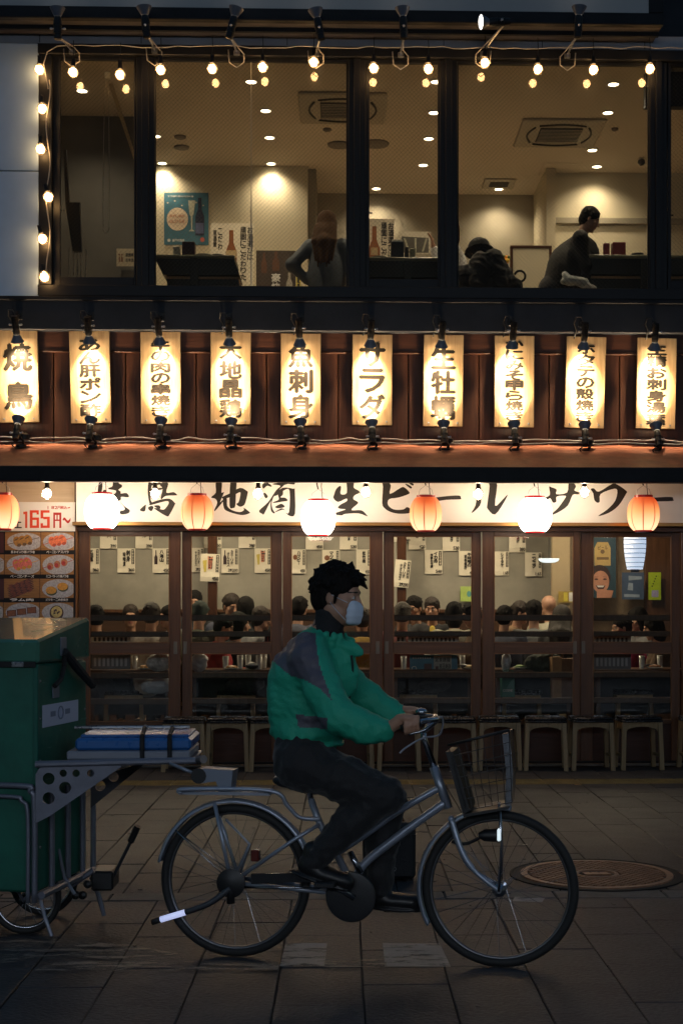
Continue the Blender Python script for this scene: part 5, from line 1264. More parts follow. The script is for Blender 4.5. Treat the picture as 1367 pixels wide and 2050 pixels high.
# perforated gusset plates carrying the tow platform
def gusset(name, Yg, outer, holes, m):
    loops = [[Vector((XY(x, Yg), PY(x, y, Yg).z, 0)) for x, y in outer]]
    for (x, y, r) in holes:
        c = PY(x, y, Yg); rr_ = r*Yg/F; loops.append([Vector((c.x+rr_*math.cos(-2*math.pi*k/16), c.z+rr_*math.sin(-2*math.pi*k/16), 0)) for k in range(16)])
    tri = tessellate_polygon(loops); flat = [p for l in loops for p in l]; n = len(flat)
    vs = [(p.x, Yg, p.y) for p in flat]+[(p.x, Yg+.012, p.y) for p in flat]; fs = [tuple(t) for t in tri]+[tuple(n+i for i in t[::-1]) for t in tri]
    o = 0
    for l in loops:
        k = len(l); fs += [(o+i, o+(i+1) % k, n+o+(i+1) % k, n+o+i) for i in range(k)]; o += k
    b = MB(); b.add(vs, fs); return obj(name, b, m, tr)
gusset('gusset_plate', 6.70, [(72,1550),(82,1534),(242,1529),(242,1536),(100,1634),(72,1648)], [(98,1559,12),(127,1548,7.5),(153,1548,7.5),(182,1548,7.5),(131,1577,12),(98,1598,12)], m_tframe)
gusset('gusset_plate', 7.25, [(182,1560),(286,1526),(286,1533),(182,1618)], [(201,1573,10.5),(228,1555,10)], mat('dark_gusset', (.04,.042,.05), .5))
for Yg, x1 in ((6.70,392),(7.25,372)):
    obj('tow_rail', MB().tube([PY(72,1530,Yg), PY(x1,1522,Yg)], .016, 8), m_tframe, tr)
obj('tow_tongue', MB().tube([PY(372,1522,6.9), PY(408,1520,6.75)], .02, 8), mat('worn_tongue', (.30,.27,.27), .4, metal=.4), tr)
b = MB(); q0, q1 = PY(130,1523,6.72), PY(385,1520,6.72); b.box(q0.x, q1.x, 6.72, 7.22, q0.z-.012, q0.z-.002, .003); obj('platform', b, m_tframe, tr)
# lower gear: wheel, stand, black box and lever
wc = PY(52, 1798, 6.98); rw = wc.z-.0
for Yo in (0, .42):
    w = obj('wheel', MB().torus(wc+Vector((0,Yo,0)), rw-.03, .009, Matrix(((1,0,0,0),(0,0,-1,0),(0,1,0,0),(0,0,0,1))), 36, 6), m_chrome, tr, True)
    obj('tyre', MB().torus(wc+Vector((0,Yo,0)), rw-.016, .016, Matrix(((1,0,0,0),(0,0,-1,0),(0,1,0,0),(0,0,0,1))), 40, 8), m_rubber, w, True)
    obj('hub', MB().tube([wc+Vector((0,Yo-.04,0)), wc+Vector((0,Yo+.04,0))], .022, 10), m_chrome, w, True)
    for k in range(16):
        a = 2*math.pi*k/16; obj('spoke', MB().tube([wc+Vector((.02*math.cos(a),Yo,.02*math.sin(a))), wc+Vector(((rw-.03)*math.cos(a),Yo,(rw-.03)*math.sin(a)))], .0018, 3, cap=False), m_chrome, w)
obj('axle_strut', MB().tube([PY(30,1770,6.9), wc+Vector((0,-.05,0)), PY(80,1772,6.9)], .011, 7), m_tframe, tr)
obj('stand_leg', MB().tube([PY(78,1790,6.78), PY(92,1840,6.74), PY(104,1874,6.72)], .009, 7), m_tframe, tr)
obj('stand_leg', MB().tube([PY(118,1700,7.0), PY(130,1758,7.0), PY(150,1790,7.0)], .009, 7), m_tframe, tr)
obj('stand_leg', MB().tube([PY(184,1755,7.3), PY(198,1792,7.3), PY(209,1833,7.3)], .012, 7), m_tframe, tr)
obj('cross_brace', MB().tube([PY(140,1775,7.2), PY(188,1742,7.2)], .014, 7), m_tframe, tr)
b = MB(); p0, p1 = PY(186,1741,7.25), PY(230,1780,7.25); b.box(p0.x, p1.x, 7.2, 7.4, p1.z, p0.z, .01); obj('battery_box', b, m_bplast, tr)
obj('lever', MB().tube([PY(224,1762,7.25), PY(262,1685,7.2)], .009, 7), mat('dark_grey_arm', (.06,.065,.075)), tr)
obj('lever_grip', MB().tube([PY(262,1685,7.2), PY(276,1654,7.18)], .017, 8), m_bplast, tr)
b = MB(); 
for x in (152,166,176): b.sphere(PY(x,1792 if x<170 else 1770,7.1), .022, 8, 6)
obj('linkage', b, m_bplast, tr)
# folded crates on the platform
m_blue = mat('blue_folding_crate', (.022,.12,.36), .3, bump=.05, bscale=30, coat=.3)
z0 = q0.z+.001
fc = thing('folded_crate', 'folded blue plastic crate strapped on top of the trailer tongue', 'crate', ((q0.x+q1.x)/2, 6.97, z0+.042))
b = MB(); b.box(XY(150,6.75), XY(382,6.75), 6.76, 7.18, z0+.042, z0+.098, .012); obj('crate_body', b, m_blue, fc)
b = MB(); b.box(XY(158,6.75), XY(376,6.75), 6.80, 7.14, z0+.098, z0+.112, .004); obj('crate_lid', b, m_blue, fc)
for x in (285,340): obj('strap', MB().tube([PY(x,1520,6.745), (XY(x,6.745),6.745,z0+.11), (XY(x+6,7.18),7.19,z0+.12)], .011, 6), m_strap, fc)
gc_ = thing('folded_crate', 'folded pale grey crate lying under the blue one on the trailer tongue', 'crate', ((q0.x+q1.x)/2, 6.97, z0))
b = MB(); b.box(XY(134,6.75), XY(380,6.75), 6.75, 7.19, z0, z0+.040, .006); obj('crate_body', b, mat('grey_folding_crate', (.20,.22,.27), .5, bump=.05), gc_)
b = MB(); b.tube([(XY(150,7.1),7.1,z0+.121), (XY(380,7.1),7.1,z0+.121)], .008, 6); tag(obj('tie_rod', b, m_steel), 'thin grey tie rod lying on top of the folded blue crate', 'rod')
# ================================================================== DINERS AND STAFF
def cloth(n, c, r=.8): return mat('cloth_'+n, c, r, var=.18, vscale=18, bump=.25, bscale=120)
def person(c, ang, label, top, bottom=None, hair='short', haircol=None, floor=.2, pose='sit', lean=0., arms=None, group='diners in the lower room', s=1.0, tilt=0., detail=.0095, apparel='shirt', width=1.0):
    """c = centre of the head; ang = facing, degrees, 0 = +X, 90 = away from the camera"""
    c = Vector(c); f = Vector((math.cos(R(ang)), math.sin(R(ang)), 0)); l = Vector((-f.y, f.x, 0)); z = Vector((0,0,1))
    fr = head_frame(c, f-z*tilt, z+f*tilt)
    nb = c-z*.185*s-f*(.035+lean*.10); shc = nb-z*.055*s-f*.01
    pel = shc-z*.46*s-f*(.02+lean*.42)
    if pose == 'stand': pel = shc-z*.50*s-f*lean*.45
    shd = {q: shc+l*q*.175*s*width for q in (1,-1)}
    root = thing('person', label, 'person', (pel.x, pel.y, floor), 0, group)
    A = (tuple(f), tuple(l), (0,0,1))
    el, wr_, kn, an = {}, {}, {}, {}
    for q in (1,-1):
        if arms and q in arms: e, w = arms[q]; el[q] = shc+f*e[0]+l*e[1]+z*e[2]; wr_[q] = shc+f*w[0]+l*w[1]+z*w[2]
        elif pose == 'sit': el[q] = shd[q]+f*.10-z*.24*s+l*q*.05; wr_[q] = el[q]+f*.22-l*q*.06-z*.0
        else: el[q] = shd[q]-f*.03-z*.27*s+l*q*.05; wr_[q] = el[q]-z*.23+f*.06
        if pose == 'sit': kn[q] = pel+l*q*.10+f*.42-z*.0; an[q] = Vector((kn[q].x, kn[q].y, max(floor+.08, kn[q].z-.43)))-f*.02
        else: kn[q] = pel+l*q*.09-z*(pel.z-floor)*.48+f*.03; an[q] = Vector((pel.x, pel.y, floor+.08))+l*q*.10
    pr = head_prims(fr, s, hair in ('long','bob'))
    pr += [cap(nb-z*.03, hp(fr,-.02,0,-.07,s), .057, .052, .02), cap(pel, shc-z*.10, .105*width, .11*width, .04), cap(shd[1], shd[-1], .045, None, .03)]
    for q in (1,-1):
        pr += [cap(shd[q], el[q], .040, .034, .02), cap(el[q], wr_[q], .033, .024, .015), cap(pel+l*q*.08, kn[q], .070, .048, .03), cap(kn[q], an[q], .046, .034, .02), cap(an[q], an[q]+f*.13-z*.04, .034, .03, .02)]
        hd = (wr_[q]-el[q]).normalized(); pr += hand_prims(wr_[q], hd, (-l*q), -z if abs(hd.z) < .7 else f, s, .35)
    me = sdf_mesh(pr, detail, 'body'); paint(me, SKIN, face_rule(fr, s)); obj('body', me, None, root)
    w = width
    low = pel-z*(.12 if pose == 'stand' else -.02); pr = [cap(low, shc-z*.13, .155*w, .150*w, .06), cap(shd[1]-z*.02, shd[-1]-z*.02, .078, None, .06), ell3(low.lerp(shc,.5), (.15*w,.205*w,.30), A, .05), cap(nb-z*.045, nb-z*.02, .07, .062, .02)]
    for q in (1,-1): pr += [cap(shd[q], el[q], .070, .064, .045), cap(el[q], wr_[q]-(wr_[q]-el[q]).normalized()*.02, .064, .046, .03)]
    seed = int(abs(c.x*1000)) % 900
    obj(apparel, sdf_mesh(pr, .0125, apparel, waves(seed, .0042, 40, 110, 9)), top, root)
    pr = [cap(pel+l*.06, pel-l*.06, .115*w, None, .03)]
    for q in (1,-1): pr += [cap(pel+l*q*.08, kn[q], .092, .068, .03), cap(kn[q], an[q]+z*.03, .066, .052, .02), ell3(an[q]+f*.07-z*.045, (.13,.046,.035), A, .01)]
    obj('trousers', sdf_mesh(pr, .016, 'trousers', waves(seed+1, .004, 30, 60, 5)), bottom or m_cloth_b, root)
    Ah = (tuple(fr[1]), tuple(fr[2]), tuple(fr[3])); P = lambda a, b_, u: hp(fr, a, b_, u, s); hm = haircol or m_hair
    if hair != 'bald':
        pr = [ell3(P(-.018,0,.046), (.104*s,.089*s,.094*s), Ah, .0), ell3(P(-.045,0,-.012), (.074*s,.080*s,.082*s), Ah, .02)]
        if hair == 'long':
            pr += [ell3(P(-.03,0,.02), (.108,.100,.115), Ah, .02), cap(P(-.05,0,.0), P(-.13,0,-.13), .088*s, .085*s, .04), cap(P(-.13,0,-.13), P(-.215,0,-.24), .085*s, .070*s, .04), cap(P(-.215,0,-.24), P(-.235,0,-.42), .070*s, .035*s, .04)]
            pr += [cap(P(-.12,.030*k,-.06), P(-.215,.036*k,-.22-.01*(k%2)), .032, .024, .03) for k in range(-3,4)]+[cap(P(-.215,.036*k,-.22-.01*(k%2)), P(-.245,.030*k,-.44-.03*((k*7)%3)), .024, .008, .022) for k in range(-3,4)]
            pr += [cap(P(.0,.075*q,.0), P(-.06,.090*q,-.17), .028, .024, .02) for q in (1,-1)]
        if hair == 'bob': pr += [cap(P(-.035,0,.0), P(-.045,0,-.10), .088*s, .075*s, .03), cap(P(.01,.072,.02), P(.0,.074,-.09), .026, .02, .02), cap(P(.01,-.072,.02), P(.0,-.074,-.09), .026, .02, .02)]
        pr += [ell3(P(.110,0,-.025), (.066,.10,.068), Ah, -.008)]
        rnd = random.Random(seed)
        for i in range(46 if hair in ('short','curly') else 24):
            th, ph = rnd.uniform(0, 6.28), rnd.uniform(.0, 1.5); a, b_, u = math.cos(ph)*math.cos(th), math.cos(ph)*math.sin(th), math.sin(ph)
            if a > .5 and u < .5: continue
            q0 = P(-.018+a*.098, b_*.083, .042+u*.088); o_ = (q0-P(-.018,0,.04)).normalized(); d = (o_*.45-z*.5+f*rnd.uniform(-.3,.6)+l*rnd.uniform(-.5,.5)).normalized()
            pr.append(cap(q0, q0+d*rnd.uniform(.02,.04)*(1.2 if hair == 'curly' else 1), .013, .004, .008))
        obj('hair', sdf_mesh(pr, .0075, 'hair'), hm, root)
    if 'cap' in (haircol.name if haircol else '') and 'patterned' not in haircol.name: obj('cap', sdf_mesh([ell3(P(-.015,0,.05), (.125,.115,.095), Ah, 0), ell3(P(-.015,0,.0), (.165,.155,.022), Ah, .02)], .009, 'cap', waves(7,.003,40,80)), haircol, root)
    return root, fr
L = lambda px, py, Y: PY(px, py, Y)
c_white = cloth('cream_jumper', (.50,.44,.38)); c_dark = cloth('dark', (.02,.02,.023)); c_olive = cloth('olive', (.07,.07,.045)); c_red = cloth('red', (.30,.018,.02)); c_must = cloth('mustard', (.38,.23,.04)); c_beige = cloth('beige', (.33,.31,.24)); c_tan = cloth('tan', (.19,.11,.055)); c_grey = cloth('grey', (.12,.12,.125)); c_pink = cloth('magenta', (.30,.02,.09)); c_brown = cloth('brown', (.12,.075,.045)); c_navy = cloth('navy', (.03,.035,.06)); c_maroon = cloth('maroon_check', (.18,.04,.04))
m_green_h = mat('dark_green_knit', (.010,.022,.016), .8, bump=.4, bscale=90)
ppl = [(192,1236,15.3,100,'diner in dark clothes seen from behind at the left edge of the first door',c_dark,'short',None),
 (305,1236,15.15,84,'diner in a cream and pink jumper seen from behind through the first door',c_white,'short',None),
 (337,1240,15.9,-150,'diner in grey half hidden at the right edge of the first door pane',c_grey,'short',None),
 (390,1206,16.5,-100,'tall dark-haired diner at the back beside the pillar, left edge of the second door',c_dark,'short',None),
 (401,1234,15.45,92,'diner with a dark green knitted hat seen from behind in the second door',c_olive,'short',m_green_h),
 (449,1250,15.25,5,'man in a red jacket facing right behind the second door',c_red,'short',None),
 (480,1250,15.6,30,'dark-haired diner in black beside the man in the red jacket',c_dark,'bob',None),
 (464,1214,16.3,-60,'dark-haired diner at the back left of the bobbed head',c_navy,'short',None),
 (492,1220,16.0,100,'diner with a black bob seen from behind at the back of the second door',c_dark,'bob',None),
 (600,1218,15.9,78,'short-haired diner in a dark jacket seen from behind the cyclist in the third door',c_navy,'short',None),
 (724,1240,15.4,95,'diner in a mustard top partly hidden by the face mask of the cyclist',c_must,'short',None),
 (806,1232,15.3,65,'diner in a maroon shirt and patterned cap at the left of the fourth door',c_maroon,'short',mat('patterned_cap', (.07,.06,.05), .8, var=.6, vscale=60)),
 (828,1216,16.2,-110,'dark-haired diner behind the patterned cap',c_dark,'short',None),
 (864,1215,16.0,-90,'man facing the street in a dark jacket over a yellow shirt',c_dark,'short',None),
 (908,1230,15.5,88,'diner in a beige shirt with a black bob seen from behind',c_beige,'bob',None),
 (943,1236,15.25,180,'curly-haired diner at the right edge of the fourth door',c_brown,'curly',None),
 (1042,1230,16.0,0,'dark-haired diner in a tan jacket at the left of the group in the fifth door',c_tan,'short',None),
 (1068,1226,15.8,80,'diner in a grey sweater left of the bald man',c_grey,'short',None),
 (1097,1219,16.3,110,'bald diner leaning among the group in the fifth door',c_beige,'bald',None),
 (1124,1232,15.3,70,'diner with long black hair seen from behind in the fifth door',c_dark,'long',None),
 (1243,1252,15.6,195,'dark-haired diner in magenta facing left in the sixth door',c_pink,'short',None),
 (1306,1252,15.3,185,'dark-haired diner in brown facing left at the right of the sixth door',c_brown,'bob',None)]
ppl += [(524,1236,15.9,20,'dark-haired diner at the right edge of the second door',c_grey,'short',None),(1010,1240,15.7,60,'diner in navy at the left edge of the fifth door',c_navy,'short',None),(1275,1240,16.0,200,'diner at the back between the two faces in the sixth door',c_grey,'bob',None),(262,1228,16.3,-95,'diner at the back facing the street in the first door',c_olive,'short',None)]
m_hair2 = mat('dark_brown_hair', (.022,.014,.010), .6, var=.4, vscale=50, bump=.8, bscale=80, spec=.3)
for k_, (px, py, Yd, ang, lab, top, hair, hc) in enumerate(ppl):
    hc = hc or (m_hair2 if k_ % 3 == 1 else None)
    rj = random.Random(k_*13+5); py += rj.uniform(-5, 7); sc_ = rj.uniform(.92, 1.06); ang += rj.uniform(-14, 14); ln_ = rj.uniform(.05, .45)
    r_, fr_ = person(L(px, py, Yd), ang, lab, top, hair=hair, haircol=hc, detail=.0105 if ang > 20 and ang < 160 else .0085, tilt=rj.uniform(.02,.34), lean=ln_, s=sc_, width=rj.uniform(.92,1.15))
    if 'yellow shirt' in lab:
        c = fr_[0]; f = fr_[1]; obj('shirt_front', sdf_mesh([cap(c-Vector((0,0,.21))+Vector((0,-.085,0)), c-Vector((0,0,.40))+Vector((0,-.135,0)), .030, .045, .0)], .008, 'shirt_front'), cloth('yellow', (.5,.36,.06)), r_)
# upper floor people
m_brownhair = mat('light_brown_hair', (.075,.040,.020), .8, var=.5, vscale=30, stretch=(3,3,.3), bump=.5, bscale=60, spec=.08)
c_denim = cloth('grey_blue_denim', (.085,.10,.12)); U = 'people in the upper room'
person(L(655,449,15.3), 82, 'woman with long light brown hair in a grey denim jacket standing with hand on hip', c_denim, cloth('black_jeans', (.012,.012,.016)), 'long', m_brownhair, zf2, 'stand', group=U, detail=.009,
       arms={1: ((-.06,.36,-.20),(.0,.20,-.37)), -1: ((-.02,-.27,-.26),(.16,-.20,-.40))})
person(L(1180,440,15.2), -8, 'waiter in black bending forward over the table at the right', cloth('black_coat', (.007,.007,.008)), cloth('black_jeans', (.012,.012,.016)), 'short', None, zf2, 'stand', lean=.62, tilt=.45, group=U, detail=.008,
       arms={1: ((.14,.18,-.27),(.33,.10,-.36)), -1: ((.06,-.20,-.30),(.06,-.14,-.56))}, width=1.38)
rr_, frb = person(L(958,505,14.95), 100, 'seated person in black with a dark cap and a black backpack in the upper room', c_dark, None, 'short', mat('black_cap_cloth', (.010,.010,.012), .8, bump=.2, bscale=90), zf2, 'sit', lean=.3, tilt=.3, group=U, width=1.25)
person(L(896,462,15.5), 178, 'seated person in a white shirt raising a hand behind the window post', cloth('white_shirt', (.62,.62,.62)), None, 'bob', m_brownhair, zf2, 'sit', group=U, tilt=.1, detail=.0085,
       arms={-1: ((.10,-.22,-.22),(.19,-.10,.08)), 1: ((.10,.2,-.24),(.25,.1,-.26))})
# backpack on the seated person's back
bp_c = L(985,545,14.72); bp = thing('backpack', 'large black backpack with a loop handle behind the seated person in black', 'backpack', bp_c)
obj('bag_body', sdf_mesh([cap(bp_c+Vector((-.12,0,.10)), bp_c+Vector((-.16,0,-.14)), .11, .14, .0), cap(bp_c+Vector((.02,0,.14)), bp_c+Vector((.10,0,-.12)), .10, .14, .03), cap(bp_c+Vector((.10,-.02,-.04)), bp_c+Vector((.24,-.02,-.14)), .09, .07, .03), cap(bp_c+Vector((-.28,0,-.02)), bp_c+Vector((-.30,0,-.2)), .09, .10, .04)], .010, 'bag', waves(5,.014,22,60,8)), m_cloth_b, bp)
q = L(1040,553,14.70); obj('loop_handle', MB().tube([q+Vector((.055*math.cos(a), 0, .055*math.sin(a))) for a in [math.pi*(-.6+1.5*k/12) for k in range(13)]], .012, 7), m_strap, bp, True)
q = L(1150,563,14.9); tag(obj('cleaning_cloth', sdf_mesh([ell3(q, (.15,.05,.05), I3, .0), cap(q+Vector((.08,0,-.03)), q+Vector((.2,0,-.07)), .04, .03, .03), cap(q+Vector((-.08,0,.02)), q+Vector((-.1,0,.06)), .05, .04, .03)], .01, 'cloth', waves(8,.008,30,70)), cloth('white_cloth', (.45,.47,.47))), 'crumpled white cloth held low by the waiter in black', 'cloth')

# ================================================================== PAPER MENUS ON THE LOWER BACK WALL
m_mpaper = mat('menu_paper', (.74,.68,.56), .7, var=.05, vscale=6)
m_mink = mat('menu_ink', (.02,.016,.014), .6)
YM = 16.985
def menu(px0, px1, py0, py1, txt, price, lab, pic=None, Yp=YM, tilt=0, strip=True, txt2=None):
    c = PY((px0+px1)/2, (py0+py1)/2, Yp); T = Matrix.Translation(c) @ Matrix.Rotation(R(tilt), 4, 'Y'); s_ = Yp/F
    w, h = (px1-px0)/2*s_, (py1-py0)/2*s_
    root = thing('menu_paper', lab, 'menu paper', c, 0, 'handwritten menu papers on the wall')
    b = MB(); n = 6
    vs = []; 
    for i in range(n+1):
        for j in (0, 1): v = -h+2*h*i/n; vs.append(T @ Vector(((-w, w)[j], -.004-.004*math.sin(2.5*i+c.x*9)*(i < 2), v)))
    fs = [(2*i, 2*i+1, 2*i+3, 2*i+2) for i in range(n)]; b.add(vs, fs); o = obj('sheet', b, m_mpaper, root); md = o.modifiers.new('s', 'SOLIDIFY'); md.thickness = .0006
    fn = lambda u, v, d: T @ Vector((u*w, -.010-d, v*h))
    b = MB()
    n1 = len(txt); top_, bot_ = .86, -.30 if n1 > 3 else -.1
    vtext(b, txt, .05 if not txt2 else .22, .42 if n1 < 5 else .30, top_, bot_ if n1 < 6 else -.45, fn, .06, .06)
    if txt2: vtext(b, txt2, -.22, .30, .70, -.5, fn, .06, .06)
    htext(b, price, .95-.24*len(price), .92, -.90, -.66, fn, .07, .1)
    b.prism([(.25,-.95),(.88,-.95),(.88,-.935),(.25,-.935)], fn, 0, 0, True)
    obj('lettering', b, m_mink, root)
    if strip:
        b = MB(); b.prism([(.60,.92),(.90,.92),(.90,-.30),(.60,-.30)], fn, .0003, 0, True); obj('title_strip', b, m_mink, root)
        b = MB()
        for k in range(5): b.prism([(.67,.84-.23*k),(.83,.84-.23*k),(.83,.78-.23*k),(.67,.78-.23*k)], fn, .0008, 0, True); b.prism([(.72,.74-.23*k),(.79,.74-.23*k),(.79,.66-.23*k),(.72,.66-.23*k)], fn, .0008, 0, True)
        obj('strip_lettering', b, m_mpaper, root)
    if pic == 'bottle':
        b = MB(); b.prism([(-.78,-.30),(-.42,-.30),(-.42,.30),(-.54,.48),(-.54,.85),(-.66,.85),(-.66,.48),(-.78,.30)], fn, .0005, 0, True); obj('bottle_picture', b, mat('print_dark_wine', (.035,.015,.02), .5), root)
    if pic == 'glasses':
        b = MB(); b.prism([(-.78,.50),(-.35,.56),(-.40,-.30),(-.62,-.34)], fn, .0005, 0, True); obj('glass_picture', b, mat('print_yellow_drink', (.55,.45,.10), .5), root)
        b = MB(); b.prism([(-.28,.85),(.28,.75),(.10,-.10),(-.20,-.12)], fn, .0006, 0, True); obj('glass_picture', b, mat('print_red_drink', (.55,.20,.12), .5), root)
    if pic == 'dish':
        b = MB(); b.prism([(-.45+.30*math.cos(t), .35+.22*math.sin(t)) for t in [6.283*k/14 for k in range(14)]], fn, .0005, 0, True); obj('dish_picture', b, mat('print_brown_dish', (.20,.08,.04), .5), root)
    return root
rowA = [(201,235,1098,'ソース','390','fried noodle sauce'),(272,306,1098,'ビール','390','beer',),(409,444,1097,'たこ','450','octopus'),(478,512,1097,'一漬け','380','overnight pickles'),(612,647,1100,'鮭','450','salmon dish'),(680,715,1100,'まぐろ刺身','530','sashimi'),(783,822,1085,'枝豆','350','green soybeans'),(818,852,1100,'いか','420','squid'),(885,920,1103,'チーズ焼き','530','grilled cheese'),(1018,1052,1106,'玉ねぎ漬け','380','pickled onion'),(1120,1158,1086,'お知らせ','',"a printed notice")]
for i, (a, c, y1, t, p, lab) in enumerate(rowA): menu(a, c, 1050, y1, t, p, 'upper row menu paper lettered with %s%s' % (lab, ' priced '+p if p else ''), pic='dish' if i in (1,4,7) else None)
rowB = [(166,200,1098,1146,'五目風',None,'360','mixed dish',None),(236,271,1098,1146,'刺身','味噌漬','360','miso pickle',None),(306,341,1098,1147,'八海山',None,'450','a sake bottle picture','bottle'),(383,408,1097,1145,'カミーリオ','テオルガス','3,200','wine, cut by the door frame',None),(444,478,1098,1147,'カミーリオ','オルガス','3,200','a wine name and a bottle','bottle'),(510,543,1098,1147,'酎',None,'450','two tall drinks, second door','glasses'),(583,612,1100,1148,'ハッピー',None,'450','a highball','dish'),(645,680,1101,1150,'マッコリ',None,'450','rice wine','dish'),(713,742,1100,1150,'松竹梅',None,'450','pine bamboo plum sake',None),(850,885,1101,1149,'イカの','特製みそ焼','540','squid grilled in miso',None),(918,952,1103,1152,'牛味噌の','鉄板焼き','480','beef in miso',None),(989,1018,1104,1152,'シイタケ',None,'165','shiitake',None),(1050,1084,1106,1154,'ニンニク',None,'165','garlic',None)]
for (a, c, y0, y1, t, t2, p, lab, pic) in rowB: menu(a, c, y0, y1, t, p, 'lower row menu paper lettered with %s priced %s' % (lab, p), pic, txt2=t2)
menu(402,440,1109,1164,'酎','450','curling menu paper with two tall drinks hanging on the left pillar','glasses', Yp=16.585, tilt=2)
menu(789,820,1121,1176,'カミーリオ','3,200','tilted menu paper with a wine name hanging on the right pillar',None, Yp=16.585, tilt=6, txt2='テオルガス')
# posters
def poster(name, px0, px1, py0, py1, Yp, lab, base, layers, cat='poster', th=.003):
    p0, p1 = PY(px0, py1, Yp), PY(px1, py0, Yp)
    root = thing(name, lab, cat, ((p0.x+p1.x)/2, Yp, p0.z))
    obj('sheet', MB().box(p0.x, p1.x, Yp-th, Yp, p0.z, p1.z), base, root)
    fn = lambda u, v, d: Vector((p0.x+(p1.x-p0.x)*u, Yp-th-.001-d, p0.z+(p1.z-p0.z)*v))
    for k, (nm, m, shapes) in enumerate(layers):
        b = MB()
        for j, s_ in enumerate(shapes):
            d = .0004*k+.00004*j
            if s_[0] == 'e': b.prism([(s_[1]+s_[3]*math.cos(t), s_[2]+s_[4]*math.sin(t)) for t in [6.283*q/24 for q in range(24)]], fn, d, 0, True)
            elif s_[0] == 'p': b.prism(s_[1], fn, d, 0, True)
            elif s_[0] == 'v': vtext(b, s_[1], s_[2], s_[3], s_[4], s_[5], fn, .03, .1, d)
            elif s_[0] == 'h': htext(b, s_[1], s_[2], s_[3], s_[4], s_[5], fn, .03, .1, d)
        obj(nm, b, m, root)
    return root
pm = lambda n, c: mat('print_'+n, c, .45, var=.15, vscale=12)
btl = lambda x, w, y0, y1: [(x-w,y0),(x+w,y0),(x+w,y0+(y1-y0)*.50),(x+w*.42,y0+(y1-y0)*.70),(x+w*.38,y1),(x-w*.38,y1),(x-w*.42,y0+(y1-y0)*.70),(x-w,y0+(y1-y0)*.50)]
poster('sake_poster', 329, 418, 386, 490, YA-.005, 'blue sake poster with a cream circle, a glass and a dark bottle', pm('sky_blue', (.045,.15,.22)), [
 ('bubble', pm('cream', (.62,.50,.38)), [('e',.30,.49,.24,.22)]+[('e',.08+.16*k,.80+.05*math.sin(k*2.3),.018,.014) for k in range(6)]),
 ('print_text', pm('peach', (.50,.22,.14)), [('h','ゆずしゅわ',.12,.46,.52,.58),('h','はじける泡',.12,.46,.42,.48)]),
 ('glass_picture', pm('pale_glass', (.45,.45,.36)), [('p',[(.54,.85),(.70,.85),(.66,.58),(.64,.55),(.63,.30),(.69,.26),(.55,.26),(.61,.30),(.60,.55),(.57,.58)])]),
 ('bottle_picture', pm('night_blue', (.015,.018,.05)), [('p',btl(.80,.10,.18,.90))]),
 ('bottle_label', pm('label_blue', (.10,.12,.25)), [('p',[(.71,.22),(.89,.22),(.89,.42),(.71,.42)])]),
 ('print_text', pm('white', (.6,.6,.58)), [('h','瀬戸内酒造',.18,.46,.06,.11),('e',.11,.085,.035,.03),('h','すっきり果実の日本酒',.08,.66,.91,.94)]),
 ('red_seal', pm('seal_red', (.45,.10,.08)), [('e',.86,.10,.05,.045)])])
for (a, c, y0, y1, Yp, lab, bx_) in ((422,508,447,590,17.2,'tall white paper sign with a brown bottle beside the blue poster',(.48,.30)),(732,789,438,590,16.6,'white paper sign with a brown bottle in the middle window',(.30,.44))):
    poster('paper_sign', a, c, y0, y1, Yp, lab, mat('thin_white_paper', (.66,.60,.48), .6, var=.05), [
     ('bottle_picture', pm('bottle_brown', (.24,.08,.025)), [('p',btl(bx_[0],.13 if a == 422 else .20,.30,.90))]),
     ('bottle_label', pm('bottle_label', (.40,.30,.16)), [('p',[(bx_[0]-.12,.52),(bx_[0]+.12,.52),(bx_[0]+.12,.62),(bx_[0]-.12,.62)])]),
     ('lettering', m_mink, [('v','お酒選びは',.92 if a == 422 else .88,.13 if a==422 else .19,.95,.48),('v','頑固にこだわりた',.76 if a == 422 else .64,.13 if a==422 else .19,.95,.20)]+([('v','こだわ',.22,.10,.93,.62),('v','居酒屋',.10,.08,.9,.66)] if a == 422 else []))])
poster('dark_poster', 513, 592, 502, 592, 17.1, 'dark brown poster with bottles and large brush characters in the upper room', pm('dark_brown', (.045,.030,.022)), [
 ('bottle_picture', pm('amber', (.11,.045,.02)), [('p',btl(.5,.09,.55,.98)),('p',btl(.2,.07,.5,.95))]), ('bottle_picture', pm('pale_bottle', (.36,.33,.28)), [('p',btl(.84,.08,.05,.52))]),
 ('lettering', pm('white', (.6,.6,.58)), [('v','豪快',.50,.22,.50,.10)]), ('lettering', m_mink, [('v','みなぎるキレ',.90,.10,.97,.50)])])
poster('yellow_strip_poster', 593, 602, 528, 592, 17.09, 'narrow yellow strip poster beside the dark brown poster', pm('yellow', (.55,.45,.06)), [('lettering', m_mink, [('v','生貯蔵酒',.5,.6,.92,.2)])])
poster('framed_picture', 797, 862, 464, 508, 16.9, 'pale framed picture behind the counter in the middle window', mat('pale_frame', (.42,.38,.30), .5), [('picture', pm('dark_scene', (.06,.055,.045)), [('p',[(.1,.05),(.93,.05),(.93,.72),(.1,.78)])]), ('picture_stripe', pm('pale_scene', (.30,.29,.22)), [('p',[(.3,.1),(.36,.1),(.22,.7),(.16,.7)]),('p',[(.5,.1),(.56,.1),(.56,.7),(.5,.7)]),('p',[(.72,.1),(.78,.1),(.9,.7),(.84,.7)])])])
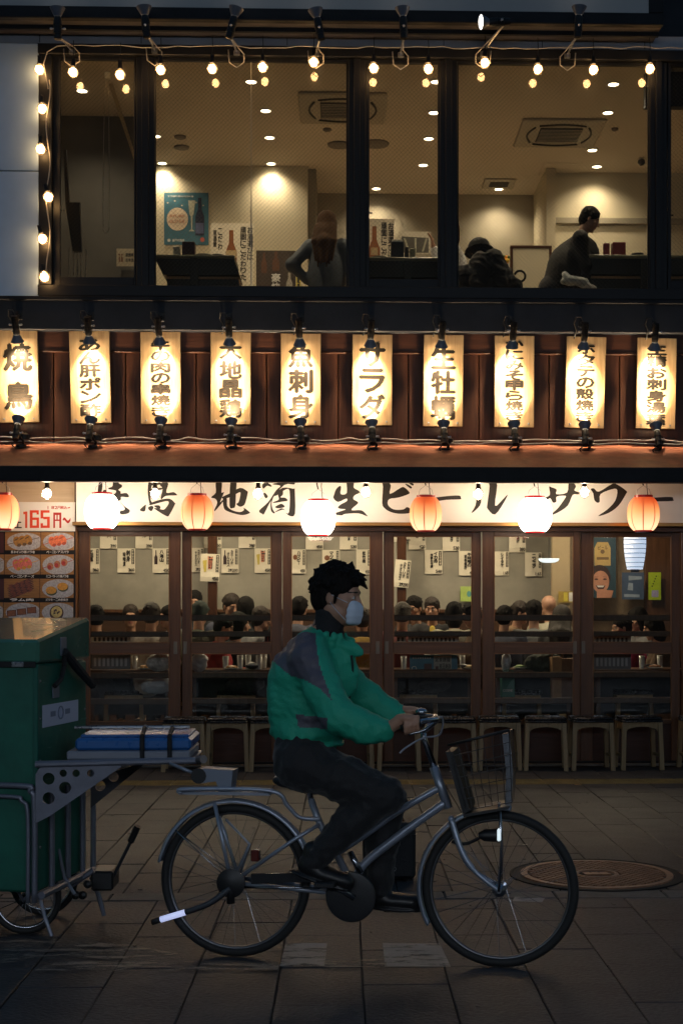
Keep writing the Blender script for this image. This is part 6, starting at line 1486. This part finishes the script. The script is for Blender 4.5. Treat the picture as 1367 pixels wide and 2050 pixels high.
poster('toilet_notice', 234, 270, 498, 533, 15.9, 'small cream washroom notice seen through the narrow left window', mat('cream_notice', (.40,.34,.24), .6), [('print_text', pm('brown_figure', (.18,.08,.04)), [('e',.16,.65,.05,.06),('e',.30,.65,.05,.06),('p',[(.12,.55),(.20,.55),(.20,.25),(.12,.25)]),('p',[(.26,.55),(.34,.55),(.37,.25),(.23,.25)])]), ('print_text', m_mink, [('h','禁煙席',.5,.95,.55,.75),('h','お手洗',.5,.95,.25,.45)])])
# lower right bay posters
poster('beer_poster', 1184, 1232, 1050, 1197, 16.38, 'dark beer poster with a smiling face and a golden can in the sixth door', pm('deep_teal', (.02,.045,.06)), [
 ('golden_can', pm('gold_can', (.36,.25,.09)), [('p',[(.10,.44),(.78,.44),(.78,.68),(.66,.76),(.22,.76),(.10,.68)])]),
 ('can_label', pm('can_label', (.12,.07,.03)), [('e',.44,.63,.09,.03),('p',[(.20,.52),(.70,.52),(.70,.555),(.20,.555)]),('h','ビール',.24,.66,.66,.71)]),
 ('hair_print', pm('hair_print', (.03,.015,.012)), [('e',.32,.28,.46,.17)]),
 ('face_print', pm('face_print', (.40,.19,.12)), [('e',.36,.22,.36,.15),('p',[(.2,.0),(.8,.0),(.9,.10),(.2,.12)])]),
 ('face_feature', pm('feature', (.05,.02,.018)), [('e',.18,.255,.08,.012),('e',.54,.255,.08,.012),('p',[(.10,.28),(.26,.283),(.26,.288),(.1,.287)]),('p',[(.46,.284),(.62,.28),(.62,.287),(.46,.289)]),('p',[(.16,.17),(.56,.17),(.48,.12),(.24,.12)])]),
 ('smile', pm('white', (.6,.6,.58)), [('p',[(.20,.168),(.52,.168),(.46,.145),(.26,.145)])]),
 ('lettering', pm('white', (.6,.6,.58)), [('h','あ。',.45,1.05,.82,.92)])])
poster('blue_flyer', 1244, 1288, 1146, 1200, 16.42, 'blue and white flyer left of the yellow-green poster', pm('dull_blue', (.05,.08,.14)), [('print_block', pm('pale_blue', (.25,.30,.36)), [('p',[(.3,.7),(.9,.75),(.9,.85),(.3,.88)]),('p',[(.1,.1),(.8,.08),(.8,.18),(.1,.2)]),('p',[(.25,.35),(.5,.33),(.5,.6),(.3,.62)])])])
poster('green_poster', 1297, 1322, 1146, 1201, 16.44, 'bright yellow-green poster at the right end of the lower room', pm('lime', (.42,.55,.02)), [('dots', m_mink, [('e',.3+.08*k,.5+.09*k,.05,.025) for k in range(5)]), ('print_block', pm('lilac', (.35,.32,.5)), [('p',[(.25,.1),(.8,.1),(.8,.35),(.25,.35)])])])
poster('green_notice', 921, 950, 1174, 1204, 16.95, 'small yellow-green notice high on the wall in the fourth door', pm('lime_pale', (.45,.60,.15)), [('print_block', pm('teal_print', (.1,.3,.3)), [('e',.6,.5,.15,.2)])])
poster('snack_poster', 1117, 1147, 1184, 1206, 16.38, 'small yellow and orange picture card at the right of the fifth door', pm('ochre', (.35,.25,.05)), [('print_block', pm('yellow', (.55,.45,.06)), [('p',[(.35,.1),(.6,.1),(.6,.9),(.35,.9)])]), ('print_block', pm('white', (.6,.6,.58)), [('p',[(.7,.1),(.95,.1),(.95,.9),(.7,.9)])])])
# striped lantern mirrored in the glass, built as a glowing shape inside; pendant lamp
e_cool = emis('lantern_reflection_glow', (.62,.74,1.0), 1.0); m_rib = mat('lantern_reflection_rib', (.03,.04,.10), .6)
lc = PY(1270, 1085, 15.8); pl = thing('lantern_reflection', 'tall cool white ribbed lantern shape standing in for a reflection in the sixth door', 'lantern', lc)
b = MB(); prof = [(.055+.075*math.cos(t*1.35)**1.0*.62+.02, t*.30) for t in [-1+2*i/24 for i in range(25)]]; b.lathe(prof, lc, 24, cap=False); obj('paper_shade', b, e_cool, pl, True)
for i in range(1, 24, 2):
    b = MB(); b.torus(lc+Vector((0,0,prof[i][1])), prof[i][0]+.002, .0045, None, 22, 4); obj('rib', b, m_rib, pl)
b = MB(); b.lathe([(.05,-.33),(.05,-.30)], lc, 14); b.lathe([(.02,.3),(.02,.9)], lc, 6); obj('base_cap', b, m_bplast, pl)
lc = PY(1098, 1121, 15.6); pn = thing('pendant_lamp', 'shallow glowing white pendant lamp over the group in the fifth door', 'lamp', lc)
b = MB(); b.lathe([(.02,-.03),(.07,-.026),(.10,-.012),(.112,.008),(.112,.014)], lc, 24); obj('shade', b, emis('pendant_glow', (.85,.95,1.0), 1.3), pn, True)
obj('cord', MB().tube([lc+Vector((0,0,.014)), lc+Vector((0,0,1.4))], .004, 5), m_dcable, pn)
# ================================================================== STOOLS ALONG THE FRONT
m_stoolw = wood('stool_wood', (.24,.155,.075), (.34,.23,.115), .45, 'Z')
m_seat = mat('black_vinyl', (.010,.009,.009), .28, bump=.06, bscale=40)
def make_stool():
    r = thing('stool', '', 'stool', (0,0,0)); w, dp, h = .195, .15, .455
    b = MB(); b.box(-w-.005, w+.005, -dp-.01, dp+.01, h, h+.022, .008); b.box(-w-.002, w+.002, -dp-.007, dp+.007, h+.02, h+.05, .018); obj('seat', b, m_seat, r, auto=50)
    for sx in (-1,1):
        for sy in (-1,1):
            b = MB(); x0, y0 = sx*(w-.022), sy*(dp-.022); xb, yb = sx*(w-.006), sy*(dp-.004); t = .02
            vs = [(x+u, y+v, z) for z, x, y in ((0,xb,yb),(h,x0,y0)) for u, v in ((-t,-t),(t,-t),(t,t),(-t,t))]
            b.add(vs, [(3,2,1,0),(4,5,6,7)]+[(i,(i+1)%4,4+(i+1)%4,4+i) for i in range(4)]); obj('leg', b, m_stoolw, r)
    for sy in (-1,1):
        arc = [(-w+.043, h-.002),(w-.043, h-.002),(w-.043, h-.085)]+[((w-.043)*math.cos(math.pi*k/8), h-.085+.045*math.sin(math.pi*k/8)) for k in range(1,8)]+[(-w+.043, h-.085)]
        b = MB(); yy = sy*(dp-.022); b.prism(arc, lambda u, v, d: (u, d, v), yy-.009, yy+.009); obj('apron', b, m_stoolw, r)
    for sx in (-1,1): obj('apron', MB().box(sx*(w-.022)-.009, sx*(w-.022)+.009, -dp+.045, dp-.045, h-.07, h-.002, .002), m_stoolw, r); obj('stretcher', MB().box(sx*(w-.014)-.008, sx*(w-.014)+.008, -dp+.035, dp-.035, .12, .15, .003), m_stoolw, r)
    return r
st0 = make_stool()
for i, (px, yo, lab) in enumerate([(370,13.86,'stool with black seat, first from the price board, below the second door handle'),(458,13.88,'stool with black seat, second from the price board'),(542,13.86,'stool with black seat just left of the cyclist'),(703,13.90,'stool with black seat hidden behind the cyclist'),(798,13.88,'stool with black seat behind the forearms of the cyclist'),(910,13.84,'stool with black seat behind the handlebar'),(998,13.90,'stool with black seat behind the bicycle basket'),(1091,13.84,'stool with black seat, first to the right of the basket'),(1181,13.86,'stool with black seat, second to the right of the basket'),(1277,13.88,'stool with black seat, third to the right of the basket'),(1404,13.86,'stool with black seat cut by the right picture edge')]):
    o = st0 if i == 0 else dup(st0)
    o.location = (XY(px, yo), yo, .004); o.rotation_euler = (0,0,random.uniform(-.10,.10)); o['label'] = lab; o['group'] = 'stools lined up along the doors'
# inner stools / chairs seen through the lower panes
for i, (px, yo, lab) in enumerate([(478,15.0,'stool inside the room behind the second door'),(1045,14.95,'wooden stool inside the room left of the kraft paper bag'),(840,15.05,'stool inside the room behind the fourth door'),(250,15.05,'stool inside the room behind the first door'),(1260,15.0,'stool inside the room behind the sixth door')]):
    o = dup(st0, (XY(px, yo), yo, .2), (0,0,random.uniform(-.2,.2)), label=lab); o['group'] = 'stools inside the lower room'

# ================================================================== LOWER ROOM TABLES AND THINGS ON THEM
m_table = wood('dark_table_top', (.07,.035,.02), (.11,.055,.03), .3, 'X')
TZ = .93
for (a, c, lab) in ((172,350,'long dark table inside the first door'),(378,560,'long dark table inside the second door'),(590,745,'long dark table inside the third door'),(782,950,'long dark table inside the fourth door'),(985,1150,'long dark table inside the fifth door'),(1182,1360,'long dark table inside the sixth door')):
    x0, x1 = XY(a, 14.8), XY(c, 14.8); r = thing('table', lab, 'table', ((x0+x1)/2, 14.85, .2), 0, 'dining tables of the lower room')
    obj('table_top', MB().box(x0, x1, 14.58, 15.02, TZ-.04, TZ, .006), m_table, r)
    obj('shelf_panel', MB().box(x0+.02, x1-.02, 14.96, 14.98, .45, TZ-.041, .002), m_cloth_b, r)
    for x in (x0+.04, x1-.04):
        for y in (14.62, 14.98): obj('leg', MB().box(x-.022, x+.022, y-.022, y+.022, .2, TZ-.041, .003), m_door, r)
m_glassy = mat('drinking_glass', (.5,.5,.48), .08, spec=.8); m_beer = mat('amber_drink', (.55,.30,.05), .15); m_cer = mat('white_ceramic', (.6,.58,.52), .25); m_cerd = mat('dark_ceramic', (.03,.03,.035), .3)
def at_table(px, Y=14.75): return Vector((XY(px, Y), Y, TZ+.001))
def tglass(px, Y, lab, hgt=.14, r0=.032, drink=m_beer):
    p = at_table(px, Y); r = thing('glass', lab, 'glass', p)
    obj('tumbler', MB().lathe([(r0*.8,0),(r0,hgt),(r0*.94,hgt),(r0*.75,.01)], p, 14, cap=False), m_glassy, r, True)
    obj('drink', MB().lathe([(r0*.72,.008),(r0*.90,hgt*.8),(.0001,hgt*.8)], p, 12), drink, r, True)
for px, Y, lab in ((481,14.70,'glass of amber drink, left of the pair on the table in the second door'),(497,14.80,'glass of amber drink, right of the pair on the table in the second door'),(519,14.68,'taller glass by the frame at the right of the second door'),(855,14.95,'glass of amber drink behind the blue menu board')): tglass(px, Y, lab)
tglass(203, 14.66, 'pale steel tumbler standing on the table in the first door', .16, .030, m_cer)
tglass(528, 14.8, 'dark glass at the far right of the table in the second door', .15, .034, m_cerd)
def plate_at(px, Y, lab, r0, col): p = at_table(px, Y); r = thing('plate', lab, 'plate', p); obj('dish', MB().lathe([(r0*.5,0),(r0,.016),(r0*.96,.018),(.0001,.006)], p, 18), m_cer, r, True); obj('food', sdf_mesh([ell3(p+Vector((0,0,.022)), (r0*.7,r0*.6,.022), I3, 0)], .01, 'food', waves(int(px),.007,70,150)), mat('food_colour_%d' % int(col[0]*100), col, .5), r)
def bowl(px, Y, lab, r0=.07, m=m_cer, z=None):
    p = at_table(px, Y) if z is None else z; return tag(obj('bowl', MB().lathe([(r0*.4,0),(r0*.8,.018),(r0,.042),(r0*.95,.042),(r0*.7,.018),(.0001,.012)], p, 18), m, smooth=True), lab, 'bowl')
bowl(505,14.66,'dark bowl with white food on the table in the second door',.075,m_cerd); bowl(1300,14.75,'small dish on the table in the sixth door',.06,m_cerd); bowl(932,14.70,'dark bowl on the table at the right of the fourth door',.07,m_cerd)
tag(obj('food_heap', sdf_mesh([ell3(at_table(505,14.66)+Vector((0,0,.045)), (.055,.05,.03), I3, 0)], .01, 'food', waves(3,.006,60,120)), m_cer), 'heap of white shredded food in the dark bowl', 'food')
for px, Y, lab in ((270,14.85,'glass of amber drink on the table in the first door'),(452,14.72,'glass of amber drink in front of the man in red'),(808,14.72,'glass of amber drink at the left of the fourth door'),(925,14.86,'glass of amber drink at the right of the fourth door'),(1010,14.86,'glass of amber drink at the left of the fifth door'),(1066,14.62,'glass of amber drink in the middle of the fifth door'),(1284,14.70,'glass of amber drink at the right of the sixth door'),(1320,14.80,'glass of amber drink at the far right of the sixth door')): tglass(px, Y, lab, .13)
for px, Y, lab, r0, col in ((464,14.62,'plate of fried food in front of the man in red',.08,(.35,.17,.05)),(1310,14.66,'plate of brown skewers at the right of the sixth door',.09,(.22,.09,.03)),(940,14.64,'plate of pale food at the right of the fourth door',.07,(.50,.36,.18)),(1040,14.64,'plate of greens on the table in the fifth door',.08,(.12,.20,.05)),(290,14.66,'plate of fried food on the table in the first door',.08,(.36,.18,.05))): plate_at(px, Y, lab, r0, col)
# menu stands
def card(name, px0, px1, py0, py1, Y, lab, base, layers, cat='menu card'): return poster(name, px0, px1, py0, py1, Y, lab, base, layers, cat)
card('menu_board', 820, 915, 1311, 1346, 14.62, 'blue and white menu board leaning on the table in the fourth door', pm('menu_blue', (.05,.17,.26)), [
 ('print_panel', pm('menu_grey', (.35,.34,.30)), [('p',[(.50,.05),(.88,.05),(.88,.95),(.50,.95)])]), ('logo_ring', pm('white', (.6,.6,.58)), [('e',.09,.22,.055,.14)]+[('p',[(.06+.05*k,.78),(.09+.05*k,.78),(.09+.05*k,.86),(.06+.05*k,.86)]) for k in range(8)]),
 ('logo_fill', pm('menu_blue', (.05,.17,.26)), [('e',.09,.22,.040,.10)]), ('photo_block', pm('maroon_photo', (.10,.04,.04)), [('p',[(.30,.10),(.46,.10),(.46,.50),(.30,.50)]),('p',[(.54,.1),(.60,.1),(.60,.35),(.54,.35)])]), ('print_text', m_mink, [('h','定食唐揚',.53,.85,.6,.85),('h','枝豆刺身',.62,.86,.2,.5)])])
for k, (a, c, y0, y1, lab) in enumerate([(184,262,1272,1287,'white menu strip with black lettering behind the lower bars of the first door'),(817,918,1273,1287,'white menu strip with black lettering over the blue menu board'),(1188,1262,1272,1289,'white menu strip with red and black print in the sixth door'),(794,812,1272,1287,'small white card left of the menu strip in the fourth door'),(530,545,1270,1288,'small red price card at the right of the second door'),(184,262,1309,1340,'dark grey menu panel with pale print in the first door'),(1188,1262,1309,1340,'grey printed menu panel in the sixth door')]):
    base = pm('strip_white', (.50,.48,.43)) if y1-y0 < 20 else pm('panel_grey', (.13,.13,.15)); base = pm('card_red', (.30,.03,.03)) if 'red price' in lab else base
    m2 = m_mink if y1-y0 < 20 else pm('pale_grey', (.35,.35,.38)); n = max(2, int((c-a)/9))
    sh = []
    for q in range(n):
        u = .06+.9*q/n; sh.append(('p', [(u,.2),(u+.5/n,.2),(u+.5/n,.75),(u,.75)])); 
    card('menu_card', a, c, y0, y1, 14.56 if y1 < 1290 else 14.575, lab, base, [('print_block', m2, sh)]+([('print_line', pm('red_line', (.4,.04,.03)), [('p',[(.04,.84),(.96,.84),(.96,.92),(.04,.92)])])] if 'red and' in lab else []))
# bags and coats
m_poly = mat('translucent_bag_plastic', (.40,.45,.52), .3, bump=.4, bscale=14); m_kraft = mat('kraft_paper', (.34,.20,.09), .7, var=.15, bump=.2, bscale=18); m_silver = mat('silver_padded_cloth', (.38,.38,.40), .35, bump=.3, bscale=14)
def blob(name, px, py, Y, r, m, lab, cat, seed=1, amp=.008): 
    c = PY(px, py, Y); return tag(obj(name, sdf_mesh([ell3(c, r, I3, 0), ell3(c+Vector((r[0]*.3,0,r[2]*.4)), tuple(q*.7 for q in r), I3, .04)], .010, name, waves(seed, amp, 25, 70)), m), lab, cat)
blob('plastic_bag', 312, 1374, 14.55, (.15,.06,.085), m_poly, 'pale translucent plastic bag hanging under the table in the first door', 'bag', 2)
blob('plastic_bag', 318, 1327, 14.56, (.13,.04,.09), mat('printed_bag', (.45,.46,.46), .5, var=.5, vscale=18), 'white printed carrier bag on the table at the right of the first door', 'bag', 3)
blob('padded_coat', 398, 1328, 14.6, (.085,.06,.10), m_silver, 'shiny silver padded coat sleeve at the left of the second door', 'coat', 4, .012)
blob('dark_bag', 1085, 1330, 14.62, (.19,.07,.11), mat('dark_patterned_cloth', (.03,.04,.032), .8, var=.6, vscale=20), 'dark patterned coat bundle on the table in the fifth door', 'coat', 6, .010)
blob('plastic_bag', 1012, 1328, 14.56, (.045,.04,.10), mat('white_blue_bag', (.40,.43,.48), .4, var=.4, vscale=20), 'slim white and blue plastic bag at the left of the fifth door', 'bag', 7)
blob('dark_bag', 490, 1372, 14.6, (.20,.07,.08), m_cloth_b, 'black bag with shiny trim under the table in the second door', 'bag', 8, .012)
blob('dark_bag', 870, 1372, 14.62, (.16,.07,.07), m_cloth_b, 'black shoulder bag under the table in the fourth door', 'bag', 9, .012)
def paper_bag(px0, px1, py0, py1, Y, m, lab):
    p0, p1 = PY(px0, py1, Y), PY(px1, py0, Y); c = (p0+p1)/2; r = thing('paper_bag', lab, 'bag', (c.x, Y, p0.z))
    b = MB(); b.box(p0.x, p1.x, Y-.05, Y+.05, p0.z, p1.z, .004); b.v = [(x+(z-p0.z)*.06*math.sin(y*60), y+(z-p0.z)*.10*math.sin(x*30), z) for x, y, z in b.v]; obj('bag_body', b, m, r)
    obj('handle', MB().tube(smooth_path([(c.x-.05,Y-.052,p1.z-.01),(c.x-.04,Y-.06,p1.z+.05),(c.x+.04,Y-.06,p1.z+.05),(c.x+.05,Y-.052,p1.z-.01)]), .004, 5), m, r); return r
paper_bag(1103,1122,1315,1397,14.50,m_kraft,'upright kraft paper bag, lighter of the two in the fifth door'); paper_bag(1122,1148,1318,1398,14.56,mat('kraft_paper_dark', (.20,.12,.07), .7, var=.2),'darker brown kraft paper bag at the right of the fifth door')
g_ = paper_bag(1002,1029,1352,1395,14.50,mat('green_bag_paper', (.02,.13,.09), .5, var=.2),'green and pink shopping bag with white lettering in the fifth door')
b = MB(); q0, q1 = PY(1006,1385,14.444), PY(1026,1370,14.444); htext(b, 'COSME', q0.x, q1.x, q0.z, q0.z+.025, lambda u, v, d: Vector((u,14.444-d,v)), .04); obj('bag_lettering', b, m_cer, g_)

# ================================================================== UPPER ROOM FITTINGS
m_ac = mat('ac_plastic', (.40,.36,.29), .5); m_acd = mat('ac_grille_dark', (.03,.028,.025), .6)
def cassette(px, py, lab, w=.47):
    c = PG(px, py, zc2); r = thing('air_conditioner', lab, 'air conditioner', c, 0, 'ceiling cassettes of the upper room'); z = zc2
    obj('panel', MB().box(c.x-w, c.x+w, c.y-w, c.y+w, z-.035, z-.001, .02), m_ac, r)
    obj('intake_grille', MB().box(c.x-.24, c.x+.24, c.y-.24, c.y+.24, z-.045, z-.0355, .004), m_acd, r)
    for k in range(9): yy = c.y-.2+.05*k; obj('grille_slat', MB().box(c.x-.23, c.x+.23, yy-.006, yy+.006, z-.052, z-.0455), m_ac, r)
    for s in (-1,1):
        obj('louvre', MB().tube([(c.x+s*.30+s*.06*math.sin(math.pi*k/8), c.y-.26+.52*k/8, z-.04) for k in range(9)], .012, 6), m_acd, r, True)
        obj('louvre', MB().tube([(c.x-.26+.52*k/8, c.y+s*.31+s*.05*math.sin(math.pi*k/8), z-.04) for k in range(9)], .012, 6), m_acd, r, True)
cassette(686, 214, 'large square ceiling air conditioner crossing the window post in the middle'); cassette(1118, 264, 'large square ceiling air conditioner over the wide right window')
vc = PG(998, 366, zc2); r = thing('ceiling_vent', 'small square ceiling vent near the pool of light on the far wall', 'vent', vc); obj('panel', MB().box(vc.x-.20, vc.x+.20, vc.y-.2, vc.y+.2, zc2-.02, zc2-.001, .006), m_ac, r)
for k in range(5): obj('slat', MB().box(vc.x-.12, vc.x+.12, vc.y-.1+.045*k, vc.y-.08+.045*k, zc2-.026, zc2-.0205), m_acd, r)
for (px, py, rr0, lab) in ((361,273,.07,'small dark round smoke detector on the ceiling, nearer of two on the left'),(364,294,.09,'pale round smoke detector on the ceiling left of the glass joint'),(655,258,.05,'tiny round sensor on the ceiling under the first air conditioner'),(679,289,.14,'flat dark round ceiling speaker left of the middle post'),(752,287,.16,'flat dark round ceiling speaker right of the middle post'),(1230,257,.04,'tiny ceiling sensor right of the second air conditioner')):
    c = PG(px, py, zc2); tag(obj('ceiling_disc', MB().lathe([(rr0, -.001),(rr0*.95,-.018),(rr0*.5,-.03),(.0001,-.03)], c, 20), mat('ceiling_disc_grey', (.16,.14,.12), .5), smooth=False), lab, 'ceiling fitting')
hc = PG(1122, 338, zc2); tag(obj('access_hatch', MB().box(hc.x-.24, hc.x+.24, hc.y-.24, hc.y+.24, zc2-.008, zc2-.001, .003), m_ceil2), 'flat square access hatch in the ceiling behind the second air conditioner', 'hatch')
c = PG(1183, 350, zc2); r = thing('ceiling_spotlight', 'dark adjustable spotlight hanging from the ceiling over the waiter', 'lamp', c); obj('arm', MB().tube([c, c+Vector((0,0,-.10))], .012, 8), m_bplast, r); obj('head', MB().lathe([(.03,-.08),(.045,.0),(.045,.08)], n=14, M=Matrix.Translation(c+Vector((0,0,-.15))) @ axisM((.2,.5,-.7))), m_bplast, r)
c = PG(1283, 316, zc2); r = thing('security_camera', 'small dome camera under the ceiling at the right', 'camera', c); obj('mount', MB().box(c.x-.03, c.x+.03, c.y-.03, c.y+.03, c.z-.03, c.z-.001, .004), m_ac, r); obj('dome', MB().sphere(c+Vector((0,0,-.05)), .045, 12, 8), m_acd, r, True)
# roller blind chain and leaning panel in the narrow left window
pts = [PY(212,150,14.22), PY(210,200,14.22), PY(208,300,14.22), PY(207,440,14.22), PY(210,462,14.22), PY(214,466,14.22), PY(218,460,14.22), PY(219,440,14.22), PY(219,300,14.22), PY(218,200,14.22), PY(216,150,14.22)]
r = thing('blind_chain', 'long beaded blind chain looping down inside the narrow left window', 'chain', PY(213,160,14.22)); obj('chain_loop', MB().tube(smooth_path(pts, 4), .0035, 5), m_cable, r, True)
b = MB(); p = PY(215,152,14.2); b.box(p.x-.03, p.x+.03, p.y, p.y+.05, p.z-.03, p.z+.05, .01); obj('bracket', b, m_cer, r)
def slab_px(name, pts, Y, th, m, lab, cat):
    b = MB(); b.prism([(XY(x, Y), PY(x, y, Y).z) for x, y in pts], lambda u, v, d: (u, d, v), Y, Y+th); return tag(obj(name, b, m), lab, cat)
slab_px('leaning_board', [(131,405),(160,405),(164,503),(146,503),(133,300),(128,300)], 15.2, .05, m_bplast, 'dark leaning board standing in the narrow left window', 'board')
slab_px('parasol_fabric', [(218,168),(226,165),(268,300),(268,318),(262,300),(240,235)], 15.0, .02, mat('pale_fabric', (.42,.34,.20), .7), 'narrow pale rolled fabric hanging aslant in the narrow left window', 'fabric')
for k, px in enumerate((139,148,156,163,173)):
    b = MB(); b.tube([PY(px, 497, 15.4), PY(px, 577, 15.4)], .006, 6); o = obj('rail_bar', b, m_steel); tag(o, 'thin vertical rail bar behind the narrow left window, %s from the left' % ORD[k], 'rail bar', 'rail bars behind the narrow left window')
# tables upstairs
m_ttop = mat('grey_green_table_top', (.16,.16,.11), .35, var=.1); m_tdark = mat('dark_table_apron', (.012,.014,.014), .5); m_edge = wood('pale_table_edge', (.30,.18,.09), (.36,.22,.11), .5, 'X')
def utable(px0, px1, py, Yf_, lab, taper=True):
    x0, x1 = XY(px0, Yf_), XY(px1, Yf_); z = PY(px0, py, Yf_).z; r = thing('high_table', lab, 'table', ((x0+x1)/2, Yf_+.3, zf2), 0, 'dark tables of the upper room')
    obj('table_top', MB().box(x0, x1, Yf_, Yf_+.6, z-.035, z, .008), m_ttop, r)
    b = MB(); k = .09 if taper else .02; b.prism([(x0+.01, z-.036),(x1-.01, z-.036),(x1+ (.05 if taper else -.02), z-.20),(x0+k, z-.20)], lambda u, v, d: (u, d, v), Yf_+.02, Yf_+.5); obj('apron', b, m_tdark, r)
    obj('shelf', MB().box(x0+k+.04, x1+(.04 if taper else -.04), Yf_+.05, Yf_+.5, z-.235, z-.21, .004), m_edge, r)
    b = MB(); b.prism([(x0+k+.03, z-.236),(x1+.03, z-.236),(x1+.10, zf2+.45),(x0+k+.10, zf2+.45)], lambda u, v, d: (u, d, v), Yf_+.06, Yf_+.45); obj('lower_panel', b, m_tdark, r)
    obj('pedestal', MB().box((x0+x1)/2-.04, (x0+x1)/2+.04, Yf_-.012, Yf_+.05, zf2, z-.037, .004), m_tdark, r); return z
zt1 = utable(308, 470, 509, 14.75, 'dark high table with a grey-green top below the blue poster')
zt2 = utable(726, 905, 514, 14.75, 'dark counter table across the middle window', False)
zt3 = utable(1160, 1420, 509, 14.95, 'dark table the waiter is wiping at the right', False)
def tbx(px0, px1, py0, z, Y, dpt, m, name, lab, cat):
    x0, x1 = XY(px0, Y), XY(px1, Y); b = MB(); b.box(x0, x1, Y, Y+dpt, z+.001, PY(px0, py0, Y).z, .006); return tag(obj(name, b, m), lab, cat)
m_maroon = mat('maroon_box', (.05,.018,.018), .5); m_redbox = mat('dark_red_box', (.16,.015,.02), .5)
tbx(365,390,483,zt1,14.85,.12,m_maroon,'napkin_box','dark maroon napkin box on the table below the blue poster','box')
tbx(347,361,493,zt1,14.85,.08,m_cer,'condiment_jar','pale condiment jar left of the maroon napkin box','jar')
tbx(782,808,483,zt2,14.85,.12,m_cerd,'napkin_box','black napkin box full of white napkins on the middle counter','box')
tbx(784,806,479,zt2+.16,14.87,.08,m_cer,'napkin','white folded napkins standing in the black napkin box','napkins')
tbx(810,818,494,zt2,14.85,.06,m_cerd,'sauce_bottle','small black sauce bottle beside the black napkin box','bottle')
tbx(820,832,497,zt2,14.85,.06,mat('pale_glass_jar', (.35,.33,.25), .2),'glass_jar','small pale glass on the middle counter','glass')
tbx(1226,1252,484,zt3,15.05,.12,m_redbox,'napkin_box','dark red napkin box on the table at the right','box')
tbx(1208,1220,486,zt3,15.05,.06,m_redbox,'sauce_bottle','narrow dark red container left of the red napkin box','bottle')
for k, (px, z, lab) in enumerate([(408,zt1,'grey bowl on the table below the blue poster'),(436,zt1,'flat black dish on the table below the blue poster'),(759,zt2,'grey stacked bowls on the middle counter'),(1275,zt3,'small dish on the table at the right')]):
    Y = 14.95 if k < 3 else 15.1; bowl(0,0,lab,.085 if k % 2 == 0 else .07, mat('grey_bowl', (.10,.11,.10), .35) if k % 2 == 0 else m_cerd, Vector((XY(px, Y), Y, z+.001)))
# partition and flowers on the right
Yp = 16.2; x0, x1 = XY(1021, Yp), XY(1104, Yp); zt = PY(1021, 491, Yp).z; r = thing('partition_screen', 'beige partition screen with a brown wooden border in the wide right window', 'screen', ((x0+x1)/2, Yp, zf2))
obj('screen_panel', MB().box(x0+.03, x1-.03, Yp+.01, Yp+.04, zf2, zt-.03), m_paper, r); obj('border', MB().box(x0, x1, Yp, Yp+.05, zt-.03, zt, .004), m_brown, r)
for x in (x0, x1-.03): obj('border', MB().box(x, x+.03, Yp, Yp+.05, zf2, zt-.031, .004), m_brown, r)
fl = thing('flower_arrangement', 'bright orange and yellow flowers left of the beige partition screen', 'flowers', PY(1010,560,16.1))
obj('vase', MB().lathe([(.05,-.25),(.07,-.1),(.05,.0)], PY(1010,540,16.1), 14), m_cerd, fl, True)
rnd = random.Random(9); fm = [mat('orange_petal', (.75,.28,.03), .6), mat('yellow_petal', (.80,.55,.06), .6), mat('green_leaf', (.10,.16,.04), .6)]
for k in range(16):
    c = PY(1010+rnd.uniform(-9,9), 523+rnd.uniform(-9,12), 16.1)+Vector((0,rnd.uniform(-.05,.05),0)); obj('blossom', MB().sphere(c, (.026,.026,.020), 7, 5), fm[0 if k < 7 else 1 if k < 12 else 2], fl, True)
# lit sign fragments mirrored from the street are made by real signs across it; a few far lamps

# ================================================================== LITTER AND GUM ON THE PAVING
rnd = random.Random(31)
gum = MB()
for k in range(150):
    x, y = rnd.uniform(-3.6, 3.8), rnd.uniform(5.3, 13.6); rg = rnd.uniform(.005,.014); n = 7
    gum.prism([(x+rg*math.cos(6.283*q/n)*rnd.uniform(.7,1.2), y+rg*math.sin(6.283*q/n)*rnd.uniform(.7,1.2)) for q in range(n)], lambda u, v, d: (u, v, d), .0035, .0062)
tag(obj('gum_spots', gum, mat('old_gum', (.085,.082,.078), .7)), kind='stuff', label='flattened pale gum spots and grit scattered over the paving')
for k, (px, py, lab) in enumerate([(905,1746-200+0,'small white paper scrap on the paving in front of the stools'),(846,1579,'tiny pale scrap beside the tactile line'),(1045,1693,'crumpled white wrapper left of the manhole cover'),(1155,1573,'curled dry leaf near the yellow tactile line'),(430,1543,'bit of litter below the stools at the left')]):
    p = PG(px, py, .006); m = m_cer if 'leaf' not in lab else m_kraft
    b = MB(); b.prism([(p.x-.03,p.y-.012),(p.x+.01,p.y-.02),(p.x+.035,p.y+.004),(p.x-.004,p.y+.02)], lambda u, v, d: (u, v, .006+d+.012*abs(math.sin(u*70))), 0, .002); tag(obj('litter_scrap', b, m), lab, 'litter')
